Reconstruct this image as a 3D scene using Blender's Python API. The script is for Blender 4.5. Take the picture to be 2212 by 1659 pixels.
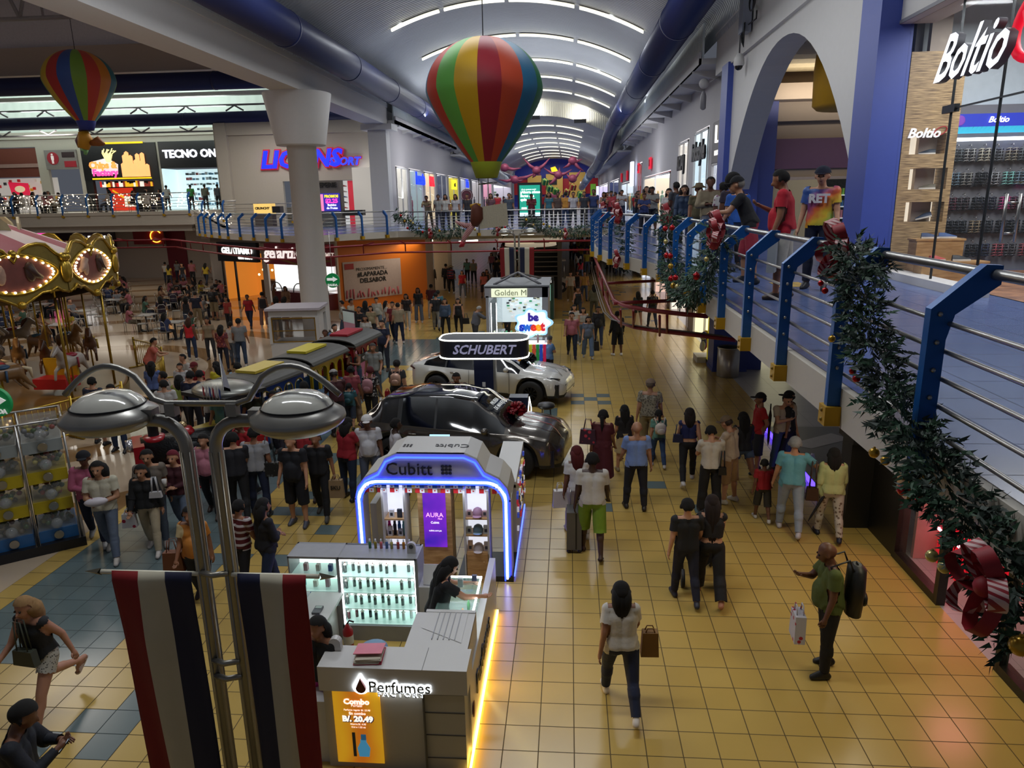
import bpy,math,random
import numpy as np
from mathutils import Vector,Matrix
PI=math.pi
SC=bpy.context.scene
COL=SC.collection
for _o in list(bpy.data.objects):bpy.data.objects.remove(_o)
# camera
_p=(1551.488,-0.0816940923,0.252030147,-0.019549978)
def _rot(yaw,pitch,roll):
    cy,sy,cp,sp=math.cos(yaw),math.sin(yaw),math.cos(pitch),math.sin(pitch)
    F=Vector((sy*cp,cy*cp,-sp));R=Vector((cy,-sy,0));U=R.cross(F)
    cr,sr=math.cos(roll),math.sin(roll)
    return F,cr*R+sr*U,-sr*R+cr*U
CF,CR,CU=_rot(*_p[1:])
EYE=Vector((0,0,5.6));FPX=_p[0]
cam=bpy.data.objects.new('camera',bpy.data.cameras.new('camera'));COL.objects.link(cam)
cam.matrix_world=Matrix(((CR.x,CU.x,-CF.x,EYE.x),(CR.y,CU.y,-CF.y,EYE.y),(CR.z,CU.z,-CF.z,EYE.z),(0,0,0,1)))
cam.data.sensor_fit='HORIZONTAL';cam.data.sensor_width=36.0;cam.data.lens=FPX/2212*36
cam.data.clip_start=0.1;cam.data.clip_end=400
SC.camera=cam
def ray(px,py):return CF*FPX+CR*(px-1106)-CU*(py-829.5)
def G(px,py,z=0.0):
    """ground point (on the level z) a pixel looks at"""
    d=ray(px,py);t=(z-EYE.z)/d.z
    return EYE+d*t
def GY(px,py,Y):
    d=ray(px,py);return EYE+d*(Y/d.y)
def GX(px,py,X):
    d=ray(px,py);return EYE+d*(X/d.x)
# world, exposure, lamps of the mall
w=bpy.data.worlds.new('mall_air');SC.world=w;w.use_nodes=True
w.node_tree.nodes['Background'].inputs[0].default_value=(0.75,0.82,1.0,1)
w.node_tree.nodes['Background'].inputs[1].default_value=0.10
SC.view_settings.view_transform='Standard';SC.view_settings.look='None'
SC.view_settings.exposure=0.0;SC.view_settings.gamma=1.0
SC.view_settings.use_curve_mapping=False
SC.cycles.use_light_tree=True
SC.cycles.max_bounces=6;SC.cycles.diffuse_bounces=3;SC.cycles.glossy_bounces=3
SC.cycles.transmission_bounces=4;SC.cycles.transparent_max_bounces=12
SC.cycles.sample_clamp_indirect=4.0;SC.cycles.caustics_reflective=False;SC.cycles.caustics_refractive=False
SC.cycles.use_denoising=True
def lamp(name,loc,size,power,col=(1,1,1),aim=(0,0,-1),size_y=None,spread=PI):
    l=bpy.data.lights.new(name,'AREA');l.energy=power;l.color=col;l.spread=spread
    l.shape='RECTANGLE';l.size=size;l.size_y=size_y or size
    o=bpy.data.objects.new(name,l);COL.objects.link(o);o.location=loc
    o.rotation_euler=Vector(aim).to_track_quat('-Z','Y').to_euler();return o
COOL=(0.93,0.97,1.0);WARM=(1.0,0.86,0.62)
for k,Y in enumerate((7.0,19.4,31.8,44.6,56.3)):
    lamp('vault_light',(-2.5,Y,12.6),9.0,560,COOL,size_y=0.5)
for Y in (74,92,110,126):
    lamp('vault_light',(-2.5,Y,11.4),9.0,420,COOL,size_y=0.5)
for X,sx in ((4.5,1),(-9.8,-1)):
    for Y,L in ((14,24),(44,34)):
        lamp('eave_light',(X,Y,10.85),0.25,620,COOL,aim=(-0.35*sx,0,1),size_y=L)
lamp('eave_light',(4.3,96,9.6),0.25,900,COOL,aim=(-0.5,0,1),size_y=60)
lamp('eave_light',(-9.4,96,9.6),0.25,900,COOL,aim=(0.5,0,1),size_y=60)
for X,Y,P_ in ((-17,20,240),(-28,30,260),(-18,33,240),(-32,44,260),(-17,40,240)):
    lamp('atrium_light',(X,Y,10.2),3.0,P_,(1.0,0.93,0.84))
for X in (-38,-30,-24):lamp('clerestory_light',(X,44.5,11.2),7.0,300,(0.88,1,0.95),aim=(0,0.6,1),size_y=0.3)
for Y in (42,54,70,90):lamp('lower_ceiling_light',(-2.0,Y,3.85),8.0,130,WARM,size_y=0.6)
for X in (-31,-24):lamp('food_court_ceiling_light',(X,47,4.0),5.0,90,(1,0.9,0.75),size_y=2)
lamp('soffit_light',(4.0,27,3.9),1.2,150,(1,0.93,0.7),size_y=5)
lamp('soffit_light',(4.2,9.6,3.3),0.6,26,(1,0.95,0.75),size_y=1.6)
lamp('soffit_light',(4.2,6.9,3.3),0.6,30,(1,0.9,0.6),size_y=2.0)
lamp('soffit_light',(-9.0,40,3.3),1.0,110,WARM,size_y=8)
lamp('gelato_shop_light',(-14.5,40.8,3.0),3.0,60,(1,1,1),size_y=1.0)
lamp('shoe_shop_light',(6.6,9.5,8.2),1.8,260,(0.95,0.98,1),size_y=4.5)
# helpers
def lin(c):
    if isinstance(c,str):
        c=c.lstrip('#');c=tuple(int(c[i:i+2],16)/255 for i in (0,2,4))
    return tuple((x/12.92 if x<=0.04045 else((x+0.055)/1.055)**2.4)for x in c)
_MC={}
def M(col,rough=0.55,metal=0.0,emit=0.0,var=0.10,scale=9.0,bump=0.0,alpha=1.0,name=None,coat=0.0,ecol=None):
    """procedural material: a colour that varies a little with noise"""
    key=(col,rough,metal,emit,var,scale,bump,alpha,coat,ecol)
    if key in _MC:return _MC[key]
    m=bpy.data.materials.new(name or 'mat_%s'%str(col).strip('#'));m.use_nodes=True
    nt=m.node_tree;b=nt.nodes['Principled BSDF'];c=lin(col)
    if var>0 and emit==0:
        tc=nt.nodes.new('ShaderNodeTexCoord');n=nt.nodes.new('ShaderNodeTexNoise');n.inputs['Scale'].default_value=scale
        n.inputs['Detail'].default_value=3
        mx=nt.nodes.new('ShaderNodeMix');mx.data_type='RGBA'
        mx.inputs[6].default_value=(*[x*(1-var)for x in c],1);mx.inputs[7].default_value=(*[min(1,x*(1+var))for x in c],1)
        nt.links.new(tc.outputs['Object'],n.inputs['Vector']);nt.links.new(n.outputs['Fac'],mx.inputs[0])
        nt.links.new(mx.outputs[2],b.inputs['Base Color'])
        if bump:
            bp=nt.nodes.new('ShaderNodeBump');bp.inputs['Strength'].default_value=bump;bp.inputs['Distance'].default_value=0.02
            nt.links.new(n.outputs['Fac'],bp.inputs['Height']);nt.links.new(bp.outputs[0],b.inputs['Normal'])
    else:b.inputs['Base Color'].default_value=(*c,1)
    b.inputs['Roughness'].default_value=rough;b.inputs['Metallic'].default_value=metal
    if coat:b.inputs['Coat Weight'].default_value=coat;b.inputs['Coat Roughness'].default_value=0.06
    if emit:
        b.inputs['Emission Color'].default_value=(*(lin(ecol)if ecol else c),1);b.inputs['Emission Strength'].default_value=emit
        m.cycles.emission_sampling='NONE' if emit<4 else 'AUTO'
    if alpha<1:b.inputs['Alpha'].default_value=alpha
    _MC[key]=m;return m
def GLASS(tint='#dfeeee',alpha=0.16,rough=0.03):
    key=('glass',tint,alpha,rough)
    if key in _MC:return _MC[key]
    m=bpy.data.materials.new('glass');m.use_nodes=True;nt=m.node_tree
    b=nt.nodes['Principled BSDF'];b.inputs['Base Color'].default_value=(*[c*(.25 if alpha<.2 else .6)for c in lin(tint)],1);b.inputs['Roughness'].default_value=rough
    b.inputs['Specular IOR Level'].default_value=0.8
    b.inputs['Alpha'].default_value=alpha
    _MC[key]=m;return m
def node_mat(name,rough=0.4):
    m=bpy.data.materials.new(name);m.use_nodes=True
    return m,m.node_tree,m.node_tree.nodes['Principled BSDF']
class MB:
    """collects shapes; build() links them as one mesh object"""
    def __init__(s):s.v=[];s.f=[];s.mi=[];s.sm=[]
    def add(s,vs,fs,mi=0,smooth=False):
        b=len(s.v);s.v+=[tuple(v)for v in vs]
        for f in fs:s.f.append(tuple(b+i for i in f));s.mi.append(mi);s.sm.append(smooth)
        return s
    def box(s,c,d,mi=0,rz=0.0,rot=None):
        x,y,z=d[0]/2,d[1]/2,d[2]/2
        vs=[Vector((a*x,b*y,e*z))for e in (-1,1)for b in (-1,1)for a in (-1,1)]
        R=rot or Matrix.Rotation(rz,3,'Z')
        vs=[Vector(c)+R@v for v in vs]
        return s.add(vs,[(0,2,3,1),(4,5,7,6),(0,1,5,4),(2,6,7,3),(0,4,6,2),(1,3,7,5)],mi)
    def bb(s,lo,hi,mi=0):
        return s.box([(a+b)/2 for a,b in zip(lo,hi)],[abs(b-a)for a,b in zip(lo,hi)],mi)
    def quad(s,a,b,c,d,mi=0):return s.add([a,b,c,d],[(0,1,2,3)],mi)
    def tube(s,pts,r,n=8,mi=0,closed=False,caps=True,smooth=True):
        pts=[Vector(p)for p in pts];N=len(pts);rs=r if isinstance(r,(list,tuple))else[r]*N
        b=len(s.v);up=None
        for i,p in enumerate(pts):
            if closed:t=pts[(i+1)%N]-pts[i-1]
            else:t=pts[min(i+1,N-1)]-pts[max(i-1,0)]
            t=t.normalized()if t.length>1e-9 else Vector((0,0,1))
            if up is None:up=Vector((0,0,1))if abs(t.z)<0.9 else Vector((1,0,0))
            a=t.cross(up)
            if a.length<1e-6:a=t.cross(Vector((0,1,0)))
            a.normalize();c=a.cross(t).normalized();up=c
            for k in range(n):
                an=2*PI*k/n;s.v.append(tuple(p+(a*math.cos(an)+c*math.sin(an))*rs[i]))
        M_=N if closed else N-1
        for i in range(M_):
            for k in range(n):
                j=(i+1)%N
                s.f.append((b+i*n+k,b+i*n+(k+1)%n,b+j*n+(k+1)%n,b+j*n+k));s.mi.append(mi);s.sm.append(smooth)
        if caps and not closed:
            s.f.append(tuple(b+k for k in range(n))[::-1]);s.mi.append(mi);s.sm.append(False)
            s.f.append(tuple(b+(N-1)*n+k for k in range(n)));s.mi.append(mi);s.sm.append(False)
        return s
    def cyl(s,p0,p1,r0,r1=None,n=16,mi=0,smooth=True):return s.tube([p0,p1],[r0,r0 if r1 is None else r1],n,mi,smooth=smooth)
    def lathe(s,prof,c=(0,0,0),n=24,mi=0,a0=0,a1=2*PI,smooth=True,sx=1,sy=1):
        b=len(s.v);full=abs(a1-a0-2*PI)<1e-6;K=n if full else n+1
        for r,z in prof:
            for k in range(K):
                a=a0+(a1-a0)*k/n;s.v.append((c[0]+r*math.cos(a)*sx,c[1]+r*math.sin(a)*sy,c[2]+z))
        for i in range(len(prof)-1):
            for k in range(n):
                k2=(k+1)%K;m_=mi(k)if callable(mi)else mi
                s.f.append((b+i*K+k,b+i*K+k2,b+(i+1)*K+k2,b+(i+1)*K+k));s.mi.append(m_);s.sm.append(smooth)
        return s
    def ball(s,c,r,n=10,mi=0,sc=(1,1,1),R=None):
        R=R or Matrix.Identity(3);b=len(s.v);m=max(4,n//2+1);c=Vector(c)
        for i in range(m+1):
            ph=PI*i/m
            for k in range(n):
                a=2*PI*k/n
                s.v.append(tuple(c+R@Vector((r*sc[0]*math.sin(ph)*math.cos(a),r*sc[1]*math.sin(ph)*math.sin(a),r*sc[2]*math.cos(ph)))))
        for i in range(m):
            for k in range(n):
                s.f.append((b+i*n+k,b+(i+1)*n+k,b+(i+1)*n+(k+1)%n,b+i*n+(k+1)%n));s.mi.append(mi);s.sm.append(True)
        return s
    def prism(s,poly,o,xd,yd,depth,mi=0):
        """polygon in the plane (o, xd, yd), pushed along the plane's normal"""
        o,xd,yd=Vector(o),Vector(xd),Vector(yd);nn=xd.cross(yd).normalized()*depth;n=len(poly)
        P=[o+xd*p[0]+yd*p[1]for p in poly]
        return s.add(P+[p+nn for p in P],[tuple(range(n))[::-1],tuple(range(n,2*n))]+[(i,(i+1)%n,n+(i+1)%n,n+i)for i in range(n)],mi)
    def build(s,name,mats,parent=None,loc=None,rz=0.0):
        me=bpy.data.meshes.new(name);me.from_pydata(s.v,[],s.f);me.update()
        for m in (mats if isinstance(mats,(list,tuple))else[mats]):me.materials.append(m)
        if s.f:
            me.polygons.foreach_set('material_index',s.mi);me.polygons.foreach_set('use_smooth',s.sm)
        o=bpy.data.objects.new(name,me);COL.objects.link(o)
        if parent:o.parent=parent
        if loc is not None:o.location=loc;o.rotation_euler.z=rz
        return o
def tag(o,label=None,cat=None,group=None,kind=None):
    if label:
        w_=label.split()[:16]
        while len(label.split())>16 and w_[-1].strip(',')in ('the','a','an','of','in','on','at','by','and','with','its','near','behind','beside','from','over','to','under'):w_.pop()
        o['label']=' '.join(w_).strip(',')
    if cat:o['category']=cat
    if group:o['group']=group
    if kind:o['kind']=kind
    return o
def thing(name,label,cat,loc=(0,0,0),rz=0.0,group=None):
    o=bpy.data.objects.new(name,None);COL.objects.link(o);o.location=loc;o.rotation_euler.z=rz
    o.empty_display_size=0.1
    return tag(o,label,cat,group)
def struct(name,mb,mat):return tag(mb.build(name,mat),kind='structure')
def dup(root,loc,rz=None,label=None,group=None,scale=None):
    r=root.copy();COL.objects.link(r);r.location=loc
    if rz is not None:r.rotation_euler.z=rz
    if label:r['label']=label
    if group:r['group']=group
    if scale:r.scale=(scale,)*3 if not isinstance(scale,tuple)else scale
    for ch in list(root.children):
        c=ch.copy();COL.objects.link(c);c.parent=r
        for g in list(ch.children):d=g.copy();COL.objects.link(d);d.parent=c
    return r
_font=None
def text(name,s,size,mat,o,xd,yd,parent=None,ext=0.01,bold=0.0,align='CENTER',shear=0.0,spacing=1.0,bevel=0):
    c=bpy.data.curves.new(name,'FONT');c.body=s;c.size=size;c.extrude=ext;c.offset=bold
    c.align_x=align;c.align_y='CENTER';c.shear=shear;c.space_character=spacing;c.resolution_u=2
    c.materials.append(mat)
    ob=bpy.data.objects.new(name,c);COL.objects.link(ob)
    x=Vector(xd).normalized();y=Vector(yd).normalized();z=x.cross(y);o=Vector(o)
    Mx=Matrix(((x.x,y.x,z.x,o.x),(x.y,y.y,z.y,o.y),(x.z,y.z,z.z,o.z),(0,0,0,1)))
    me=bpy.data.meshes.new_from_object(ob.evaluated_get(bpy.context.evaluated_depsgraph_get()));bpy.data.objects.remove(ob)
    me.name=name;ob=bpy.data.objects.new(name,me);COL.objects.link(ob)
    if parent:ob.parent=parent
    ob.matrix_local=Mx
    return ob
EX,EYv,EZ=Vector((1,0,0)),Vector((0,1,0)),Vector((0,0,1))
WHITE=M('#c9c6c4',0.6,var=0.03);CREAM=M('#b9b2a6',0.6,var=0.04);METAL=M('#a8a6a2',0.28,0.9,var=0.05)
DARK=M('#15161a',0.45);BLUEP=M('#3e4f9e',0.45,var=0.05,name='blue_paint');POST=M('#12569c',0.35,0.2,name='blue_metal')
RED=M('#a5121f',0.5);GOLD=M('#a8863c',0.3,0.85,var=0.2);NAVY=M('#151c44',0.5)
# the shell
S=0.3741202;TX0=0.156387*S;ZF=4.26;XE=1.92;XW=5.15
def tile_mat(name,c1,c2,grout,rough,gw=0.012,size=S,ox=TX0,oy=22.86752*S,var=0.06):
    m,nt,b=node_mat(name)
    g=nt.nodes.new('ShaderNodeNewGeometry');mp=nt.nodes.new('ShaderNodeMapping');mp.inputs['Location'].default_value=(-ox+size*200,-oy+size*200,0)
    br=nt.nodes.new('ShaderNodeTexBrick');br.offset=0.0;br.squash=1.0
    br.inputs['Scale'].default_value=1.0;br.inputs['Brick Width'].default_value=size;br.inputs['Row Height'].default_value=size
    br.inputs['Mortar Size'].default_value=gw/2;br.inputs['Mortar Smooth'].default_value=0.1;br.inputs['Bias'].default_value=0
    br.inputs['Color1'].default_value=(*lin(c1),1);br.inputs['Color2'].default_value=(*lin(c2),1);br.inputs['Mortar'].default_value=(*lin(grout),1)
    nt.links.new(g.outputs['Position'],mp.inputs[0]);nt.links.new(mp.outputs[0],br.inputs[0])
    n=nt.nodes.new('ShaderNodeTexNoise');n.inputs['Scale'].default_value=1.3;n.inputs['Detail'].default_value=4
    nt.links.new(g.outputs['Position'],n.inputs['Vector'])
    mx=nt.nodes.new('ShaderNodeMix');mx.data_type='RGBA';mx.blend_type='MULTIPLY';mx.inputs[0].default_value=1
    mr=nt.nodes.new('ShaderNodeMapRange');mr.inputs['To Min'].default_value=1-var*1.5;mr.inputs['To Max'].default_value=1+var
    nt.links.new(n.outputs['Fac'],mr.inputs[0]);nt.links.new(br.outputs['Color'],mx.inputs[6]);nt.links.new(mr.outputs[0],mx.inputs[7])
    nt.links.new(mx.outputs[2],b.inputs['Base Color'])
    r2=nt.nodes.new('ShaderNodeMapRange');r2.inputs['To Min'].default_value=rough;r2.inputs['To Max'].default_value=0.8
    nt.links.new(br.outputs['Fac'],r2.inputs[0]);nt.links.new(r2.outputs[0],b.inputs['Roughness'])
    return m
YEL=tile_mat('yellow_tile','#b3954f','#b89b56','#54431c',0.24)
TEAL=tile_mat('teal_tile','#5c6a6c','#617072','#2c3838',0.20)
ORNG=tile_mat('amber_tile','#b08c48','#b4914e','#5c4410',0.2)
mm,nt,b=node_mat('court_marble')
g=nt.nodes.new('ShaderNodeNewGeometry');wv=nt.nodes.new('ShaderNodeTexWave');wv.wave_type='RINGS';wv.rings_direction='Z'
mp=nt.nodes.new('ShaderNodeMapping');mp.inputs['Location'].default_value=(17.5,-22,0)
wv.inputs['Scale'].default_value=0.085;wv.inputs['Distortion'].default_value=0.4
rp=nt.nodes.new('ShaderNodeValToRGB');rp.color_ramp.interpolation='CONSTANT'
rp.color_ramp.elements[0].color=(*lin('#b7a48d'),1);rp.color_ramp.elements[1].position=0.82;rp.color_ramp.elements[1].color=(*lin('#8a6a45'),1)
nt.links.new(g.outputs['Position'],mp.inputs[0]);nt.links.new(mp.outputs[0],wv.inputs[0]);nt.links.new(wv.outputs['Fac'],rp.inputs[0]);nt.links.new(rp.outputs[0],b.inputs['Base Color'])
b.inputs['Roughness'].default_value=0.12
MARBLE=mm
NEUT=tile_mat('grey_blue_tile','#5a6a96','#546490','#28304e',0.22,gw=0.008,size=0.46,ox=0.1,oy=0.2)
SHOPF=tile_mat('pale_shop_tile','#a5a4ad','#a9a8b0','#7d7c85',0.35,gw=0.006,size=0.6)
teal=set([(-15,5),(-14,5),(-16,6),(-14,6),(-14,4),(-15,-17),(-13,-14),(-14,-12),(-13,-10),(-14,-10),(-12,-8),(-15,-8),(-13,-5),
            (-15,-10),(-15,-12),(-15,-5),(-16,-8),(-19,-12),(-16,-5),(-16,-4),(1,-11),(4,-14),(6,-11),(-2,-28),(-2,-27),(-7,-32)])
teal|=set((i,j)for i,j in [(0,-32),(2,-32),(1,-31),(0,-30),(2,-30)])
rng=random.Random(3)
for k in range(70):teal.add((rng.randrange(-15,-8),rng.randrange(-60,-12)))
for k in range(120):teal.add((rng.randrange(-13,12),rng.randrange(-150,-66)))
fl=MB()
i0,i1,j0,j1=-23,13,-190,15
for j in range(j0,j1):
    run=None
    for i in range(i0,i1+1):
        x,y=i,j
        if(x,y)in teal:m_=1
        elif-22<=x<-16 and y<3 and y>-42:m_=1
        elif-20<=x<-13 and -56<y<-42:m_=1
        elif 3<=y and x<-16:m_=0
        elif y<-75:m_=2
        else:m_=0
        if x==i1:m_=None
        if run is None:run=(x,m_)
        elif run[1]!=m_:
            xa,xb=run[0]*S+TX0,x*S+TX0
            ya,yb=22.86752*S-y*S,22.86752*S-(y+1)*S
            fl.quad((xa,yb,0),(xb,yb,0),(xb,ya,0),(xa,ya,0),run[1]);run=(x,m_)
YA,YB=22.86752*S-j0*S,22.86752*S-j1*S
fl.quad((i1*S+TX0,YB,0),(XW,YB,0),(XW,YA,0),(i1*S+TX0,YA,0),0)
XM=i0*S+TX0
fl.quad((-60,YB-2,0),(XM,YB-2,0),(XM,60,0),(-60,60,0),3)
fl.quad((XM,60,0),(-60,60,0),(-60,131,0),(XM,131,0),2)
fl.quad((XM,YA,0),(XW,YA,0),(XW,131,0),(XM,131,0),2)
fl.quad((XM,YB,0),(XM,YB-8,0),(XW,YB-8,0),(XW,YB,0),0)
fl.quad((XW,YB-8,-0.005),(XW+9,YB-8,-0.005),(XW+9,60,-0.005),(XW,60,-0.005),4)
struct('floor',fl,[YEL,TEAL,ORNG,MARBLE,SHOPF])
def smooth_edge():
    pts=[(XE,-4),(XE,12.2),(1.86,13.6),(1.72,15.0),(1.45,16.4),(1.0,18.2),(0.7,20.5),(0.75,23),(1.1,26),(1.5,29),(1.7,32.4)]
    return pts
EDGE=smooth_edge()
sl=MB()
bridge_front=[(1.7,33.4),(-3.5,33.4),(-7.9,33.4),(-9.45,31.6),(-10.4,30.4),(-11.3,30.0),(-12.4,30.6),(-14.2,32.2),(-16.1,33.8),(-18.3,36.2),(-20.4,38.8)]
outline=EDGE+bridge_front+[(-20.4,50),(-10.6,50),(-10.6,131),(XW+4,131),(XW+4,-4)]
sl.prism(outline,(0,0,ZF-0.28),EX,EYv,0.28)
slab=struct('floor_upper',sl,[CREAM])
tp=MB();tp.add([(x,y,ZF+0.004)for x,y in [(XE+0.06,-4)]+[(x+0.06,y)for x,y in EDGE[1:]]+[(x,y+0.1)for x,y in bridge_front]+[(-20.3,50),(-10.6,50),(-10.6,131),(XW+4,131),(XW+4,-4)]],[tuple(range(len(outline)))])
tp.add([(3.1,10.9,ZF+0.008),(3.55,10.9,ZF+0.008),(3.55,11.5,ZF+0.008),(3.1,11.5,ZF+0.008)],[(0,1,2,3)],1)
struct('floor_upper_tiles',tp,[NEUT,YEL])
sf=MB();sf.bb((2.5,-4,3.72),(XW,60,ZF-0.28));sf.bb((-10.5,35.5,3.75),(XW,131,ZF-0.28));struct('trim_soffit',sf,CREAM)
hl=MB();hl.bb((-60,40,4.55),(-21.2,60,5.3));hl.bb((-60,40.3,4.2),(-21.4,60,4.56));hl.bb((-60,39.93,5.12),(-21.15,40,5.3));hl.bb((-60,39.9,4.55),(-21.15,40,4.68))
struct('floor_food_court',hl,CREAM)
st=MB()
for k in range(7):st.bb((-21.2+k*0.32,40.6,3.98),(-20.88+k*0.32,49.9,5.3-(k+1)*0.149))
struct('trim_stair',st,CREAM)
sd=MB();sd.prism([(0,0),(2.7,0),(2.7,-0.3),(0,1.3)],(-21.2,40.45,3.98),EX,EZ,0.12);struct('trim_stair_side',sd,CREAM)
def ribbed(name,col,metal,rough,sc,strength,dirx=False):
    m,nt,b=node_mat(name)
    g=nt.nodes.new('ShaderNodeNewGeometry');wv=nt.nodes.new('ShaderNodeTexWave');wv.bands_direction='X' if dirx else 'Y';wv.inputs['Scale'].default_value=sc
    bp=nt.nodes.new('ShaderNodeBump');bp.inputs['Strength'].default_value=strength;bp.inputs['Distance'].default_value=0.05
    nt.links.new(g.outputs['Position'],wv.inputs[0]);nt.links.new(wv.outputs['Fac'],bp.inputs['Height']);nt.links.new(bp.outputs[0],b.inputs['Normal'])
    n=nt.nodes.new('ShaderNodeTexNoise');n.inputs['Scale'].default_value=0.35;n.inputs['Detail'].default_value=5
    rp=nt.nodes.new('ShaderNodeMix');rp.data_type='RGBA';c=lin(col);rp.inputs[6].default_value=(*[x*0.82 for x in c],1);rp.inputs[7].default_value=(*[min(1,x*1.12)for x in c],1)
    nt.links.new(g.outputs['Position'],n.inputs['Vector']);nt.links.new(n.outputs['Fac'],rp.inputs[0]);nt.links.new(rp.outputs[2],b.inputs['Base Color'])
    b.inputs['Metallic'].default_value=metal;b.inputs['Roughness'].default_value=rough;return m
RIB=ribbed('ribbed_sheet','#b4b7bb',0.35,0.38,1.6,0.55)
XC=-2.6
def vault(name,y0,y1,zc,R,hw,zspring,ny=30):
    m=MB();prof=[(XC-hw-0.25,zspring-0.5),(XC-hw-0.1,zspring)]
    n=36
    for k in range(n+1):
        dx=-hw+2*hw*k/n;prof.append((XC+dx,zc-R+math.sqrt(R*R-dx*dx)))
    prof+=[(XC+hw+0.1,zspring),(XC+hw+0.25,zspring-0.5)]
    K=len(prof)
    for j in range(ny+1):
        y=y0+(y1-y0)*j/ny;m.v+=[(x,y,z)for x,z in prof]
    for j in range(ny):
        for k in range(K-1):m.f.append((j*K+k,j*K+k+1,(j+1)*K+k+1,(j+1)*K+k));m.mi.append(0);m.sm.append(True)
    struct(name,m,RIB);return prof
pn=vault('ceiling',-6,63.3,13.4,12.0,7.1,10.9)
pf=vault('ceiling_far',63.3,131,12.2,13.0,6.9,10.0)
m=MB();a=[(x,63.3,z)for x,z in pn];b2=[(x,63.35,z-1.15)for x,z in pn]
for k in range(len(a)-1):m.quad(a[k],a[k+1],b2[k+1],b2[k])
struct('trim_vault_step',m,ribbed('pale_ribs','#c8c8c0',0.1,0.5,2.2,0.5,True))
for x in (-6.4,-2.9,0.9):
    t=thing('uplight','dark box spotlight washing the step of the vault, %s'%('west one','middle one','east one')[(-6.4,-2.9,0.9).index(x)],'light',(x,62.6,12.05-0.03*(x+2.6)**2))
    MB().box((0,0,0),(1.0,0.3,0.3)).build('housing',DARK,t)
    MB().box((0,0,0.16),(0.9,0.2,0.03)).build('lens',M('#fff4d8',emit=6),t)
    lamp('uplight_beam',(x,62.4,12.3-0.03*(x+2.6)**2),0.8,60,(1,0.95,0.8),aim=(0,0.75,0.6),size_y=0.2)
TUBE=M('#fbf8e6',emit=1.5)
def batten(Y,k,zc,R,spans,idx):
    xa,xb=spans
    m=MB();h=MB();n=8;A=[];B=[];
    for q in range(n+1):
        x=xa+(xb-xa)*q/n;z=zc-R+math.sqrt(R*R-(x-XC)**2)-0.06;A.append((x,z))
    for(x,z),(x2,z2)in zip(A,A[1:]):
        m.add([(x,Y-0.09,z),(x2,Y-0.09,z2),(x2,Y+0.09,z2),(x,Y+0.09,z),(x,Y-0.09,z-0.07),(x2,Y-0.09,z2-0.07),(x2,Y+0.09,z2-0.07),(x,Y+0.09,z-0.07)],[(4,7,6,5),(0,4,5,1),(3,2,6,7)])
        h.add([(x,Y-0.13,z+0.02),(x2,Y-0.13,z2+0.02),(x2,Y+0.13,z2+0.02),(x,Y+0.13,z+0.02)],[(0,1,2,3)])
    rowname=['nearest','second','third','fourth','fifth','sixth','seventh','eighth','ninth','tenth','eleventh','twelfth','thirteenth']
    t=thing('ceiling_light','curved white strip light on the vault, row %s from the balcony, piece %s from the west'%(rowname[k],rowname[idx]if idx else 'first'),'light')
    m.build('diffuser',TUBE,t);h.build('housing',M('#d8d6cc',0.5),t)
SP=((-7.25,-5.25),(-5.05,-2.6),(-2.42,0.2),(0.4,2.95))
for k,Y in enumerate((31.6,38.0,44.4,50.3,56.4)):
    for i,sp in enumerate(SP):batten(Y,k,13.4,12.0,sp,i)
for k in range(8):
    for i,sp in enumerate(((-6.6,-4.2),(-4.0,-1.4),(-1.2,1.3))):batten(70+k*7.2,k+5,12.2,13.0,sp,i)
bm=MB();bm.bb((4.75,-4,9.35),(6.2,25.6,10.6));bm.bb((4.69,-4,10.55),(4.8,25.6,10.75));struct('beam_right',bm,WHITE)
bm=MB();bm.bb((-10.95,-4,9.65),(-9.9,41,10.6));bm.bb((-11.0,-4,10.55),(-9.85,41,10.75));struct('beam_left',bm,WHITE)
ev=MB();ev.bb((4.2,25.6,9.72),(XW,63,9.9));ev.bb((4.2,25.6,9.72),(4.28,63,10.1));ev.bb((-10.4,41,9.72),(-9.45,63,9.9));ev.bb((-9.53,41,9.72),(-9.45,63,10.1))
ev.bb((4.0,63,9.2),(XW,131,9.35));ev.bb((-10.4,63,9.2),(-9.2,131,9.35))
for k in range(12):
    y=27+k*3.0
    ev.prism([(0,0),(0.95,0),(0.95,-0.32),(0,-0.06)],(4.22,y,9.72),EX,EZ,0.09);ev.prism([(0,0),(0.95,0),(0.95,-0.06),(0,-0.32)],(-10.4,y+15,9.72),EX,EZ,0.09)
struct('trim_eave',ev,WHITE)
cl=MB();cl.bb((4.3,25.6,9.9),(4.36,63,10.95));cl.bb((-9.62,41,9.9),(-9.56,63,10.95));struct('trim_clerestory',cl,ribbed('clear_ribs','#dfe6e2',0.0,0.4,1.4,0.7))
# right wall (upper level) with shop openings, purple end of the side passage, blue columns
WALLG=M('#a9a4a6',0.6,var=0.03)
wl=MB()
def wall_x(m,X,y0,y1,z0,z1,openings,th=0.25):
    """wall in the plane X with openings (ya, yb, za, zb)"""
    ys=sorted(set([y0,y1]+[o[0]for o in openings]+[o[1]for o in openings]))
    for a,b_ in zip(ys,ys[1:]):
        op=[o for o in openings if o[0]<=a+1e-6 and o[1]>=b_-1e-6]
        if not op:m.bb((X,a,z0),(X+th,b_,z1));continue
        o=op[0]
        if o[2]>z0:m.bb((X,a,z0),(X+th,b_,o[2]))
        if o[3]<z1:m.bb((X,a,o[3]),(X+th,b_,z1))
OPR=[(25.2,27.6,ZF,8.1),(28.4,31.6,ZF,8.1),(33.0,36.0,ZF,8.0),(38.5,52,ZF,6.9),(53.5,57,ZF,8.0),(60,74,ZF,6.9),(78,96,ZF,7.5),(100,128,ZF,7.5)]
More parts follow.
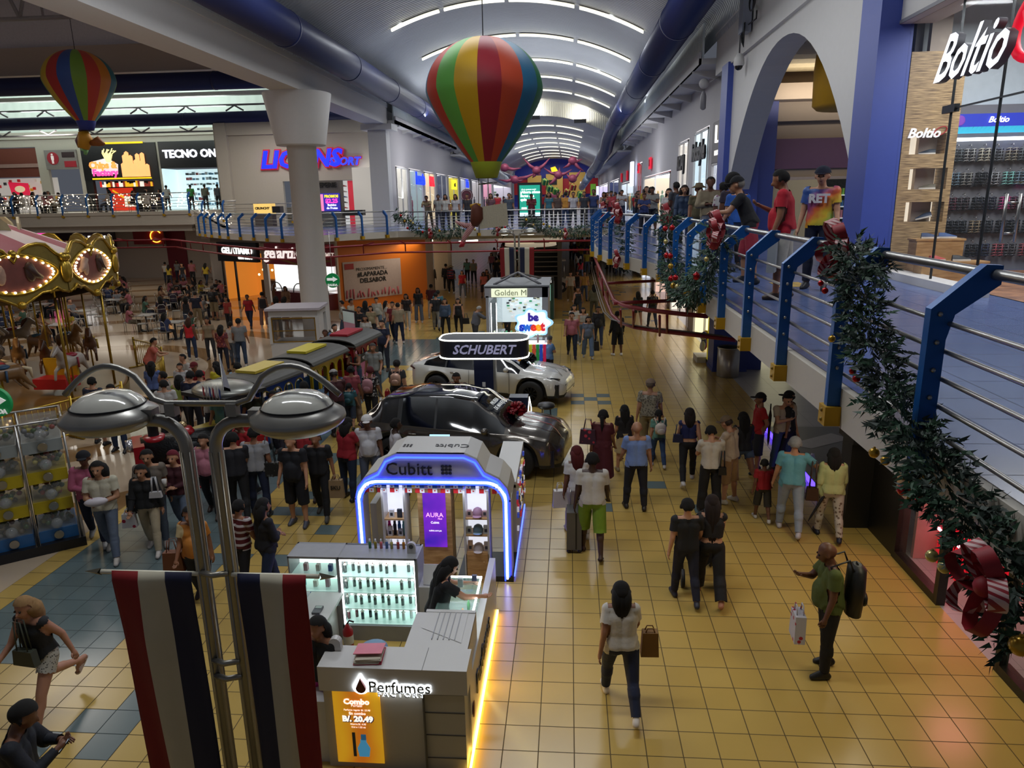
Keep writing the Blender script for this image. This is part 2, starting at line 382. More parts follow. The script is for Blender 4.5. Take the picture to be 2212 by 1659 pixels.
wall_x(wl,XW,24.2,131,ZF,9.85,OPR)
struct('wall_right',wl,WALLG)
w2=MB();wall_x(w2,XW,24.2,60,0,3.98,[(25,30,0,3.0),(31.5,37,0,3.0),(38.5,44,0,3.0),(46,52,0,3.0)]);struct('wall_right_lower',w2,M('#b0a8b4',0.5,var=0.03))
co=MB();co.bb((4.7,12.3,ZF),(5.2,13.1,12.4));struct('column_blue',co,BLUEP)
co=MB();co.bb((4.68,23.3,0),(5.75,24.2,9.4));co.bb((5.75,23.6,0),(6.3,24.2,9.4));co.bb((4.66,23.28,0),(5.77,24.22,0.12));struct('column_blue_corner',co,BLUEP)
ar=MB();n=24
for k in range(n):
    t0,t1=k/n,(k+1)/n
    f=lambda t:(23.3-t*10.1,6.0+3.15*math.sin(PI*min(1,t*1.04)**0.82)if t<1 else 6.0)
    g_=lambda t:5.75+3.3*(1-abs(2*t-1)**2.1)
    ya,yb=23.3-t0*10.1,23.3-t1*10.1
    ar.add([(4.85,ya,g_(t0)),(4.85,yb,g_(t1)),(4.85,yb,9.4),(4.85,ya,9.4),(5.5,ya,g_(t0)),(5.5,yb,g_(t1)),(5.5,yb,9.4),(5.5,ya,9.4)],[(0,1,2,3),(4,7,6,5),(0,4,5,1)])
struct('trim_arch',ar,WHITE)
sp=MB();sp.bb((5.75,24.2,ZF),(16,24.5,11));sp.bb((5.6,12.6,ZF),(5.9,12.7,9.4));struct('wall_side_passage',sp,M('#b3a497',0.6,var=0.03))
pp=MB();pp.bb((5.7,24.1,6.35),(16,24.2,7.25));struct('trim_purple_band',pp,M('#6f527a',0.55,var=0.05))
bk=MB();bk.bb((5.6,23.2,8.3),(16,24.15,8.75));bk.bb((5.6,23.9,7.75),(16,24.15,8.35));struct('trim_passage_bulkhead',bk,M('#b3a497',0.6,var=0.03))
cp=MB()
for k in range(14):
    y0=14.2+k*0.7
    for i,(xa,xb)in enumerate(((5.7,7.6),(7.7,9.6),(9.7,11.6),(11.7,13.6))):
        cp.add([(xa,y0,9.25),(xb,y0,9.25),(xb,y0+0.35,9.12),(xa,y0+0.35,9.12),(xb,y0+0.68,9.28),(xa,y0+0.68,9.28)],[(0,3,2,1),(3,5,4,2)])
cp.bb((5.6,12.7,9.3),(16,24.2,9.36));struct('ceiling_side_passage',cp,M('#d6c8a8',0.6))
lamp('passage_light',(9,19,8.9),3,110,(1,0.88,0.68))
lamp('passage_cove_light',(8,22.6,8.2),4,40,(1,0.88,0.7),aim=(0,0.6,1),size_y=0.3)
s2=MB();s2.bb((6.2,24.04,ZF),(12,24.12,6.1));struct('trim_passage_shopfront',s2,M('#b9b0b6',0.5))
t=thing('passage_shop_display','lit back wall of a cosmetics shop with shelves behind the man in the tie-dye shirt','shop display',(0,24.0,ZF))
MB().bb((6.35,-0.02,0),(7.9,0.02,1.75)).build('blind',ribbed('slat_blind','#cfc6ab',0,0.6,2.5,0.3),t)
MB().bb((7.95,-0.02,0),(11,0.02,1.75)).build('back_panel',M('#22262b',0.4,bump=0.6,scale=14),t)
m=MB();rr=random.Random(5)
for z in (0.2,0.55,0.9,1.25):m.bb((7.98,-0.2,z),(8.6,0,z+0.03));m.bb((10.0,-0.2,z),(10.9,0,z+0.03))
m.build('shelf',M('#cfd6da',emit=0.5),t)
m=MB()
for z in (0.23,0.58,0.93,1.28):
    for x in [8.02+0.09*i for i in range(6)]+[10.05+0.09*i for i in range(9)]:m.bb((x,-0.17,z),(x+0.06,-0.05,z+0.12+0.12*rr.random()),rr.randrange(4))
m.build('bottles_on_shelf',[M('#d8e8ee',0.3),M('#4a78b0',0.3),M('#8fd06a',0.3),M('#c98aa0',0.3)],t)
MB().tube([(9.3+0.3*math.cos(a),-0.25,0.95+0.3*math.sin(a))for a in [2*PI*i/20 for i in range(20)]],0.035,6,closed=True).build('ring_light',M('#ffffff',emit=5),t)
MB().tube([(9.0+0.22*math.cos(a),-0.22,1.3+0.26*math.sin(a))for a in [2*PI*i/20 for i in range(20)]],0.03,6,closed=True).build('ring_ornament',DARK,t)
t=thing('pendant_lamp','big yellow drum pendant hanging in the side passage behind the tall blue column','lamp',(6.9,19.5,7.6))
MB().lathe([(0.0,0.0),(0.75,0.0),(0.86,0.1),(0.88,0.9),(0.85,1.3),(0.0,1.3)],n=28).build('lamp_shade',M('#b08209',0.5),t)
MB().cyl((0,0,1.3),(0,0,1.7),0.02).build('cord',DARK,t)
# left: columns, walls
co=MB();co.lathe([(0.56,0),(0.56,7.75),(0.92,7.76),(0.94,7.8),(1.28,9.62),(1.28,9.66)],(-10.4,28.7,0),n=32);struct('column_round',co,WHITE)
co=MB();co.bb((-10.9,40.4,ZF),(-9.9,41.2,9.65));co.bb((-11.2,40.1,9.35),(-9.5,41.5,9.65));struct('column_corner',co,WHITE)
wl=MB();wall_x(wl,-10.0-0.25,41.5,131,ZF,9.8,[(42.6,45.6,ZF,7.6),(46.2,50.4,ZF,7.6),(51.0,55.0,ZF,7.6),(55.8,60.5,ZF,7.6),(61.2,67,ZF,7.6),(68,74.5,ZF,7.6),(76,84,ZF,7.6),(86,96,ZF,7.6),(98,128,ZF,7.5)]);struct('wall_left',wl,WALLG)
def wall_y(m,Y,x0,x1,z0,z1,openings,th=0.25):
    xs=sorted(set([x0,x1]+[o[0]for o in openings]+[o[1]for o in openings]))
    for a,b_ in zip(xs,xs[1:]):
        op=[o for o in openings if o[0]<=a+1e-6 and o[1]>=b_-1e-6]
        if not op:m.bb((a,Y,z0),(b_,Y+th,z1));continue
        o=op[0]
        if o[2]>z0:m.bb((a,Y,z0),(b_,Y+th,o[2]))
        if o[3]<z1:m.bb((a,Y,o[3]),(b_,Y+th,z1))
wl=MB();wall_y(wl,50,-60,-21,5.3,10.7,[(-44,-37.2,5.3,9.75),(-36.5,-34.2,5.3,9.5),(-33.87,-28.42,5.3,9.84),(-28.2,-23.5,5.3,9.88)]);wl.bb((-60,49.8,10.25),(-21,50,10.7));struct('wall_food_court',wl,CREAM)
wl=MB();wall_y(wl,44,-21,-10.3,ZF,10.3,[(-17.3,-11.7,ZF,6.9)]);wl.bb((-21,43.8,9.6),(-10.3,44,10.3));wl.bb((-21.1,43.7,ZF),(-20.4,44,10.3));wl.bb((-21.25,43.9,ZF),(-21,50.2,10.7));struct('wall_sport_shop',wl,CREAM)
A_,B_,C_,D_=Vector((-8.3,41.8,0)),Vector((-12.2,37.7,0)),Vector((-17.6,40.5,0)),Vector((-21.6,42.6,0))
wo=MB();wo.add([A_,B_,B_+EZ*3.75,A_+EZ*3.75],[(0,1,2,3)]);struct('wall_orange',wo,M('#c76a14',0.5,var=0.05,scale=0.7))
wo=MB();wo.bb((-8.6,41.8,0),(-8.3,44.0,3.75));wo.bb((-8.6,45.8,0),(-7.7,47.4,3.75));struct('wall_left_lower',wo,M('#c2ad90',0.5,var=0.03))
wl=MB();wall_y(wl,56,-60,-20,0,4.3,[(-60,-47,0,3.6),(-27,-22,0,3.9)]);struct('wall_court_back',wl,M('#b8b0aa',0.5,var=0.03))
wl=MB()
def slab_seg(m,p,q,z0,z1,th=0.12,mi=0):
    d=(q-p).normalized();nrm=Vector((-d.y,d.x,0))*th
    P0=[p+EZ*z0,q+EZ*z0,q+EZ*z1,p+EZ*z1];m.add(P0+[v+nrm for v in P0],[(0,1,2,3),(4,7,6,5),(0,4,5,1),(3,2,6,7),(0,3,7,4),(1,5,6,2)],mi)
def LB(t):return B_+(C_-B_)*t
slab_seg(wl,C_,LB(0.93),0,3.75);slab_seg(wl,LB(0.0),LB(0.02),0,3.75);slab_seg(wl,C_,B_,3.4,3.75)
slab_seg(wl,D_,D_+(C_-D_)*0.22,0,3.75);slab_seg(wl,D_,C_,3.45,3.75)
slab_seg(wl,D_,Vector((-21.6,56,0)),0,3.9)
struct('wall_gelato_row',wl,M('#bdb3a8',0.5,var=0.03))
we=MB();n=24;pts=[(-9.7,131,ZF)]
for k in range(n+1):
    dx=-6.9+13.8*k/n;pts.append((XC+dx,130.9,12.2-13+math.sqrt(169-dx*dx)))
pts.append((XW,131,ZF))
we.add([(x,130.9,z)for x,y,z in pts],[tuple(range(len(pts)))[::-1]]);struct('wall_end',we,M('#232a86',0.5,emit=0.12,var=0))
# right balcony: railing, garlands, shops
NEEDLE=M('#12281a',0.6,var=0.5,scale=40);NEEDLE2=M('#24452c',0.6,var=0.4,scale=40)
def path_at(pts,s):
    """point and tangent at distance s on a polyline (x, y)"""
    for(x0,y0),(x1,y1)in zip(pts,pts[1:]):
        L=math.hypot(x1-x0,y1-y0)
        if s<=L:return(x0+(x1-x0)*s/L,y0+(y1-y0)*s/L),((x1-x0)/L,(y1-y0)/L)
        s-=L
    return pts[-1],((x1-x0)/L,(y1-y0)/L)
def plen(pts):return sum(math.hypot(b[0]-a[0],b[1]-a[1])for a,b in zip(pts,pts[1:]))
BRK=M('#b98f12',0.4,0.3,name='yellow_bracket')
def railing(label,pts,zf,spacing,start,side=1,metal=METAL,post_m=POST,rails=5,h=0.93,big=True,inset=0.2):
    """posts bolted to the slab edge, bent inwards at the top; side = sign of the inward normal"""
    t=thing('railing',label,'railing',(pts[0][0],pts[0][1],zf-0.3))
    o3=Vector((pts[0][0],pts[0][1],zf-0.3))
    def off(s,d):
        p,tg=path_at(pts,s);nx,ny=tg[1]*side,-tg[0]*side
        return Vector((p[0]+nx*d,p[1]+ny*d,0))
    L=plen(pts);N=max(2,int(L/0.8))
    mb=MB();mb.tube([off(L*i/N,inset)+EZ*(zf+h)-o3 for i in range(N+1)],0.028,10);mb.build('handrail',metal,t)
    for k in range(rails):
        z=zf+0.1+k*(h-0.2)/rails
        MB().tube([off(L*i/N,0.01)+EZ*z-o3 for i in range(N+1)],0.013,6).build('rail',metal,t)
    s=start
    while s<L:
        p,tg=path_at(pts,s);nx,ny=tg[1]*side,-tg[0]*side;n3,t3=Vector((nx,ny,0)),Vector((tg[0],tg[1],0))
        m=MB();base=Vector((p[0],p[1],0))-o3
        prof=[(-0.09,zf-0.26),(0.0,zf-0.26),(0.0,zf+h-0.33),(0.03,zf+h-0.2),(inset+0.03,zf+h-0.05),(inset+0.03,zf+h+0.045),(inset-0.05,zf+h+0.05),(-0.09,zf+h-0.17)]
        m.prism(prof,base-t3*0.03,n3,EZ,0.06*(1 if n3.cross(EZ).dot(t3)>0 else-1))
        po=m.build('post',post_m,t)
        if big:
            for q in range(rails):
                z=zf+0.1+q*(h-0.2)/rails
                m2=MB();m2.ball(base+t3*-0.035+n3*-0.045+EZ*(z+0.05),0.014,6);m2.build('bolt',METAL,po)
        b_=MB();b_.box(base+n3*-0.045+EZ*(zf-0.2)-t3*0.0,(0.13,0.13,0.14),rz=math.atan2(ny,nx));b_.box(base+n3*0.01+EZ*(zf-0.2)+t3*0.07,(0.02,0.1,0.14),rz=math.atan2(ny,nx))
        for dz in (-0.035,0.035):b_.ball(base+n3*-0.11+EZ*(zf-0.2+dz),0.016,6,1)
        b_.build('bracket',[BRK,M('#7a5c08',0.5)],t)
        s+=spacing
    return t
railing('steel railing on blue bent posts along the balcony edge beside the shoe shop',EDGE[:9][::1],ZF,1.3,7.8,side=1)
railing('steel railing with slim posts across the front of the footbridge over the hall',[(1.7,33.4),(-3.5,33.4),(-7.9,33.4)],ZF,2.4,1.0,side=1,post_m=M('#6d6a66',0.4,0.5),big=False,h=0.85)
railing('blue posted railing round the crepe stand side of the carousel court',bridge_front[2:],ZF,1.33,0.6,side=1,big=False,h=0.9)
railing('railing on blue posts hung with tiny string lights at the upper food court edge',[(-21.2,40.0),(-60,40.0)],5.3,1.5,0.05,side=1,big=False,h=1.0)
railing('sloping handrail beside the stair with string lights',[(-21.1,40.0),(-18.6,40.0)],4.9,1.2,0.6,side=-1,big=False,h=0.9)
railing('grey inner handrail of the ramp in front of the sport shop wall',[(-21,43.2),(-15.2,43.0)],4.7,2.2,0.1,side=-1,big=False,post_m=METAL,h=0.9)
def garland(label,pts,R,step,seed=1,loc=None,baubles=(),bows=(),needles=9,ln=0.09):
    rr=random.Random(seed);pts=[Vector(p)for p in pts];o3=pts[0].copy()
    t=thing('garland',label,'garland',o3)
    m=MB();acc=[]
    for a,b in zip(pts,pts[1:]):
        L=(b-a).length;n=max(1,int(L/step))
        for i in range(n):acc.append((a.lerp(b,i/n)-o3,(b-a).normalized()))
    for c,tg in acc:
        u=tg.orthogonal().normalized();v=tg.cross(u)
        for q in range(6):
            an=rr.uniform(0,2*PI);rad=R*rr.uniform(0.1,0.8)
            st_=c+(u*math.cos(an)+v*math.sin(an))*rad
            dr=((u*math.cos(an)+v*math.sin(an))*rr.uniform(0.5,1)+tg*rr.uniform(-0.6,0.6)+Vector((0,0,-0.3))).normalized()
            tip=st_+dr*ln*rr.uniform(0.8,1.5);mi=rr.randrange(2)
            for k in range(needles):
                f=(k+0.5)/needles;b0=st_.lerp(tip,f)
                nd=Vector((rr.gauss(0,1),rr.gauss(0,1),rr.gauss(0,1))).normalized();nd=(nd*0.8+dr).normalized()
                w_=nd.orthogonal().normalized()*0.011*(ln/0.09)
                e=b0+nd*ln*0.55
                m.add([b0-w_,b0+w_,e],[(0,1,2)],mi)
    m.build('foliage',[NEEDLE,NEEDLE2],t)
    for(x,y,z),r,c in baubles:
        mm_=MB();mm_.ball(Vector((x,y,z))-o3,r,14);mm_.cyl(Vector((x,y,z+r*0.95))-o3,Vector((x,y,z+r*1.2))-o3,r*0.2,n=8)
        mm_.build('bauble',M(c,0.25,0.6,var=0.02),t)
    for p,r,sd in bows:bow(Vector(p)-o3,r,t,sd)
    return t
cm,nt,b=node_mat('candy_stripe',0.5)
tc=nt.nodes.new('ShaderNodeTexCoord');wv=nt.nodes.new('ShaderNodeTexWave');wv.bands_direction='DIAGONAL';wv.inputs['Scale'].default_value=14
rp=nt.nodes.new('ShaderNodeValToRGB');rp.color_ramp.interpolation='CONSTANT';rp.color_ramp.elements[0].color=(*lin('#8e1a26'),1);rp.color_ramp.elements[1].position=0.42;rp.color_ramp.elements[1].color=(*lin('#c9a9a6'),1)
nt.links.new(tc.outputs['Object'],wv.inputs[0]);nt.links.new(wv.outputs['Fac'],rp.inputs[0]);nt.links.new(rp.outputs[0],b.inputs['Base Color']);CANDY=cm
REDV=M('#8d0f1c',0.6,var=0.15)
def bow(c,r,parent,seed=0):
    rr=random.Random(seed)
    for k in range(6):
        an=2*PI*k/6+rr.uniform(-0.3,0.3);d=Vector((-0.45,math.cos(an),math.sin(an))).normalized()
        side=d.cross(Vector((-1,0,0))).normalized()
        m=MB();w_=0.16*r;P=[]
        for i in range(11):
            a=2*PI*i/10;P.append(c+d*(r*0.5*(1-math.cos(a)))+side*(r*0.34*math.sin(a)))
        wd=d.cross(side)*w_
        vs=[p-wd for p in P]+[p+wd for p in P]
        m.add(vs,[(i,i+1,12+i,11+i)for i in range(10)],0,True)
        m.build('ribbon_loop',CANDY if k%2 else REDV,parent)
    m=MB();m.ball(c+Vector((-0.03,0,0)),r*0.22,10);m.build('knot',REDV,parent)
def PX(l,X):return[GX(a,b,X)for a,b in l]
RD,GD,PK='#a00f16','#b08a2c','#b7a86a'
garland('thick pine garland with gold and red balls and striped bows swagged over the nearest blue post',
        PX([(1835,535),(1850,600),(1868,690),(1900,790),(1930,880),(1985,960),(2040,1050),(2110,1140),(2175,1250),(2235,1400)],1.80),0.115,0.022,1,
        baubles=[(GX(a,b,1.72),r,c)for a,b,r,c in [(1782,628,.022,RD),(1773,612,.02,RD),(1797,732,.024,GD),(1842,802,.022,RD),(1850,818,.024,RD),(1888,978,.03,GD),(1912,995,.026,GD),(1951,1058,.032,RD),(1982,1084,.03,RD),(2013,1201,.03,PK),(2040,1225,.03,PK),(2203,1395,.04,GD)]],
        bows=[(GX(1822,540,1.86),0.23,1),(GX(2145,1268,1.66),0.2,2)],needles=8)
garland('short end of pine trailing along the handrail behind the big striped bow',PX([(1840,540),(1880,570),(1905,590)],2.05),0.07,0.03,11)
garland('pine garland swagged between two bows with red ball pairs, in front of the woman in the bush hat',
        PX([(1556,500),(1550,540),(1535,580),(1510,620),(1485,640),(1462,610),(1445,560),(1440,510),(1452,465)],1.80),0.2,0.045,2,ln=0.12,
        baubles=[(GX(a,b,1.62),r,c)for a,b,r,c in [(1437,494,.045,RD),(1452,492,.045,RD),(1440,552,.05,RD),(1448,553,.045,RD),(1449,575,.045,GD),(1450,602,.05,RD),(1459,600,.045,RD),(1454,617,.045,GD),(1464,620,.045,PK),(1504,597,.05,RD),(1526,560,.03,PK),(1438,522,.04,PK)]],
        bows=[(GX(1560,495,1.8),0.26,3),(GX(1448,468,1.9),0.3,4),(GX(1552,505,1.7),0.2,5)],needles=7)
garland('pine garland hanging straight down at the bend of the balcony',[GY(1351,476,17.5),GY(1352,520,17.5),GY(1350,585,17.5)],0.17,0.05,3,ln=0.12,bows=[(GY(1342,462,17.4),0.3,6),(GY(1338,560,17.2),0.25,8)],needles=6)
garland('dark pine garland hanging from the rail where the footbridge meets the balcony',[GY(1325,470,27),GY(1324,512,27)],0.3,0.06,4,ln=0.16,bows=[(GY(1310,455,26.8),0.4,7),(GY(1333,455,26.8),0.4,9)],needles=6)
def swag(label,pxs,Y,seed,red=True):
    pts=[GY(a,b,Y)for a,b in pxs];rr=random.Random(seed)
    garland(label,pts,0.16,0.07,seed,baubles=[(tuple(pts[rr.randrange(len(pts))]+Vector((rr.uniform(-.5,.5),-0.2,rr.uniform(-.12,.12)))),.06,rr.choice([RD,GD,PK]))for _ in range(10)],bows=[(pts[len(pts)//2]+Vector((0,-0.2,0)),0.28,seed)],needles=5,ln=0.2)
swag('garland swag across the railing of the bridge on its west part, near the sport shop',[(853,460),(880,476),(905,495),(935,504),(965,505),(990,498),(1005,492)],33.0,21)
swag('garland swag on the bridge railing below the green advertising screen',[(1128,476),(1165,487),(1195,500),(1225,504),(1260,497),(1290,485),(1308,470)],33.0,22)
swag('small tuft of garland beside the hanging cream banner',[(1068,492),(1080,498),(1095,494)],33.0,23)
# shoe shop behind glass
SG=MB();SG.bb((XW,3.0,ZF),(XW+0.015,12.3,8.05));tag(SG.build('window_1',GLASS('#c8d6d6',0.10)),kind='structure')
fr=MB();fr.bb((5.0,2,8.05),(5.5,12.3,9.35));fr.bb((4.98,2,8.05),(5.0,12.3,8.1),1);fr.bb((5.05,2,ZF),(5.35,8.3,ZF+0.09));fr.bb((5.05,9.6,ZF),(5.35,12.35,ZF+0.12))
struct('trim_shopfront',fr,[WHITE,M('#77757c',0.4)])
jn=MB()
for y in (10.75,9.6,8.3,6.5):jn.bb((XW-0.012,y,ZF),(XW+0.02,y+0.012,8.05))
jn.bb((XW-0.03,10.62,6.62),(XW+0.04,10.95,6.72));jn.bb((XW-0.012,8.3,6.66),(XW+0.02,10.75,6.68));struct('trim_glass_joints',jn,M('#35383a',0.3,0.5))
WOOD=None
def wood(name,c1,c2,sc=3.0,vert=False):
    m,nt,b=node_mat(name,0.5);tc=nt.nodes.new('ShaderNodeTexCoord');mp=nt.nodes.new('ShaderNodeMapping');mp.inputs['Scale'].default_value=(0.6,0.6,sc)if not vert else(sc,sc,0.6)
    n=nt.nodes.new('ShaderNodeTexNoise');n.inputs['Scale'].default_value=7;n.inputs['Detail'].default_value=6;rp=nt.nodes.new('ShaderNodeValToRGB')
    rp.color_ramp.elements[0].color=(*lin(c1),1);rp.color_ramp.elements[1].color=(*lin(c2),1);rp.color_ramp.elements[0].position=0.35;rp.color_ramp.elements[1].position=0.65
    nt.links.new(tc.outputs['Object'],mp.inputs[0]);nt.links.new(mp.outputs[0],n.inputs['Vector']);nt.links.new(n.outputs['Fac'],rp.inputs[0]);nt.links.new(rp.outputs[0],b.inputs['Base Color']);return m
ZEB=wood('zebra_wood','#6e563a','#c4a577',12);OAK=wood('oak','#9c7446','#c19a68',3)
YP=12.32
def PY(px,py,Y=YP):return GY(px,py,Y)
niches=[((1968,290),(2040,332)),((1966,364),(2042,408)),((1957,437),(2035,479))]
t=thing('display_pillar','tall striped wood display pillar with lit niches behind the shoe shop glass','display pillar',(5.25,YP,ZF))
o3=Vector((5.25,YP,ZF));m=MB()
xs0,xs1=5.22,6.04
nb=[]
for(a,b_)in niches:
    p,q=PY(*a),PY(*b_);nb.append((p.x,q.x,q.z,p.z))
zc=ZF
for(xa,xb,za,zb)in sorted(nb,key=lambda q:q[2]):
    m.bb((xs0-o3.x,0,zc-ZF),(xs1-o3.x,0.5,za-ZF));m.bb((xs0-o3.x,0,za-ZF),(xa-o3.x,0.5,zb-ZF));m.bb((xb-o3.x,0,za-ZF),(xs1-o3.x,0.5,zb-ZF));m.bb((xa-o3.x,0.4,za-ZF),(xb-o3.x,0.5,zb-ZF),1);zc=zb
m.bb((xs0-o3.x,0,zc-ZF),(xs1-o3.x,0.5,7.66-ZF))
m.build('pillar_body',[ZEB,M('#f3ead6',emit=0.9)],t)
text('lettering','Boltio',0.2,M('#e9e9ee',emit=0.6),(5.52-o3.x,-0.02,6.47-ZF),EX,EZ,t,0.01,0.004,shear=0.3)
m=MB();m.tube([(0.52+0.09*math.cos(a),-0.02,2.24+0.06*math.sin(a)+0.03*math.cos(a))for a in [2*PI*i/16 for i in range(16)]],0.009,6,closed=True);m.build('oval_emblem',RED,t)
def shoe_mb(L=0.24,top='low'):
    m=MB();n=9;rows=[]
    for i in range(n):
        f=i/(n-1);x=(f-0.5)*L;w_=0.5*L*0.36*(0.62+0.5*math.sin(PI*min(1,f*0.9+0.18)))*(1 if f<0.95 else 0.75)
        h=L*(0.33 if f<0.35 else 0.33-0.2*(f-0.35)/0.65)if top=='low' else L*(0.5 if f<0.4 else 0.5-0.36*(f-0.4)/0.6)
        rows.append((x,w_,h))
    for(x,w_,h),(x2,w2,h2)in zip(rows,rows[1:]):
        m.add([(x,-w_,0),(x,w_,0),(x,w_,L*0.1),(x,-w_,L*0.1),(x2,-w2,0),(x2,w2,0),(x2,w2,L*0.1),(x2,-w2,L*0.1)],[(0,4,5,1),(1,5,6,2),(0,3,7,4),(3,2,6,7)],1)
        m.add([(x,-w_*.95,L*0.1),(x,w_*.95,L*0.1),(x,w_*.5,h),(x,-w_*.5,h),(x2,-w2*.95,L*0.1),(x2,w2*.95,L*0.1),(x2,w2*.5,h2),(x2,-w2*.5,h2)],[(1,5,6,2),(0,3,7,4),(3,2,6,7)],0,True)
    x,w_,h=rows[0];m.add([(x,-w_,0),(x,w_,0),(x,w_*.5,h),(x,-w_*.5,h)],[(0,1,2,3)],0);x,w_,h=rows[-1];m.add([(x,-w_,0),(x,w_,0),(x,w_*.5,h),(x,-w_*.5,h)],[(3,2,1,0)],1)
    return m
SOLE=M('#d8d5cf',0.5)
for i,((xa,xb,za,zb),c,lb)in enumerate(zip(nb,('#3a4450','#6b6455','#3d4a63'),('grey running shoe on the dim top niche of the wood pillar','taupe sandal shoe in the middle lit niche','navy and white runner tilted in the lowest lit niche'))):
    o=shoe_mb(0.24).build('shoe',[M(c,0.6),SOLE],None,((xa+xb)/2+0.08,YP+0.18,za+0.002),PI*0.95);tag(o,lb,'shoe','shoes in the pillar niches')
    if i==2:o.rotation_euler.y=0.25;o.location.z+=0.05
for(x,y,w_,h,lb)in ((5.72,11.9,0.7,0.62,'wooden box plinth carrying a pair of navy slip-ons inside the glass'),(5.8,11.55,0.95,0.3,'low wooden plinth with a black and a coral shoe inside the glass')):
    t=thing('display_plinth',lb,'plinth',(x,y,ZF));MB().bb((-w_/2,-0.14,0),(w_/2,0.14,h-0.03)).build('plinth_box',OAK,t);MB().bb((-w_/2-0.02,-0.15,h-0.03),(w_/2+0.02,0.15,h)).build('plinth_top',OAK,t)
for x,y,z,c,lb in ((5.62,11.9,4.88,'#24385e','navy slip-on shoe on the taller plinth, its left one'),(5.88,11.9,4.88,'#2b4a7c','blue slip-on shoe on the taller plinth, its right one'),(5.6,11.55,4.56,'#b04b46','coral red shoe on the low plinth'),(5.95,11.55,4.56,'#1c1c20','black flat shoe on the low plinth'),(5.5,11.2,ZF,'#1a1b1e','dark clog on the shop floor just inside the glass'),(6.0,11.2,ZF,'#9a948a','pale sneaker on the shop floor beside the clog')):
    tag(shoe_mb(0.25).build('shoe',[M(c,0.6),SOLE],None,(x,y,z+0.002),rng.uniform(-0.5,0.2)),lb,'shoe')
YW=13.1
bw=MB();bw.bb((5.7,YW,ZF),(14,YW+0.1,6.95));bw.bb((5.7,YW,6.95),(14,YW+0.1,9.35),1);bw.bb((5.6,YW+0.1,ZF),(14,YW+0.15,9.35));bw.bb((5.5,12.9,ZF),(5.62,YW,9.35));bw.bb((XW,-4,9.2),(14,YW,9.35),2)
struct('wall_shoe_shop',bw,[M('#7c7b80',0.6),M('#c8d4dc',0.4),M('#8f9698',0.6)])
wf=MB();wf.add([(XW+0.35,12.9,ZF+0.012),(XW+0.35,4,ZF+0.012),(14,4,ZF+0.012),(14,12.9,ZF+0.012)],[(0,1,2,3)]);struct('floor_shoe_shop',wf,wood('parquet','#6f4a33','#a0714f',5))
t=thing('brand_banner','blue and turquoise banner with white script above the hanging sandals','banner',(6.0,YW-0.15,6.5))
m=MB();m.bb((0.1,0,0.1),(4.2,0.04,0.3));m.bb((0.1,0,0.0),(4.2,0.04,0.1),1)
m.build('banner_panel',[M('#2637b0',emit=0.6),M('#2fa9c9',emit=0.6)],t)
m=MB();rr=random.Random(8)
for k in range(60):x=0.12+k*0.068;m.add([(x,-0.01,0.03),(x+0.05,-0.01,0.09),(x+0.07,-0.01,0.12+0.02*rr.random()),(x+0.035,-0.01,0.07)],[(0,1,2,3)])
m.ball((0.35,-0.01,0.2),0.09,12,1,(1,.05,.9));m.build('leaf_silhouettes',[M('#13286a',0.5),M('#7b3fae',emit=0.5)],t)
text('lettering','Boltio',0.13,M('#ffffff',emit=1.2),(0.95,-0.02,0.2),EX,EZ,t,0.005,0.002,shear=0.3)
t=thing('shop_downlights','row of white shelf light above the top row of sandals','light',(6.0,YW-0.1,6.38));MB().bb((0.1,-0.1,0),(4.2,0,0.05)).build('diffuser',M('#eef4ff',emit=3),t)
def sandal_pair():
    t=thing('sandal_pair','x','sandals')
    for sx in (-1,1):
        m=MB();m.lathe([(0.0,0),(0.043,0.03),(0.05,0.12),(0.04,0.22),(0.0,0.25)],(sx*0.05,0,-0.3),10,0,sy=0.25);m.build('sole',[M('#3b3b40',0.6)],t)
        m=MB()
        for z in (-0.27,-0.23,-0.18,-0.13,-0.09):m.tube([(sx*0.05-0.045,0.0,z),(sx*0.05-0.02,-0.035,z+0.015),(sx*0.05+0.02,-0.035,z+0.015),(sx*0.05+0.045,0,z)],0.009,5)
        m.tube([(sx*0.05,-0.035,-0.27),(sx*0.05,-0.04,-0.08)],0.008,5);m.build('strap',[METAL],t)
    MB().tube([(0,0.05,-0.02),(0,-0.02,0.0),(0,-0.03,-0.05)],0.006,5).build('hook',METAL,t);return t
colrows=[('#8f8a7c','#5d6468','#9a9a98','#b8b4a4','#6b7076'),('#7fb9b4','#6f8796','#8a8a86','#2a2a30','#9a9ca0'),('#a03a72','#5a2d3c','#4a4046','#2a2a30','#3d3a44'),('#2a2a30','#22242a','#30343a','#8c7f68','#3a3d44'),('#a0525c','#5b5a60','#8f4a52','#20222a','#2a3350')]
cname={'#8f8a7c':'taupe','#5d6468':'slate','#9a9a98':'light grey','#b8b4a4':'cream','#6b7076':'steel grey','#7fb9b4':'mint','#6f8796':'blue grey','#8a8a86':'stone','#2a2a30':'black','#9a9ca0':'silver','#a03a72':'magenta','#5a2d3c':'wine','#4a4046':'plum grey','#3d3a44':'charcoal','#22242a':'jet black','#30343a':'graphite','#8c7f68':'khaki','#3a3d44':'dark slate','#a0525c':'rose','#5b5a60':'ash','#8f4a52':'dusty red','#20222a':'ink black','#2a3350':'navy'}
rown=['top','second','middle','fourth','bottom'];sp0=sandal_pair();first=True
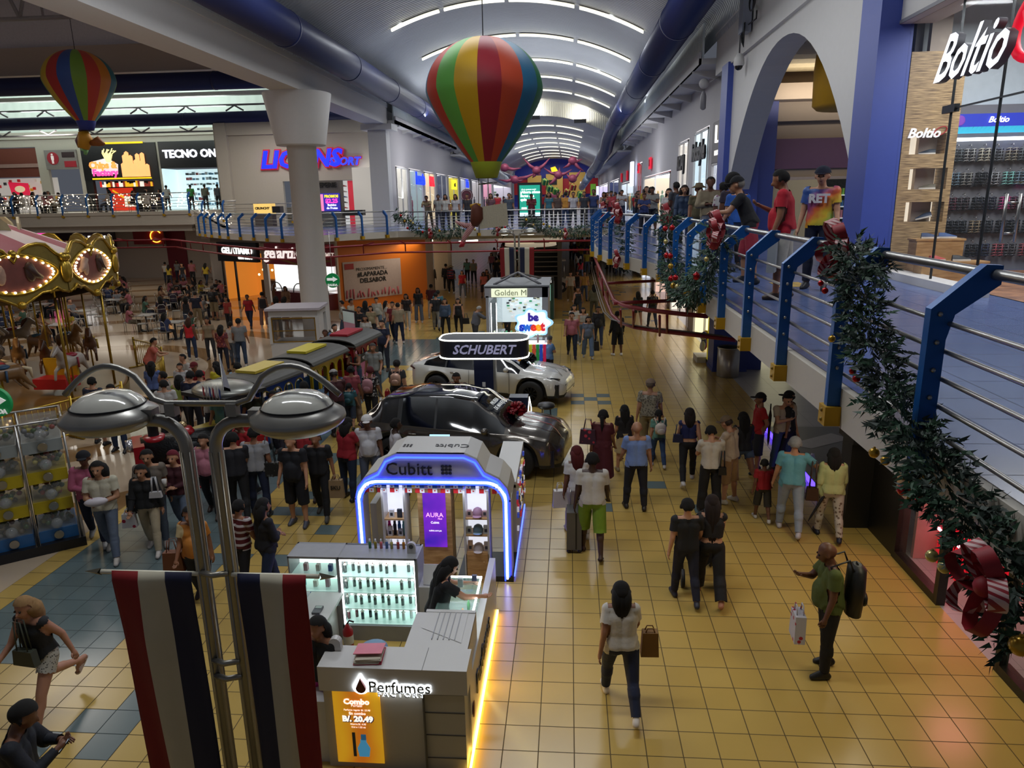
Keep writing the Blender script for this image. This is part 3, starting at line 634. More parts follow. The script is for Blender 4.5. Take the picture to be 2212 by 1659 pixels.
for ri,z in enumerate((6.33,5.95,5.55,5.17,4.78)):
    for ci in range(10):
        c=colrows[ri][ci%5];x=6.18+ci*0.215
        o=sp0 if first else dup(sp0,(0,0,0));first=False
        o.location=(x,YW-0.09-0.03*(ci%2),z);
        o['label']='%s strappy sandals hooked in the %s row of the shoe wall, place %d from the pillar'%(cname[c],rown[ri],ci+1)
        o['label']='%s sandals on the %s hook row, %s from the pillar'%(cname[c],rown[ri],('first','second','third','fourth','fifth','sixth','seventh','eighth','ninth','tenth')[ci]);o['group']='sandals hanging on the shoe shop wall'
        for ch in o.children:
            if ch.name.startswith('strap'):
                if ch.data.materials:ch.material_slots[0].link='OBJECT';ch.material_slots[0].material=M(c,0.45,0.15)
m=MB()
for z in (6.05,5.65,5.27,4.88):m.bb((5.75,YW-0.06,z),(9.5,YW,z+0.02))
tag(m.build('trim_shoe_rails',M('#3b3c40',0.5)),kind='structure')
t=thing('shop_sign','large white script sign with grey sides high on the shoe shop glass','sign',(5.0,11.0,7.0))
text('lettering','Boltio',0.82,M('#e8ecf6',emit=1.4),(0,0.0,0.28),Vector((0,-1,0.06)),Vector((0,-0.15,1)),t,0.0,0.012,align='LEFT',shear=0.35)
text('letter_sides','Boltio',0.82,M('#55565c',0.5),(0.05,0.0,0.28),Vector((0,-1,0.06)),Vector((0,-0.15,1)),t,0.045,0.014,align='LEFT',shear=0.35)
t=thing('emblem_sign','red oval emblem with an angular mark beside the white script sign','sign',(5.0,8.75,7.35))
m=MB();m.tube([(0,-0.42*math.cos(a)-0.18*math.sin(a),0.36*math.sin(a)+0.06*math.cos(a)*-1)for a in [2*PI*i/28 for i in range(28)]],0.055,8,closed=True)
m.build('oval',M('#d0102c',emit=0.7),t);m=MB();m.tube([(0,0.3,0.15),(0,0.12,-0.3),(0,-0.05,0.12),(0,0.2,0.05)],0.045,6);m.tube([(0,0.28,0.2),(0,-0.2,0.3),(0,-0.1,0.05)],0.045,6);m.build('inner_mark',M('#d0102c',emit=0.7),t)
t=thing('door_handle','double bar steel door handle on the shoe shop glass door','door handle',(5.1,9.0,5.0))
for dx in (-0.05,0.1):MB().tube([(dx,0,0),(dx,0,0.55)],0.018,8).build('bar',METAL,t)
for z in (0.1,0.45):MB().cyl((-0.05,0,z),(0.1,0,z),0.012).build('bolt',METAL,t)
# CCTV dome and electrical box on the beam
t=thing('security_camera','white dome camera hanging on a pole in front of the blue corner column','camera',(4.62,21.6,9.0))
MB().cyl((0,0,0.3),(0,0,1.35),0.02).build('pole',M('#5a585c',0.4,0.6),t)
MB().lathe([(0.0,0.32),(0.06,0.32),(0.13,0.2),(0.15,0.05),(0.12,0.0)],n=18).build('housing',WHITE,t)
MB().ball((0,0,0.0),0.11,14,0).build('dome',M('#101014',0.1),t)
t=thing('junction_box','grey metal box with looped black cables fixed to the white beam','electrical box',(4.62,21.0,9.7))
MB().bb((-0.15,-0.25,0),(0.08,0.2,1.0)).build('box',M('#8c8f9c',0.4,0.3),t)
for k in range(5):
    m=MB();R0=0.22+0.03*k;m.tube([(-0.05-0.02*k,-0.75-0.1*k+R0*math.cos(a),0.55+R0*math.sin(a)*0.8)for a in [2*PI*i/18 for i in range(18)]],0.014,5,closed=True);m.build('cable',DARK,t)
for k in range(4):MB().tube([(-0.1,-0.25-0.03*k,0.2),(-0.12,-0.15-0.08*k,-0.25-0.05*k),(-0.1,0.05-0.04*k,0.05)],0.012,5).build('cable',DARK,t)
MB().tube([(0,-0.3,0.15),(0,-1.1,0.12),(0,-1.1,0.3)],0.02,5).build('bracket',DARK,t)
t=thing('wall_spotlight','round white globe fitting on a bracket below the eave before the blue column','light',(4.6,26.8,9.05))
MB().ball((0,0,0.25),0.17,14).build('globe',WHITE,t);MB().lathe([(0.05,0),(0.1,-0.15),(0.1,-0.55),(0.04,-0.6)],n=12).build('lower_body',M('#8a888c',0.4),t);MB().cyl((0.5,0,0.45),(0,0,0.2),0.02).build('arm',WHITE,t)
# upper right shops down the corridor
def shopbox(nm,X,y0,y1,z0,z1,side,back,floor_,seed,glow=0.7,items=True,name='shop_window',lab=None,cols=None):
    """a lit shop interior recessed behind an opening in the plane X"""
    d=2.6*side;rr=random.Random(seed);yc=(y0+y1)/2
    t=thing(name,lab,'shop window',(X,yc,z0));h=z1-z0;L=(y1-y0)/2
    m=MB();m.quad((d,-L,0),(d,L,0),(d,L,h),(d,-L,h));m.quad((0,-L,0),(d,-L,0),(d,-L,h),(0,-L,h));m.quad((0,L,0),(d,L,0),(d,L,h),(0,L,h));m.quad((0,-L,h),(d,-L,h),(d,L,h),(0,L,h),1)
    m.build('interior',[M(back,emit=glow),M('#ffffff',emit=1.6)],t)
    if items:
        m=MB();cl=cols or['#c9c4ba','#8a3f4a','#3c4a66','#6a8a72','#d9b46a','#2b2b30','#b5557a','#7fa6c0']
        for k in range(int(14+L*8)):
            y=rr.uniform(-L*0.95,L*0.95);z=rr.choice((0.1,0.55,1.0,1.45,1.9,2.3));s=rr.uniform(0.12,0.3)
            if z+s>h:continue
            m.bb((d-0.5*side*rr.random()-0.1*side,y,z),(d-0.05*side,y+s,z+s*rr.uniform(0.8,1.6)),rr.randrange(len(cl)))
        m.build('shelf_goods',[M(c,0.6)for c in cl],t)
        for k in range(max(1,int(L))):
            y=-L+0.5+k*2*L/max(1,int(L));mk=MB();xx=0.5*side
            mk.lathe([(0.0,1.68),(0.09,1.62),(0.1,1.5),(0.05,1.42),(0.2,1.35),(0.2,1.0),(0.15,0.9),(0.2,0.7),(0.12,0.1),(0.0,0.1)],(xx,y,0),10,sx=0.6);mk.build('mannequin',M(cl[k%len(cl)],0.6),t)
    g_=MB();g_.bb((0.0,-L,0),(0.02*side,L,h));g_.build('glass',GLASS('#d5e0e2',0.08),t)
    fm=MB()
    for y in (-L,0,L-0.06):fm.bb((-0.04*side,y,0),(0.04*side,y+0.06,h))
    fm.bb((-0.04*side,-L,h-0.08),(0.04*side,L,h));fm.build('frame',WHITE,t)
    return t
ZS=ZF+0.01
shopbox('a',XW,25.3,27.5,ZS,6.7,1,'#b6bac2',0,1,0.5,lab='boutique window below the grey board sign with the tall letter, next to the blue column')
shopbox('b',XW,28.5,31.5,ZS,8.05,1,'#c4d4da',0,2,0.8,lab='clothes shop window with tall bold black letters and red garments')
shopbox('c',XW,33.1,35.9,ZS,7.95,1,'#c9c4bc',0,3,0.7,lab='beige shop window with black block letters beyond the clothes shop')
shopbox('d',XW,38.6,51.9,ZS,6.8,1,'#d8c9b4',0,4,0.7,lab='wide warm window under the two small red square logos')
shopbox('e',XW,53.6,56.9,ZS,7.9,1,'#7d1118',0,5,0.6,lab='deep red shop window with a white vertical light sign')
shopbox('f',XW,60.1,73.9,ZS,6.8,1,'#c0cad2',0,6,0.8,lab='pale shop window with two faint red logos farther down the east side')
shopbox('g',XW,78.1,95.9,ZS,7.4,1,'#24365e',0,7,0.6,lab='dark blue shop window far down the east side')
shopbox('h',XW,100.1,127.9,ZS,7.4,1,'#c2b8d8',0,8,0.7,lab='last lilac shop window on the east side before the food hall')
NY=Vector((0,-1,0))
t=thing('shop_sign','grey board with one tall thin white letter and small word, beside the blue column','sign',(XW,26.4,7.4))
MB().bb((-0.06,-1.05,-0.7),(0.05,1.05,0.65)).build('board',M('#6e6a6c',0.5),t)
text('lettering','L',0.85,M('#f6f2ea',emit=1.2),(-0.1,0.1,0.2),NY,EZ,t,0.03);text('lettering','BELLE',0.24,M('#f6f2ea',emit=0.8),(-0.1,0,-0.4),NY,EZ,t,0.02)
def sgn(lab,s,size,mat,Y,z,X=XW-0.12,side=1,bold=0.02,sh=0,ext=0.04,board=None):
    t=thing('shop_sign',lab,'sign',(X,Y,z))
    if board:MB().bb((0.02*side,-board[0]/2,-board[1]/2),(0.08*side,board[0]/2,board[1]/2)).build('board',board[2],t)
    text('lettering',s,size,mat,(0,0,0),NY if side>0 else EYv,EZ,t,ext,bold,shear=sh);return t
BLK=M('#0b0b0e',0.4)
sgn('bold black hand-drawn letters in the clothes shop window','inkstyle',0.95,BLK,29.9,7.25,sh=0.15,bold=0.04)
sgn('black block letters in the beige shop window','KOAJ',0.85,BLK,34.4,7.0,bold=0.03)
for y,n in ((47.4,'nearer'),(55.2,'farther')):
    t=thing('shop_sign','small red square logo, the %s one of the pair above the warm window'%n,'sign',(XW-0.1,y,7.6));MB().bb((-0.05,-0.55,-0.35),(0.02,0.55,0.35)).build('plate',M('#c8102e',emit=0.9),t);text('lettering','H',0.5,M('#7a0a1a',0.5),(-0.07,0,0),NY,EZ,t,0.01,0.03)
for y,n in ((66,'nearer'),(73,'farther')):
    t=thing('shop_sign','faint red logo plate, the %s one over the pale far window'%n,'sign',(XW-0.1,y,7.4));MB().bb((-0.05,-0.6,-0.4),(0.02,0.6,0.4)).build('plate',M('#c8102e',emit=0.5),t)
t=thing('shop_sign','white glowing vertical box sign over the deep red shop','sign',(XW-0.3,58.5,7.3));MB().bb((-0.1,-0.7,-0.9),(0.1,0.7,0.9)).build('light_box',M('#dbe6ff',emit=1.6),t)
t=thing('shop_board','black shop fascia box with white letters on the corner below the balcony','sign',(4.73,11.8,0))
MB().bb((0,-0.02,0),(0.45,0.4,2.9)).build('pier',M('#171716',0.35),t);MB().bb((-0.04,-0.15,1.55),(0.5,0.5,2.6)).build('board',M('#131313',0.35),t)
text('lettering','SKU',0.3,M('#fff4e0',emit=3),(0.2,-0.17,1.95),EX,EZ,t,0.02,0.008)
wk=MB();wk.bb((5.12,10.75,0),(5.3,12.2,3.9));wk.bb((5.12,4.6,0),(5.32,5.9,3.9));wk.bb((5.1,9.4,0),(5.25,10.75,0.12));wk.bb((5.1,9.35,0),(5.22,9.45,3.9));wk.bb((5.1,5.9,0),(5.25,7.9,0.12));wk.bb((5.1,7.85,0),(5.2,7.95,3.9));wk.bb((5.1,10.7,0),(5.22,10.8,3.9));struct('wall_shop_front_black',wk,M('#191714',0.4))
tag(MB().bb((5.16,9.45,0.12),(5.18,10.7,3.8)).build('window_2',GLASS('#e8d0d0',0.1)),kind='structure');tag(MB().bb((5.16,5.9,0.12),(5.18,7.85,3.8)).build('window_3',GLASS('#e0e8e0',0.1)),kind='structure')
ib=MB();ib.bb((5.4,10.72,0),(9,10.8,3.9),0);ib.bb((8,4,0),(8.1,10.8,3.9),1);struct('wall_lower_shop',ib,[M('#c7999a',0.6),M('#c4c2c4',0.5)])
t=thing('red_display','glowing red shoe display with neon pink edges inside the lower shop','display stand',(5.9,10.2,0))
MB().bb((-0.2,-0.35,0),(1.2,0.45,0.55)).build('bench',M('#c01020',emit=0.9),t);m=MB();m.bb((-0.2,0.3,0.8),(1.2,0.34,0.86));m.bb((-0.2,0.3,1.3),(1.2,0.34,1.36));m.bb((-0.22,-0.36,0.53),(-0.18,0.46,0.57));m.build('neon_edge',M('#ff9aa8',emit=5),t);MB().bb((-0.2,0.36,0),(1.2,0.42,2.0)).build('red_panel',M('#a02030',emit=0.8),t)
lamp('red_shop_light',(5.9,9.9,2.6),0.6,16,(1,0.3,0.3))
for i,(px,py,c,lb)in enumerate(((1922,1048,'#4a4f50','grey sneaker on a wall bracket inside the lower shop glass, the upper one'),(1915,1090,'#7fa0a0','mint sneaker on a tall thin stand inside the lower shop glass'))):
    p=GX(px,py,5.5);tag(shoe_mb(0.27).build('shoe',[M(c,0.6),SOLE],None,p,2.4),lb,'shoe','shoes inside the lower shop')
m=MB();p=GX(1915,1092,5.5);m.cyl((p.x,p.y,0),(p.x,p.y,p.z),0.012);m.cyl((p.x+0.1,p.y,0),(p.x+0.1,p.y,p.z),0.012);m.bb((p.x-0.15,p.y-0.06,p.z-0.01),(p.x+0.2,p.y+0.06,p.z));tag(m.build('shoe_stand',METAL),'thin two legged stand under the mint sneaker','stand')
t=thing('display_platform','low grey shop platform with a violet light strip along its edge','platform',(4.75,13.2,0))
MB().bb((0.05,0,0),(1.8,3.9,0.12)).build('deck',M('#6c6c70',0.4),t);MB().bb((0,0,0.03),(0.05,3.9,0.11)).build('light_strip',M('#4530e0',emit=5),t)
m=MB();m.add([(0.2,0.4,0.124),(1.2,1.6,0.124),(1.7,1.2,0.124),(1.0,0.1,0.124)],[(0,3,2,1)]);m.add([(0.2,2.6,0.124),(1.4,3.4,0.124),(1.7,3.0,0.124),(0.6,2.3,0.124)],[(0,3,2,1)]);m.build('pale_inlay',M('#b9b9c0',0.4),t)
for i,(x,y,c)in enumerate(((5.15,14.8,'#c9c9ee'),(5.35,13.6,'#b05a5e'))):tag(shoe_mb(0.32,'high').build('shoe',[M(c,0.5),SOLE],None,(x,y,0.122),1.2+i),('oversized white and violet high-top on the platform edge','pink trainer on the platform beside the black board')[i],'shoe')
t=thing('litter_bin','brushed steel round litter bin in front of the blue column','bin',(5.05,22.75,0))
MB().lathe([(0.34,0),(0.345,0.02),(0.345,0.92),(0.32,0.93)],n=28).build('bin_body',M('#9c9690',0.3,0.95,var=0.1),t);MB().lathe([(0.33,0.925),(0.3,0.6),(0.0,0.55)],n=28).build('liner',M('#1d1c1c',0.6),t);MB().lathe([(0.345,0.9),(0.36,0.925),(0.345,0.95),(0.325,0.93)],n=28).build('rim',METAL,t)
ls=MB();rr=random.Random(4)
for nm,y0,y1,c,lb in (('a',25.1,29.9,'#f4ecc0','bright yellow-lit toy shop front beyond the lower blue column'),('b',31.6,36.9,'#e9dfd0','white lit shop front farther along under the balcony'),('c',38.6,43.9,'#d7b8a8','pink trimmed shop front deep under the balcony'),('d',46.1,51.9,'#cfd4dc','pale shop front last in view under the balcony')):
    shopbox(nm,XW,y0,y1,0.01,3.0,1,c,0,ord(nm),1.0,lab=lb)
t=thing('toy_figures','cluster of colourful toy figures on a white stand at the lit shop entrance','toys',(4.6,24.9,0))
MB().bb((-0.2,-0.3,0),(0.3,0.5,0.2)).build('stand',WHITE,t)
for k,c in enumerate(('#c8c8d0','#2a3a8a','#b02a3a','#d0b020')):
    m=MB();m.ball((0.0+0.06*k,-0.1+0.13*k,0.55+0.1*(k%2)),0.12,10,0,(0.8,0.8,1.6));m.ball((0.0+0.06*k,-0.1+0.13*k,0.85+0.1*(k%2)),0.09,10);m.build('toy_figure',M(c,0.5),t)
t=thing('hoverboard_rack','yellow panel sign standing at the toy shop entrance','sign',(4.75,24.35,0));MB().bb((-0.03,0,0),(0.03,0.25,1.9)).build('panel',M('#c9b81a',0.5,emit=0.25),t);MB().bb((-0.05,-0.02,0),(0.05,0.27,0.15)).build('foot',DARK,t)
# left side shops and signs
def SY(x,z,Y):return(x,Y,z)
RED2=M('#8c1a24',0.5)
t=thing('fries_shop','black fast food front with a big glowing picture of fries and a cartoon-like letter logo','shop front',(-31.1,49.9,5.3))
MB().bb((-2.75,0,2.1),(2.7,0.1,4.55)).build('fascia',M('#0e0d0e',0.4),t)
m=MB();m.bb((-2.75,0.02,0),(-2.2,0.3,2.1));m.bb((2.2,0.02,0),(2.7,0.3,2.1));m.bb((-2.2,1.4,0),(2.2,1.5,2.1));m.build('side_pier',M('#100f10',0.5),t)
m=MB();m.bb((-2.0,-0.06,4.5),(1.85,0,4.62));m.bb((-2.15,-0.06,2.16),(2.15,0,2.26));m.build('yellow_bar',M('#e8c010',emit=0.9),t)
for i,(x,h,z0)in enumerate(((0.25,0.95,2.3),(0.42,1.5,2.3),(0.6,1.7,2.3),(0.85,1.45,2.3),(0.98,0.9,2.3),(1.2,1.15,2.3),(1.35,1.55,2.3),(1.55,1.05,2.3),(1.72,1.6,2.3),(1.98,0.85,2.3))):
    MB().prism([(-0.15,0),(0.15,0),(0.15,h-0.1),(0,h),(-0.15,h-0.1)],(x,-0.05-0.01*(i%3),z0),EX,EZ,0.04).build('fry',M('#f0a860',emit=1.0,ecol='#ffb070'),t)
m=MB();
for k in range(9):m.tube([(-0.9+0.03*k,-0.06,3.3),(-0.95+0.09*k-0.2,-0.06,3.9+0.1*math.sin(k*2)),(-1.0+0.12*k-0.1,-0.06,4.1+0.12*math.sin(k*2.3))],0.035,5)
m.build('fries_drawing',M('#f6e6a0',emit=1.1),t)
text('lettering','Chips &',0.62,M('#ff9a4a',emit=1.0),(-1.25,-0.06,3.1),EX,Vector((0,0,1)),t,0.02,0.03);text('lettering','Factory',0.6,M('#f04aa0',emit=1.0),(-1.15,-0.06,2.6),EX,EZ,t,0.02,0.03)
MB().prism([(-0.95,-0.3),(0.95,-0.35),(1.05,0.3),(0.3,0.75),(-0.9,0.5)],(-1.2,0.0,2.85),EX,EZ,0.015).build('logo_backing',M('#f2eef4',emit=0.5),t)
m=MB();cs=['#c8201a','#e8b020','#f2e8d8','#7a2a1a'];rr=random.Random(2)
for k in range(26):x=-1.9+k*0.155;m.bb((x,0.3,1.65),(x+0.13,0.34,1.65+rr.uniform(0.15,0.4)),rr.randrange(4))
m.bb((-1.9,1.2,0),(-0.1,1.25,1.6),4);m.prism([(0,0.1),(1.2,-0.7),(1.25,-0.6),(0.05,0.2)],(-1.6,1.15,1.3),EX,EZ,0.03,1)
m.build('menu_boards',[M(c,0.5,emit=0.8)for c in cs]+[M('#c8301a',emit=0.7)],t)
m=MB();m.bb((-0.2,0.2,0.3),(1.0,0.3,1.0));m.build('food_poster',M('#e8e0cc',emit=0.6),t);MB().ball((0.3,0.15,0.55),0.2,10,0,(1.4,0.2,0.7)).build('burger_picture',M('#a8682a',emit=0.4),t)
t=thing('tech_shop','phone accessory shop with black fascia and bright white goods walls','shop front',(-25.85,49.9,5.3))
MB().bb((-2.35,0,2.8),(2.35,0.12,4.57)).build('fascia',M('#0c0c10',0.35),t);text('lettering','TECNO ONE',0.72,M('#f0f2ff',emit=1.8),(0.05,-0.05,3.72),EX,EZ,t,0.04,0.02)
m=MB();m.quad((-2.3,2.0,0),(2.3,2.0,0),(2.3,2.0,2.8),(-2.3,2.0,2.8));m.quad((-2.3,0,0),(-2.3,2,0),(-2.3,2,2.8),(-2.3,0,2.8));m.quad((2.3,0,0),(2.3,2,0),(2.3,2,2.8),(2.3,0,2.8));m.build('interior',M('#cfe8ec',emit=1.0),t)
m=MB();rr=random.Random(6)
for r_ in range(7):
    for k in range(16):
        if rr.random()<0.2:continue
        x=-1.6+k*0.24;z=0.3+r_*0.35;m.bb((x,1.9-0.1*rr.random(),z),(x+rr.uniform(.1,.2),1.99,z+rr.uniform(.1,.22)),rr.randrange(5))
m.build('goods',[M(c,0.4)for c in ('#2a3038','#6aa0c0','#8a9aa0','#b04a4a','#f0f4f8')],t)
MB().bb((-2.2,-0.02,0.0),(2.2,0,2.75)).build('glass',GLASS('#d8ecf0',0.06),t)
t=thing('burger_shop_counter','food stall with brown roller awning and a red noodle poster at the far west of the upper court','shop front',(-40.5,49.9,5.3))
m=MB();m.bb((-3.4,0.2,2.75),(3.3,0.3,4.4),0);m.bb((-3.4,0.12,2.45),(3.3,0.3,2.75),0);m.bb((-3.4,0.1,3.1),(3.3,0.22,3.35),1);m.build('awning',[M('#70382a',0.6),M('#a08078',0.6)],t)
m=MB();m.bb((-3.4,1.8,0),(3.3,1.9,2.45));m.build('back_wall',M('#c8c4bc',emit=0.5),t)
MB().prism([(0,0),(1.4,-0.1),(1.35,0.75),(-0.15,0.85)],(0.6,0.6,1.3),EX,EZ,0.04).build('poster',M('#c82040',emit=0.7),t);MB().ball((1.3,0.52,1.65),0.33,14,0,(1.2,.1,.7)).build('bowl_picture',M('#e8d0a8',emit=0.5),t)
m=MB();rr=random.Random(12)
for k in range(30):x=-3.3+k*0.22;z=rr.uniform(0.9,2.2);m.bb((x,1.5,z),(x+0.18,1.6,z+0.2),rr.randrange(4))
m.build('stall_goods',[M(c,0.5,emit=0.3)for c in ('#c03030','#3a3a3a','#e8e0d0','#d0a030')],t)
t=thing('restroom_sign','grey panel with a dark red man symbol roundel and red direction plates on the upper court wall','sign',(-35.3,49.85,8.0))
MB().bb((-1.2,0,0.2),(1.15,0.1,1.5)).build('panel',M('#7f7976',0.6),t);MB().cyl((-0.6,-0.04,0.95),(-0.6,0,0.95),0.42,n=28).build('roundel',M('#8a1c28',emit=0.2),t)
m=MB();m.ball((-0.6,-0.07,1.2),0.07,8);m.bb((-0.7,-0.07,0.85),(-0.5,-0.05,1.12));m.bb((-0.67,-0.07,0.6),(-0.61,-0.05,0.88));m.bb((-0.59,-0.07,0.6),(-0.53,-0.05,0.88));m.build('man_symbol',M('#e8e0dc',emit=0.3),t)
m=MB();m.bb((0.1,-0.04,1.0),(1.0,0,1.35));m.build('plate',M('#2a1418',0.5),t);MB().bb((0.2,-0.04,0.35),(1.05,0,0.75)).build('plate',M('#8a1c28',0.5,emit=0.2),t)
def duct(lab,pts,r,mat=M('#141f4e',0.45,0.1,var=0.06,name='blue_duct')):
    t=thing('air_duct',lab,'duct',pts[0]);o3=Vector(pts[0]);P=[Vector(p)-o3 for p in pts]
    MB().tube(P,r,28).build('pipe',mat,t)
    for a,b_ in zip(P,P[1:]):
        L=(b_-a).length;n=int(L/7)
        for k in range(1,n+1):
            c=a.lerp(b_,k/(n+1));d=(b_-a).normalized();MB().cyl(c-d*0.05,c+d*0.05,r*1.03,n=28).build('joint_ring',mat,t)
    return t
duct('long dark blue round duct above the white beam on the west side of the vault',[(-8.7,-3,10.8),(-8.7,63,10.8)],0.54)
duct('long dark blue round duct along the east side of the vault, bending down at its far end',[(3.3,-3,10.75),(3.3,58,10.75),(3.25,62,10.4),(3.2,66,9.6),(3.2,78,9.4),(3.1,82,9.0),(2.6,90,8.4)],0.55)
duct('pale grey round duct hanging on the far part of the east side',[(2.6,90.2,8.4),(2.0,118,7.2)],0.5,M('#7c8a98',0.4,0.2))
duct('pale grey duct end seen behind the mouth of the big balloon',[(-8.2,70,8.7),(-8.0,92,7.9)],0.6,M('#7c8a98',0.4,0.2))
duct('upper dark blue duct crossing the carousel court below the cream beam',[(-60,36,11.45),(-10.9,36,11.4)],0.42)
duct('lower dark blue duct running through a white truss above the upper food court',[(-60,44,10.6),(-10.5,44,10.6)],0.36)
bm=MB();bm.bb((-60,36.6,12.0),(-10.9,37.6,13.3));bm.bb((-60,36.45,12.0),(-10.9,36.6,12.25));struct('beam_court',bm,M('#b8a898',0.6,var=0.03))
tr=MB()
for k in range(16):
    x=-56+k*3.0
    for d in (-1,1):
        tr.tube([(x,44.4,11.35),(x+0.55*d,44.4,11.05)],0.05,5);tr.tube([(x,44.4,9.95),(x+0.55*d,44.4,10.22)],0.05,5)
tr.tube([(-60,44.4,11.38),(-10.5,44.4,11.38)],0.06,6);tr.tube([(-60,44.4,9.93),(-10.5,44.4,9.93)],0.06,6)
t=thing('truss','white lattice truss around the lower blue duct','truss',(0,0,0));tr.build('lattice',M('#8f8d90',0.5),t)
t=thing('roof_truss','white triangulated roof truss over the carousel court, up in the corner of the hall','truss')
m=MB()
for k in range(9):
    x=-34+k*2.0;m.tube([(x,30,13.0),(x+1.0,30,15.6)],0.07,6);m.tube([(x+2,30,13.0),(x+1.0,30,15.6)],0.07,6);m.tube([(x+1,30,12.95),(x+1.0,30,15.6)],0.05,6)
m.tube([(-36,30,12.98),(-12,30,12.98)],0.09,6);m.tube([(-36,30,15.6),(-12,30,15.6)],0.09,6);m.build('lattice',M('#8c8988',0.5),t)
ce=MB();ce.quad((-60,-6,15.8),(-10.9,-6,15.8),(-10.9,37,15.8),(-60,37,15.8));ce.quad((-10.9,-6,10.6),(-10.9,37,10.6),(-10.9,37,15.8),(-10.9,-6,15.8));ce.quad((-60,36.9,13.3),(-10.9,36.9,13.3),(-10.9,36.9,15.8),(-60,36.9,15.8));struct('ceiling_court',ce,M('#d9d6da',0.7))
ce=MB();ce.add([(-60,38,12.2),(-10.3,38,12.2),(-10.3,50.2,13.6),(-60,50.2,13.6)],[(0,1,2,3)]);ce.bb((-60,49.95,10.7),(-10.3,50.2,13.7));struct('ceiling_food_court',ce,ribbed('light_ribs','#e6efe9',0.0,0.5,0.5,0.4,True))
ce=MB();ce.bb((-60,44.0,11.9),(-10.4,44.5,12.1));ce.bb((-10.6,38,9.8),(-10.3,50,13.5));struct('trim_roof_gutter',ce,M('#c8c6c4',0.5))
t=thing('sport_sign','blue brush lettering outlined in red on the cream wall, partly hidden by the round column','sign',(-15.3,43.9,8.1))
text('lettering','LICONS',1.35,M('#1428f0',emit=1.4),(-0.75,-0.1,0.02),Vector((1,0,0.02)),EZ,t,0.05,0.05,shear=0.25,spacing=1.05);text('outline','LICONS',1.35,M('#a81a30',emit=0.7),(-0.75,-0.02,0.02),Vector((1,0,0.02)),EZ,t,0.03,0.13,shear=0.25,spacing=1.05)
text('lettering','SPORT',0.62,M('#2a40e8',emit=1.2),(1.95,-0.1,-0.15),EX,EZ,t,0.04,0.02,shear=0.25);text('outline','SPORT',0.62,M('#a81a30',emit=0.5),(1.95,-0.03,-0.15),EX,EZ,t,0.02,0.06,shear=0.25)
t=thing('sport_shop_window','lit sport shop window with rows of shoes behind the crepe stand','shop window',(-14.5,44.1,ZF))
m=MB();m.quad((-2.8,1.5,0),(2.8,1.5,0),(2.8,1.5,2.65),(-2.8,1.5,2.65));m.quad((2.8,0,0),(2.8,1.5,0),(2.8,1.5,2.65),(2.8,0,2.65));m.build('interior',M('#c8ccca',emit=0.7),t)
for zz in range(7):
    for xx in range(5):
        x=-2.4+xx*0.85+(0.4 if xx>2 else 0);shoe=shoe_mb(0.3).build('shoe',[M(('#20242a','#b8303a','#e8e8ea','#3a6ab0')[(zz*3+xx)%4],0.5),SOLE],t,(x,1.35,0.3+zz*0.33))
m=MB();m.bb((1.15,0.05,0),(1.9,0.1,2.6),0);m.prism([(0,0),(0.75,0),(0.75,2.6),(0.45,1.8),(0.6,1.2),(0.3,0.5)],(2.0,0.08,0.0),EX,EZ,0.03,1);m.build('window_graphic',[M('#c03040',emit=0.5),M('#1f4f90',emit=0.5)],t)
t=thing('sale_poster','blue round sale poster with yellow numerals and a yellow strip beside the corner column','poster',(-10.7,43.95,5.0))
MB().prism([(0,-0.7),(0.35,-0.55),(0.5,0.2),(0.35,0.9),(0,1.1)],(-0.2,0,0.2),EX,EZ,0.03).build('poster_sheet',M('#1f4a8a',emit=0.4),t);text('lettering','10',0.55,M('#e8d020',emit=0.8),(-0.02,-0.05,0.1),EX,EZ,t,0.01,0.02)
t=thing('crepe_stand','grey crepe stand with a bright promotion screen in front of the sport shop','kiosk',(-13.9,41.5,ZF))
MB().bb((-1.0,-0.3,0),(1.0,0.3,2.55)).build('back_panel',M('#6d6660',0.6),t);text('lettering','CREPERIE',0.36,M('#0d0d0d',0.5),(0.05,-0.34,2.3),EX,EZ,t,0.02,0.01)
MB().bb((-0.85,-0.38,0.85),(0.95,-0.32,1.85)).build('screen',M('#2c2a9a',emit=0.9),t);MB().bb((-0.82,-0.4,0.88),(0.0,-0.385,1.8)).build('fruit_picture',M('#e87ab0',emit=0.9,ecol='#ff86b8'),t)
text('lettering','PROMOS',0.2,M('#f0d020',emit=1.4),(0.48,-0.4,1.68),EX,EZ,t,0.005,0.01);text('lettering','$2.25',0.32,M('#ff40b0',emit=1.4),(0.48,-0.4,1.42),EX,EZ,t,0.005,0.015);text('lettering','Batidos\nde Frutas',0.17,M('#ffffff',emit=1.2),(0.48,-0.4,1.12),EX,EZ,t,0.005,0.004)
MB().bb((1.1,-0.3,0.6),(2.2,0.3,0.9)).build('counter',M('#1e1c1c',0.5),t);MB().bb((-1.2,-1.4,0),(1.2,-1.3,0.9)).build('front_glass',GLASS('#8a9494',0.4),t)
t=thing('burger_cart','small lit yellow food cart near the round column on the crepe level','cart',(-16.9,40.0,ZF+0.1))
MB().bb((-0.5,-0.3,0.0),(0.5,0.3,0.7)).build('cart_body',M('#5a5048',0.6),t);MB().bb((-0.5,-0.32,0.7),(0.5,0.3,1.25)).build('menu_panel',M('#e8c068',emit=0.9),t);text('lettering','CRUNCHY',0.17,M('#2a1a10',0.5),(0,-0.34,1.0),EX,EZ,t,0.005,0.01);MB().bb((0.55,-0.32,0.75),(1.0,0.2,1.1)).build('register',DARK,t)
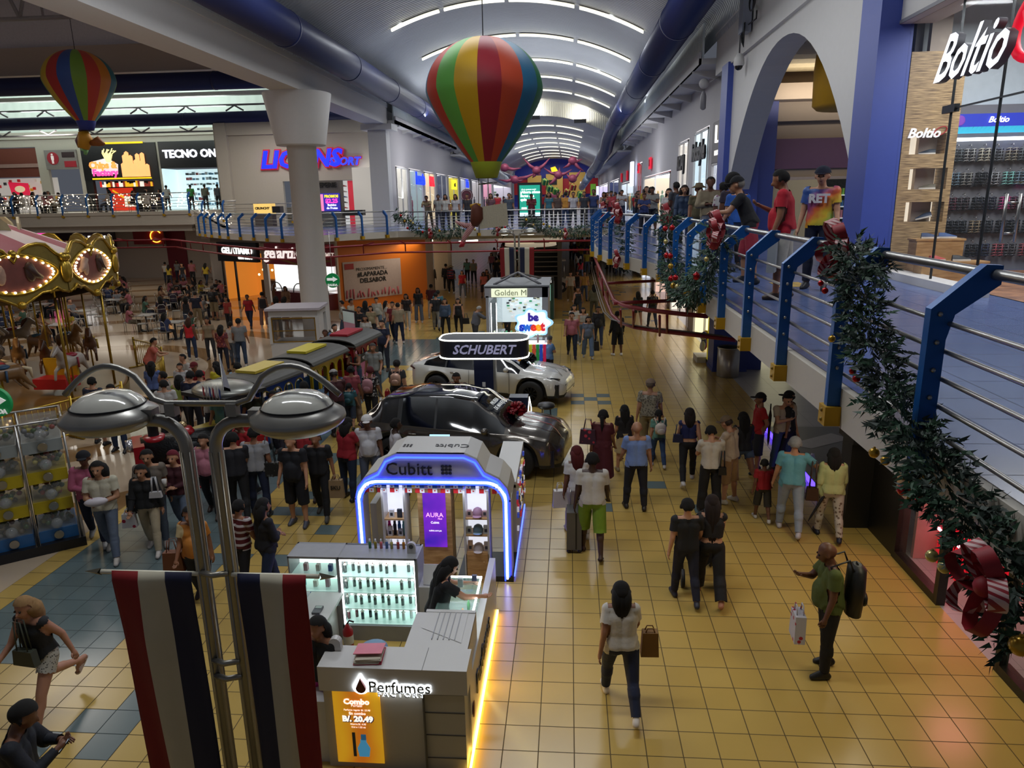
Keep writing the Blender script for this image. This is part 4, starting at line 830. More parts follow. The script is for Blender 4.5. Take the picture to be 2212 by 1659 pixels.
# left corridor shops (upper)
LS=[(42.7,45.5,'#c2bdb4','cream shop window by the corner column, with dark goods'),(46.3,50.3,'#8fa09a','boutique window with rounded blue letters on the glass'),(51.1,54.9,'#d8c8a8','warm window with a red and white logo'),(55.9,60.4,'#3a4258','dim navy window between two bright shops'),(61.3,66.9,'#b8ac40','yellow tinted window with a yellow logo plate'),(68.1,74.4,'#9aa0aa','grey window with the round maroon badge'),(76.1,83.9,'#a8a4a8','pale window far down the west side'),(86.1,95.9,'#c890a8','pink boutique window behind the hanging figure'),(98.1,127.9,'#b8b4c0','last window on the west side')]
for i,(a,b_,c,lb)in enumerate(LS):shopbox('l',-10.0,a,b_,ZS,7.55,-1,c,0,30+i,0.55,lab=lb)
sgn('glowing blue rounded letters on the boutique glass, west side','lacoste',1.0,M('#1030ff',emit=2),49.3,7.0,X=-9.9,side=-1,bold=0.05)
sgn('white and red letters in the warm window, west side','FILA',0.9,M('#e02030',emit=1.5),53.4,6.9,X=-9.9,side=-1,bold=0.04)
sgn('yellow square logo plate on the west side','cat',0.5,M('#302a08',0.5),64.2,6.9,X=-9.9,side=-1,board=(2.6,0.8,M('#f0e020',emit=1.6)))
sgn('small glowing blue letters past the yellow plate, west side','Lola',1.0,M('#1a34e8',emit=1.8),71.5,7.1,X=-9.8,side=-1,bold=0.05)
t=thing('badge_sign','round maroon badge on a bracket over the west shops','sign',(-9.7,70,6.0));MB().cyl((0,-0.05,0),(0,0.05,0),0.6,n=24).build('disc',M('#6a2a38',0.5),t);MB().tube([(0.5*math.cos(a),-0.07,0.5*math.sin(a))for a in [2*PI*i/20 for i in range(20)]],0.04,5,closed=True).build('rim',M('#c8b0b0',0.5),t)
# lower left
def board(lab,p,q,z0,z1,mat,out=0.1,name='shop_sign',cat='sign'):
    d=(q-p).normalized();n_=Vector((d.y,-d.x,0));c=(p+q)/2
    t=thing(name,lab,cat,(c.x,c.y,z0));L=(q-p).length/2
    m=MB();P=[-d*L+n_*0,d*L];m.add([P[0]+n_*out,P[1]+n_*out,P[1]+n_*out+EZ*(z1-z0),P[0]+n_*out+EZ*(z1-z0),P[0],P[1],P[1]+EZ*(z1-z0),P[0]+EZ*(z1-z0)],[(0,1,2,3),(0,4,5,1),(3,2,6,7),(0,3,7,4),(1,5,6,2)])
    m.build('board',mat,t);return t,d,n_
P1,P2=LB(0.04),LB(0.9)   # from the column end towards the west
gb,gd,gn=board('dark red ice cream fascia with white script over the lit gelato counter',P2,P1,2.3,3.45,M('#5c1220',0.5,emit=0.15),0.25)
text('lettering','gelarti.',0.95,M('#f0e4e0',emit=1.0),gd*-1.35+gn*0.3+EZ*0.62,gd,EZ,gb,0.02,0.02,shear=0.2);text('lettering','HELADO GOURMET',0.34,M('#d8c8c0',emit=0.7),gd*1.35+gn*0.3+EZ*0.6,gd,EZ,gb,0.01,0.004)
m=MB();L=(P2-P1).length/2
for k in range(16):
    x0,x1=-L+2*L*k/16,-L+2*L*(k+1)/16;z0,z1=0.1+0.14*math.sin(k*0.5),0.1+0.14*math.sin((k+1)*0.5)
    m.add([gd*x0+gn*0.27+EZ*z0,gd*x1+gn*0.27+EZ*z1,gd*x1+gn*0.27+EZ*(z1+0.1),gd*x0+gn*0.27+EZ*(z0+0.1)],[(0,1,2,3)])
m.build('gold_wave',M('#8a7030',0.5),gb)
t=thing('gelato_counter','white lit ice cream shop interior with posters and curved glass display','shop interior',LB(0.45));nin=-gn
m=MB();L=2.35;m.add([gd*-L+nin*2.2,gd*L+nin*2.2,gd*L+nin*2.2+EZ*2.4,gd*-L+nin*2.2+EZ*2.4],[(0,1,2,3)]);m.add([gd*-L,gd*-L+nin*2.2,gd*-L+nin*2.2+EZ*2.4,gd*-L+EZ*2.4],[(0,1,2,3)]);m.add([gd*L,gd*L+nin*2.2,gd*L+nin*2.2+EZ*2.4,gd*L+EZ*2.4],[(0,3,2,1)]);m.build('interior',M('#dde0e0',emit=0.85),t)
def pbox(m,u,v,z,du,dv,dz,mi=0):
    c=gd*u+nin*v+EZ*z;m.box(c,(du,dv,dz),mi,rot=Matrix((gd,nin,EZ)).transposed())
m=MB();pbox(m,-0.9,2.1,1.6,0.75,0.05,1.3);m.build('poster',M('#e8e6c8',emit=0.5),t)
m=MB()
for k,(u,z,c)in enumerate(((-1.0,1.7,0),(-0.85,1.45,1),(-0.95,1.2,2),(-0.75,1.9,1))):m.ball(gd*u+nin*2.05+EZ*z,0.13,8,c,(1,.2,1))
m.build('ice_cream_pictures',[M('#d04a4a',emit=.4),M('#e8b050',emit=.4),M('#c8d040',emit=.4)],t)
m=MB();pbox(m,1.6,2.0,1.95,0.9,0.06,0.9);m.build('menu_screen',M('#f4f4f8',emit=1.0),t);m=MB();pbox(m,1.3,2.0,2.3,1.9,0.1,0.12);m.build('red_strip',M('#a0304a',0.5),t)
m=MB();pbox(m,0.3,-0.25,0.42,4.2,0.7,0.84);m.build('counter_base',M('#5c1420',0.5),t);m=MB();pbox(m,0.3,-0.2,1.0,4.2,0.7,0.1);m.build('counter_top',M('#e8eaec',emit=0.4),t)
for u in (-1.6,0.2,2.0):
    MB().tube([gd*(u+0.45*math.cos(a))+nin*-0.6+EZ*(0.85+0.5*math.sin(a))for a in [PI*i/10 for i in range(11)]],0.03,6).build('glass_hoop',M('#4a484a',0.3,.5),t)
kb,kd,kn=board('black fascia with white capital letters over the warm lit cafe',D_+(C_-D_)*0.2,D_+(C_-D_)*0.98,2.35,3.45,M('#0d0c0e',0.4),0.25)
text('lettering','GELATIAMO',0.5,M('#f6f4ee',emit=1.6),kd*0.1+kn*0.3+EZ*0.62,kd,EZ,kb,0.02,0.015);text('lettering','caffe bistro',0.28,M('#f6f4ee',emit=1.3),kd*0.8+kn*0.3+EZ*0.25,kd,EZ,kb,0.01,0.01)
t=thing('cafe_interior','orange lit cafe interior with dark framed glass doors','shop interior',D_+(C_-D_)*0.6);L=1.9;nin=-kn
m=MB();m.add([kd*-L+nin*2.5,kd*L+nin*2.5,kd*L+nin*2.5+EZ*2.6,kd*-L+nin*2.5+EZ*2.6],[(0,1,2,3)]);m.add([kd*-L,kd*-L+nin*2.5,kd*-L+nin*2.5+EZ*2.6,kd*-L+EZ*2.6],[(0,1,2,3)]);m.build('interior',M('#c87a2a',emit=0.7),t)
for u in (-1.75,-0.6):
    m=MB();m.box(kd*u+EZ*1.2,(0.1,0.1,2.4),rot=Matrix((kd,nin,EZ)).transposed());m.build('door_frame',DARK,t)
m=MB();m.box(kd*1.1+nin*1.2+EZ*0.6,(1.3,0.6,1.2),rot=Matrix((kd,nin,EZ)).transposed());m.build('counter',M('#5a3a20',0.5),t)
for k in range(4):MB().ball(kd*(0.2+0.4*k)+nin*1+EZ*(1.5+0.3*(k%2)),0.07,8).build('bulb',M('#ffd890',emit=6),t)
t=thing('court_sign','grey panel with red roundel and red plates on the lower court back wall','sign',(-27.9,55.8,3.0))
MB().bb((-1.1,0,0),(1.6,0.1,1.1)).build('panel',M('#c8c4c4',0.5),t);MB().cyl((-0.4,-0.05,0.5),(-0.4,0,0.5),0.45,n=24).build('roundel',M('#9a1c28',emit=.2),t);MB().bb((0.3,-0.04,0.05),(1.5,0,0.45)).build('plate',M('#9a1c28',0.5),t);text('lettering','LGD',0.4,DARK,(0.9,-0.05,0.75),EX,EZ,t,0.01,0.01);MB().ball((-0.4,-0.07,0.5),0.2,8,0,(.4,.1,1.3)).build('symbol',M('#e8dcdc',0.5),t)
t=thing('wall_roundel','small pink ring sign on the white lower court wall','sign',(-27.7,55.9,2.3));MB().cyl((0,-0.05,0),(0,0,0),0.25,n=20).build('disc',M('#a0384a',0.5),t);MB().cyl((0,-0.07,0),(0,-0.04,0),0.12,n=20).build('centre',M('#d8c0c4',0.5),t)
t=thing('jewellery_sign','dark blue board with a glowing diamond and red letters above a lit stall','sign',(-22.9,53.5,3.0))
MB().bb((-1.6,0,0.55),(1.4,0.1,1.6)).build('board',M('#141a58',0.5),t);MB().bb((-1.4,-0.05,-0.45),(1.4,0.1,0.62)).build('board',M('#14121a',0.5),t)
MB().prism([(-0.32,0.15),(-0.18,0.32),(0.18,0.32),(0.32,0.15),(0,-0.25)],(-0.85,-0.12,0.25),EX,EZ,0.04).build('diamond',M('#90d8f0',emit=2.2),t);text('lettering','UO',0.75,M('#ff2030',emit=3),(0.4,-0.15,0.25),EX,EZ,t,0.04,0.03);text('lettering','EMPERIOR',0.22,M('#b0a8a8',emit=.4),(0.2,-0.12,-0.3),EX,EZ,t,0.01)
t=thing('food_stall','narrow snack stall with lit menu and a picture of stacked sausages','shop front',(-22.9,53.6,0));MB().bb((-1.4,1.0,0),(1.4,1.1,2.55)).build('back_wall',M('#3a3638',emit=.3),t)
m=MB();rr=random.Random(9)
for k in range(40):x=rr.uniform(-0.1,1.3);z=rr.uniform(0.9,2.5);m.bb((x,0.9,z),(x+0.12,0.95,z+0.1),rr.randrange(3))
m.build('menu_items',[M('#f0f0f8',emit=1.5),M('#c03030',emit=1),M('#8aa0a0',emit=.8)],t)
m=MB()
for k in range(6):m.ball((-0.8,0.6,1.0+0.2*k),0.14,8,0,(1.6,.6,.7))
m.build('sausage_picture',M('#c88a50',emit=.6),t);MB().cyl((-0.2,0,0),(-0.2,0,0.9),0.55,n=20).build('counter',M('#a02028',0.5),t)
t=thing('lit_signs','white glowing capital letters on a dark fascia behind the carousel roof','sign',(-38.2,55.0,3.1));MB().bb((-3.2,0,-0.6),(2.6,0.1,0.7)).build('board',M('#2a1616',0.5),t);text('lettering','TO DELL',0.75,M('#ffffff',emit=2.5),(0.6,-0.05,0.0),EX,EZ,t,0.03,0.03)
t=thing('neon_logo','orange neon crown line drawing on a red panel behind the carousel roof','sign',(-32.6,55.0,3.5));MB().bb((-1.5,0,-0.8),(1.0,0.1,0.6)).build('board',M('#7a1420',0.5),t)
m=MB();m.tube([(0.45*math.cos(a)+0.4,-0.06,0.45*math.sin(a)-0.2)for a in [0.6+4.9*i/16 for i in range(17)]],0.035,5);m.tube([(0.0,-0.06,0.2),(0.35,-0.06,0.45),(0.8,-0.06,0.25)],0.035,5);m.build('neon_line',M('#ffb030',emit=5),t)
t=thing('pink_logo','bright pink rounded sign at the far west edge over the carousel','sign',(-41.5,55.0,3.4));MB().ball((0,0,0),0.6,16,0,(1.2,.2,.9)).build('blob',M('#f0309a',emit=1.8),t)
t=thing('roller_shutter','dark red roller shutter on the lower court back wall','shutter',(-31,55.9,0));MB().bb((-1.0,0,0),(0.6,0.08,3.7)).build('slats',ribbed('red_slats','#74182a',0,.5,1,.5),t)
od=(A_-B_).normalized();on_=Vector((od.y,-od.x,0));t=thing('hoarding_poster','large pale poster with black slogan and pink crowd drawing on the orange hoarding','poster',B_+od*2.1+on_*0.05)
m=MB();m.add([od*-1.9,od*1.75,od*1.75+EZ*2.05,od*-1.9+EZ*2.05],[(0,1,2,3)]);
for v_ in range(len(m.v)):m.v[v_]=(m.v[v_][0],m.v[v_][1],m.v[v_][2]+0.45)
m.build('sheet',M('#a99a9a',0.6),t);text('lettering','PROXIMAMENTE...',0.24,DARK,od*-0.15+on_*0.02+EZ*2.05,od,EZ,t,0.003,0.0);text('lettering','#LAPARADA\nDELSABOR',0.34,M('#0c0c10',0.5),od*-0.1+on_*0.02+EZ*1.6,od,EZ,t,0.003,0.012)
m=MB();rr=random.Random(5)
for k in range(16):x=-1.8+k*0.22;m.tube([od*x+on_*0.02+EZ*(0.5+0.1*rr.random()),od*(x+rr.uniform(-.1,.1))+on_*0.02+EZ*(0.75+0.3*rr.random())],0.05,5)
m.build('crowd_drawing',M('#b05a66',0.6),t);m=MB();m.prism([(0,0),(.55,0),(.55,.3),(0,.3)],od*-1.8+on_*0.01+EZ*2.1,od,EZ,.01);m.build('red_logo',RED2,t)
def exit_sign(lab,loc,r=0.33,s=1):
    t=thing('exit_sign',lab,'sign',loc);MB().cyl((0,0.0,0),(0,0.05,0),r,n=32).build('disc',M('#0e7a40',0.4,emit=0.25),t)
    MB().prism([(-.75*r,-.13*r),(.1*r,-.13*r),(.1*r,-.32*r),(.75*r,.05*r),(.1*r,.42*r),(.1*r,.22*r),(-.75*r,.22*r)],(0,-0.0,0.12*r),EX,EZ,0.012).build('arrow',M('#f2f4f0',emit=.35),t)
    text('lettering','SALIDA',r*0.42,M('#f2f4f0',emit=.3),(0,-0.015,-0.62*r),EX,EZ,t,0.005,0.004)
    MB().cyl((0,0.02,r),(0,0.02,r+1.3),0.008).build('wire',METAL,t);return t
exit_sign('round green exit sign with white arrow hanging by the big round column',tuple(GY(718,606,22)),0.225)
exit_sign('round green exit sign cut by the west edge, over the carousel fence',tuple(GY(-8,870,8)),0.18)
RT=M('#7e1220',0.4,0.1,name='red_track')
def PZ(l,z):return[G(a,b,z)for a,b in l]
t=thing('monorail_track','red steel overhead toy train track curving below the east balcony','track',(0,0,0))
MB().tube(PZ([(1529,683),(1480,679),(1400,670),(1350,661),(1327,650),(1311,615),(1296,582),(1283,553)],2.95),0.055,8).build('top_beam',RT,t)
low=PZ([(1590,735),(1510,725),(1420,715),(1370,707),(1340,697),(1322,680),(1310,650),(1298,615),(1286,575)],2.3)
MB().tube(low,0.05,8).build('lower_beam',RT,t)
for o_ in (0.12,0.24):MB().tube([p+Vector((-0.1-o_*0.6,o_,0.06))for p in low],0.015,5).build('running_rail',M('#6a6462',0.4,.6),t)
MB().tube(PZ([(1325,655),(1460,649)],2.95),0.05,6).build('cross_beam',RT,t);MB().tube(PZ([(1308,612),(1428,606)],2.95),0.05,6).build('cross_beam',RT,t);MB().tube([G(1283,553,2.95),G(1335,542,3.1)],0.05,6).build('cross_beam',RT,t)
for(a,b_)in (((1425,682),(1425,725)),((1441,681),(1441,718)),((1340,668),(1342,705)),((1368,670),(1368,707)),((1300,600),(1304,640)),((1290,572),(1293,600)),((1312,630),(1316,660))):
    MB().tube([G(*a,2.95),G(*b_,2.3)],0.03,6).build('hanger',RT,t)
t=thing('monorail_track','thin red track and frames hung along the footbridge and round the carousel court','track')
tp_=[(1.5,32.6,0),(-3.5,32.6,0),(-8.0,32.6,0),(-9.9,30.6,0),(-11.3,29.2,0),(-12.9,29.8,0),(-15.5,32.4,0),(-19.5,36.5,0),(-22,39.4,0),(-34,39.4,0)]
for z,r in ((3.75,0.05),(3.35,0.045)):MB().tube([(x,y,z)for x,y,_ in tp_],r,6).build('beam',RT,t)
s=0.5;q2=[(x,y)for x,y,_ in tp_]
while s<plen(q2):
    p,tg=path_at(q2,s);MB().tube([(p[0],p[1],3.35),(p[0],p[1],3.75),(p[0]+tg[1]*-0.9,p[1]+tg[0]*0.9,3.9)],0.03,5).build('hanger',RT,t);s+=2.1
# hanging decorations, lamp posts, screen
def balloon(lab,c,R,colors,off=0,skirt='#9fae2c'):
    t=thing('hot_air_balloon',lab,'balloon',c)
    prof=[]
    for i in range(25):
        a=PI*0.5-i/24*PI*0.5*1.0;prof.append((R*math.cos(a),0.86*R*math.sin(a)))
    for i in range(1,19):
        f=i/18;prof.append((R*(1-0.72*(f**1.35)*(1.0))*1.0 if f<1 else R*0.28,-R*1.15*f))
    prof=[(max(0.001,r),z)for r,z in prof]
    n=64;idx={c_:i for i,c_ in enumerate(dict.fromkeys(colors))}
    MB().lathe(prof,n=n,mi=lambda k:idx[colors[(k//4+off)%len(colors)]]).build('envelope',[M(c_,0.55,var=0.04,scale=3)for c_ in idx],t)
    MB().lathe([(R*0.28,-R*1.15),(R*0.19,-R*1.42),(R*0.185,-R*1.42),(R*0.27,-R*1.15)],n=32).build('skirt',M(skirt,0.55),t)
    MB().cyl((0,0,R*0.86),(0,0,R*0.86+3.5),0.012,n=5).build('wire',DARK,t)
    return t
cols16=['#2a7a4a']*16
base_c={0:'#1f5f8a',1:'#6aa83a',2:'#9a1c1c',3:'#c0901a',4:'#1f5f8a',5:'#c85a1a',6:'#9a1c24',7:'#b8a020',8:'#2a6a8a',9:'#b8301c',10:'#5aa040',11:'#c09410',12:'#8a0c20',13:'#b03c1a',14:'#1f6488',15:'#1c6a3c'}
b1=balloon('big hot air balloon with vertical red, yellow, green, orange and blue stripes over the hall',(-1.88,17.0,7.92),1.3,[base_c[i]for i in range(16)])
b2=balloon('small striped hot air balloon cut off by the blue duct above the carousel court',(-19.9,30.0,10.6),1.35,['#b83c2c','#c87a20','#2c6c6c','#6c9430','#c0a020','#a82c28','#2c4c8c','#6c9430'],off=2,skirt='#23368a')
def P17(px,py,d=0):return GY(px,py,17.0+d)
t=thing('hanging_elf','hanging elf figure in a brown coat with candy striped legs beside the cream banner','figure',P17(1028,465));o3=Vector(t.location)
def rel(l,d=0):return[P17(a,b,d)-o3 for a,b in l]
MB().tube(rel([(1024,442),(1030,452),(1030,470),(1024,488)]),[0.07,0.14,0.15,0.09],12).build('coat',M('#5a2814',0.7),t);MB().tube(rel([(1016,446),(1028,442),(1038,444)]),0.04,8).build('collar',M('#c0901c',0.6),t)
MB().tube(rel([(1022,484),(1012,500),(1003,514),(1000,526)]),[0.08,0.07,0.055,0.05],10).build('leg',CANDY,t);MB().tube(rel([(1018,488),(1004,487),(990,482),(984,478)]),[0.07,0.06,0.045,0.03],10).build('leg',CANDY,t)
MB().tube(rel([(1001,522),(998,530),(992,533)]),[0.06,0.06,0.02],8).build('shoe',M('#a01828',0.5),t)
t=thing('hanging_banner','blank cream cloth banner hanging from the elf figure under the balloon','banner',P17(1064,468));o3=Vector(t.location)
m=MB();q=rel([(1032,448),(1094,438),(1098,487),(1037,495)]);m.add(q+[v+Vector((0,.04,0))for v in q],[(0,3,2,1),(4,5,6,7),(0,1,5,4),(2,3,7,6),(1,2,6,5),(0,4,7,3)]);m.build('cloth',M('#b5ac96',0.8,bump=0.5,scale=30),t)
MB().tube(rel([(1020,470),(1032,448)]),0.012,5).build('cord',DARK,t)
t=thing('balloon_frame','thin pale metal frame below the mouth of the big balloon','frame',P17(1040,400));o3=Vector(t.location)
m=MB();m.tube(rel([(1033,398),(1048,398)]),0.01,5);m.tube(rel([(1034,380),(1034,440)]),0.01,5);m.tube(rel([(1054,380),(1056,438)]),0.01,5);m.tube(rel([(1033,398),(1074,394)]),0.02,6);m.build('bar',METAL,t)
t=thing('hanging_figures','blurred pair of costumed puppets dangling under the small balloon','puppets',GY(182,310,30));o3=Vector(t.location)
def r30(l):return[GY(a,b,30)-o3 for a,b in l]
MB().tube(r30([(180,285),(184,300),(180,320)]),[0.2,0.3,0.22],10).build('body',M('#c08a1a',0.6),t);MB().tube(r30([(176,290),(172,305),(176,318)]),[0.12,0.18,0.14],8).build('jacket',M('#5a2438',0.6),t);MB().tube(r30([(178,320),(186,326),(184,334)]),[0.12,0.1,0.06],8).build('leg',M('#7ab070',0.6),t);MB().tube(r30([(196,310),(212,305),(226,312)]),[0.1,0.2,0.05],8).build('tail_piece',M('#8a4c14',0.6),t);MB().ball(r30([(180,282)])[0],0.18,10).build('head',M('#3a2018',0.6),t)
m=MB()
for a,b_ in (((172,262),(172,285)),((197,262),(190,282))):m.tube(r30([a,b_]),0.02,4)
m.build('cord',DARK,t);MB().tube(r30([(182,265),(186,278)]),[0.25,0.22],10).build('basket',M('#2e2430',0.6),t)
PINK=M('#a04a62',0.5,0.2,name='pink_metal')
arms=[((1090,362),[(1126,363),(1081,355),(1082,368)]),((1159,368),[(1130,341),(1188,341),(1150,384),(1168,378)]),((1237,347),[(1258,343),(1262,370),(1216,363),(1240,350)]),((1206,378),[(1175,363),(1235,366),(1182,402),(1209,362)]),((1112,388),[(1077,388),(1165,370),(1102,379),(1135,386)]),((1237,386),[(1256,366),(1222,374),(1228,380)]),((1196,425),[(1212,412),(1184,432)])]
nm=['westmost, beside the balloon mouth','one with two raised arms','highest, with small studs','broad one in the middle','low one above the screen','small one on the east','lowest one by the gifts']
for k,(h,tips)in enumerate(arms):
    p=GY(*h,60);t=thing('pink_branch','pink metal spiked branch hanging before the food hall, the %s'%nm[k],'decoration',p,group='pink branches hanging over the far hall')
    MB().ball((0,0,0),0.3,10,0,(1.2,1,1.1)).build('hub',PINK,t)
    for tp2 in tips:
        e=GY(*tp2,60)-p;MB().tube([(0,0,0),e*0.5+Vector((0,0,-0.12)),e],[0.17,0.12,0.02],7).build('arm',PINK,t)
for k,(px,py,c)in enumerate(((1177,393,'#1a6a3a'),(1187,407,'#1c6c40'),(1200,413,'#3a7a2a'),(1254,421,'#187040'),(1224,415,'#8a2a24'),(1237,404,'#9c2c2c'))):
    t=thing('gift_box','hanging %s gift box below the pink branches, %s'%(('green','green','green','green','dull red','red')[k],('top one','second one, tilted','third one','east one alone','lower one','one nearer the east branch')[k]),'gift box',GY(px,py,59),0.5,'gift boxes under the pink branches');t.rotation_euler.x=0.5
    MB().box((0,0,0),(0.42,0.42,0.4)).build('box',M(c,0.5),t);m=MB();m.box((0,0,0),(0.44,0.08,0.42));m.box((0,0,0),(0.08,0.44,0.42));m.build('ribbon',M('#c0c060',0.5),t)
t=thing('food_hall_front','colourful food hall facade with tall tan towers, blue arch and a red band of letters at the end of the mall','facade',(-2.6,130,ZF))
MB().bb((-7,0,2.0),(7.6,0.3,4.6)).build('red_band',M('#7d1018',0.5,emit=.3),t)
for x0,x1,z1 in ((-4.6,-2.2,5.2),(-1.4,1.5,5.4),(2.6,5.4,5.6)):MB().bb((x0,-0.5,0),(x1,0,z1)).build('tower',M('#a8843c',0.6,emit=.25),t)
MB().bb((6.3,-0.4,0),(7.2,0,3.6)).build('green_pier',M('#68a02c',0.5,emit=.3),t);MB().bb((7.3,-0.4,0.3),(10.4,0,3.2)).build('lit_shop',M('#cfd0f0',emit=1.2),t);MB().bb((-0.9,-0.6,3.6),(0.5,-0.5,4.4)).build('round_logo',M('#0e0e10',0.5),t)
MB().prism([(0,0),(1.1,0.1),(0.6,0.9),(-0.2,0.7)],(-0.4,-0.3,5.75),EX,EZ,0.1).build('yellow_crown',M('#f0c818',emit=1.2),t);text('lettering','FOOD COURT',0.8,M('#e8c8c0',emit=.8),(1.0,-0.4,4.2),EX,EZ,t,.05)if False else None
text('lettering','ET',1.0,M('#f0e8e8',emit=.8),(5.0,-0.6,3.6),EX,EZ,t,.03,.02)
t=thing('advertising_screen','tall green lit advertising screen on the footbridge with white Spanish text','screen',GY(1145,492,36)-EZ*0.0);bx=t.location.copy();bx.z=ZF;t.location=bx
p0,p1=GY(1118,395,36),GY(1171,470,36);w2,z0,z1=(p1.x-p0.x)/2,p1.z-ZF,p0.z-ZF;cx=(p0.x+p1.x)/2-bx.x
MB().bb((cx-w2,-0.08,z0),(cx+w2,0.12,z1)).build('frame',DARK,t);MB().bb((cx-w2+.09,-0.1,z0+.08),(cx+w2-.09,-0.08,z1-.12)).build('screen',M('#1a8a74',emit=1.1),t);MB().bb((cx-w2+.09,-0.11,z0+.08),(cx+w2-.09,-0.1,z0+.25)).build('white_strip',M('#d0e8f0',emit=1.2),t);MB().bb((cx-w2,-0.02,0),(cx+w2,0.1,z0)).build('plinth',M('#4a4a4a',0.5),t)
SCW=M('#ffffff',emit=1.6)
text('lettering','¿Ahora cómo\nllegas a la\nquincena?',0.175,SCW,(cx-0.45,-0.115,z1-0.62),EX,EZ,t,0.002,0.006,align='LEFT');text('lettering','¿Te lo gastaste todo?',0.085,SCW,(cx-0.05,-0.115,z1-0.32),EX,EZ,t,0.002,0.001);MB().bb((cx-.4,-.115,z0+.42),(cx-.15,-.11,z0+.5)).build('small_mark',SCW,t)
# double street lamps with flag banners
LMET=M('#8d8a84',0.35,0.75,var=0.05,name='lamp_metal')
def street_lamp(lab,loc,sc=(1,1,1),heads=((-0.62,4.2),(0.71,4.2))):
    t=thing('street_lamp',lab,'street lamp',loc);t.scale=sc
    for s in (-1,1):
        hx,hz=heads[0]if s<0 else heads[1];px_=0.105*s
        path=[(px_,0,0),(px_,0,hz-0.22)]+[(px_+s*0.2*(1-math.cos(a)),0,hz-0.22+0.2*math.sin(a))for a in [PI*i/12 for i in range(1,7)]]+[(hx-s*0.25,0,hz-0.02)]
        MB().tube(path,0.045,14).build('pole',LMET,t)
        m=MB();
        for k in range(6):a=2*PI*k/6+.3;m.tube([(px_+0.045*math.cos(a),0.045*math.sin(a),0),(px_+0.045*math.cos(a),0.045*math.sin(a),hz-0.24)],0.007,4)
        m.build('pole_rib',LMET,t)
        hd=MB();hd.lathe([(0.0,-0.085),(0.2,-0.085),(0.22,-0.08),(0.30,-0.03),(0.315,0.0),(0.31,0.03),(0.25,0.07),(0.235,0.085)],(hx,0,hz),40);o=hd.build('lamp_head',M('#96948f',0.3,0.6,var=.03),t)
        MB().lathe([(0.235,0.085),(0.21,0.125),(0.15,0.165),(0.07,0.185),(0.0,0.19)],(hx,0,hz),36).build('dome',M('#b9b7ae',0.12,coat=.5),o)
        MB().lathe([(0.0,-0.1),(0.12,-0.098),(0.19,-0.087)],(hx,0,hz),30).build('lens',M('#fffdf0',emit=7),o)
        MB().lathe([(0.232,0.083),(0.242,0.088),(0.236,0.096)],(hx,0,hz),40).build('gasket',DARK,o)
        MB().box((hx-s*0.27,0,hz+0.03),(0.12,0.09,0.07)).build('clamp',LMET,t)
    l0,r0=heads[0][0],heads[1][0];z=heads[0][1]
    pts=[]
    for i in range(11):f=i/10;pts.append((l0-0.3+f*0.52,0,z+0.16+0.2*math.sin(PI*f*0.78)))
    pts+=[(l0+0.33,0,z+0.13),(l0+0.42,0,z+0.10),(r0-0.42,0,z+0.10),(r0-0.33,0,z+0.13)]
    for i in range(11):f=1-i/10;pts.append((r0+0.3-f*0.52,0,z+0.16+0.2*math.sin(PI*f*0.78)))
    MB().tube(pts,0.021,10).build('top_arm',LMET,t)
    for x in (l0+0.45,r0-0.45):MB().box((x,0,z+0.06),(0.07,0.07,0.09)).build('arm_bracket',LMET,t)
    for zz in (3.05,2.33,2.2,0.6):MB().tube([(-0.1,-0.04,zz),(0,-0.075,zz),(0.1,-0.04,zz)],0.022,8).build('clip',LMET,t)
    return t
FR,FW,FN=M('#7a0a14',0.75,var=.08),M('#b5b0a0',0.75,var=.05),M('#0a1236',0.7,var=.1)
def flag_banner(lab,loc,wd,ht,order,dirx,sc=1.0,tip=True):
    """cloth of three upright stripes hanging from a bar that points away from the lamp"""
    t=thing('flag_banner',lab,'flag banner',loc)
    MB().cyl((-0.02*dirx,0,0),(dirx*(wd+0.12*sc),0,0),0.017*sc,n=10).build('bar',M('#c9c6b8',0.4),t)
    if tip:
        m=MB();x=dirx*(wd+0.12*sc);m.add([(x,0,0.03*sc),(x,0,-0.03*sc),(x+dirx*0.13*sc,0,0),(x+dirx*.02*sc,.02*sc,0),(x+dirx*.02*sc,-.02*sc,0)],[(0,2,3),(3,2,1),(1,2,4),(4,2,0)]);m.build('spear_tip',M('#6f6a5c',0.4,.6),t)
    m=MB();nx,nz=18,30;off=dirx*0.03*sc
    for j in range(nz+1):
        f=j/nz
        for i in range(nx+1):
            u=i/nx;x=off+dirx*wd*u*(1-0.06*f);y=-0.02*sc+sc*(0.035*math.sin(u*7+f*1.5)*min(1,f*4)+0.02*math.sin(u*16+f*3)*f)
            z=0.018*sc-ht*f
            if j==0:y=0;
            m.v.append((x,y-0.015*sc*(1 if j==0 else 1),z))
    for j in range(nz):
        for i in range(nx):
            a=j*(nx+1)+i;m.f.append((a,a+1,a+nx+2,a+nx+1));m.mi.append(order[min(2,i*3//nx)]);m.sm.append(True)
    o=m.build('cloth',[FR,FW,FN],t);md=o.modifiers.new('thick','SOLIDIFY');md.thickness=0.004
    return t
street_lamp('double street lamp on twin ribbed poles rising past the perfume counter',(-2.525,4.5,0))
flag_banner('hanging flag banner in red, white and navy, on the west side of the near street lamp',(-2.66,4.46,3.04),0.60,2.1,(2,1,0),-1)
flag_banner('hanging flag banner in navy, white and red, on the east side of the near street lamp',(-2.38,4.46,3.04),0.50,2.1,(2,1,0),1)
street_lamp('small-looking double street lamp rising behind the jewellery kiosk, with flag banners',(-2.25,31.5,0),(0.85,0.85,1.0))
for s in (-1,1):flag_banner('flag banner on the %s side of the lamp behind the jewellery kiosk'%('west' if s<0 else 'east'),(-2.25+0.1*s,31.45,3.55),0.62,2.0,(2,1,0),s,tip=False)
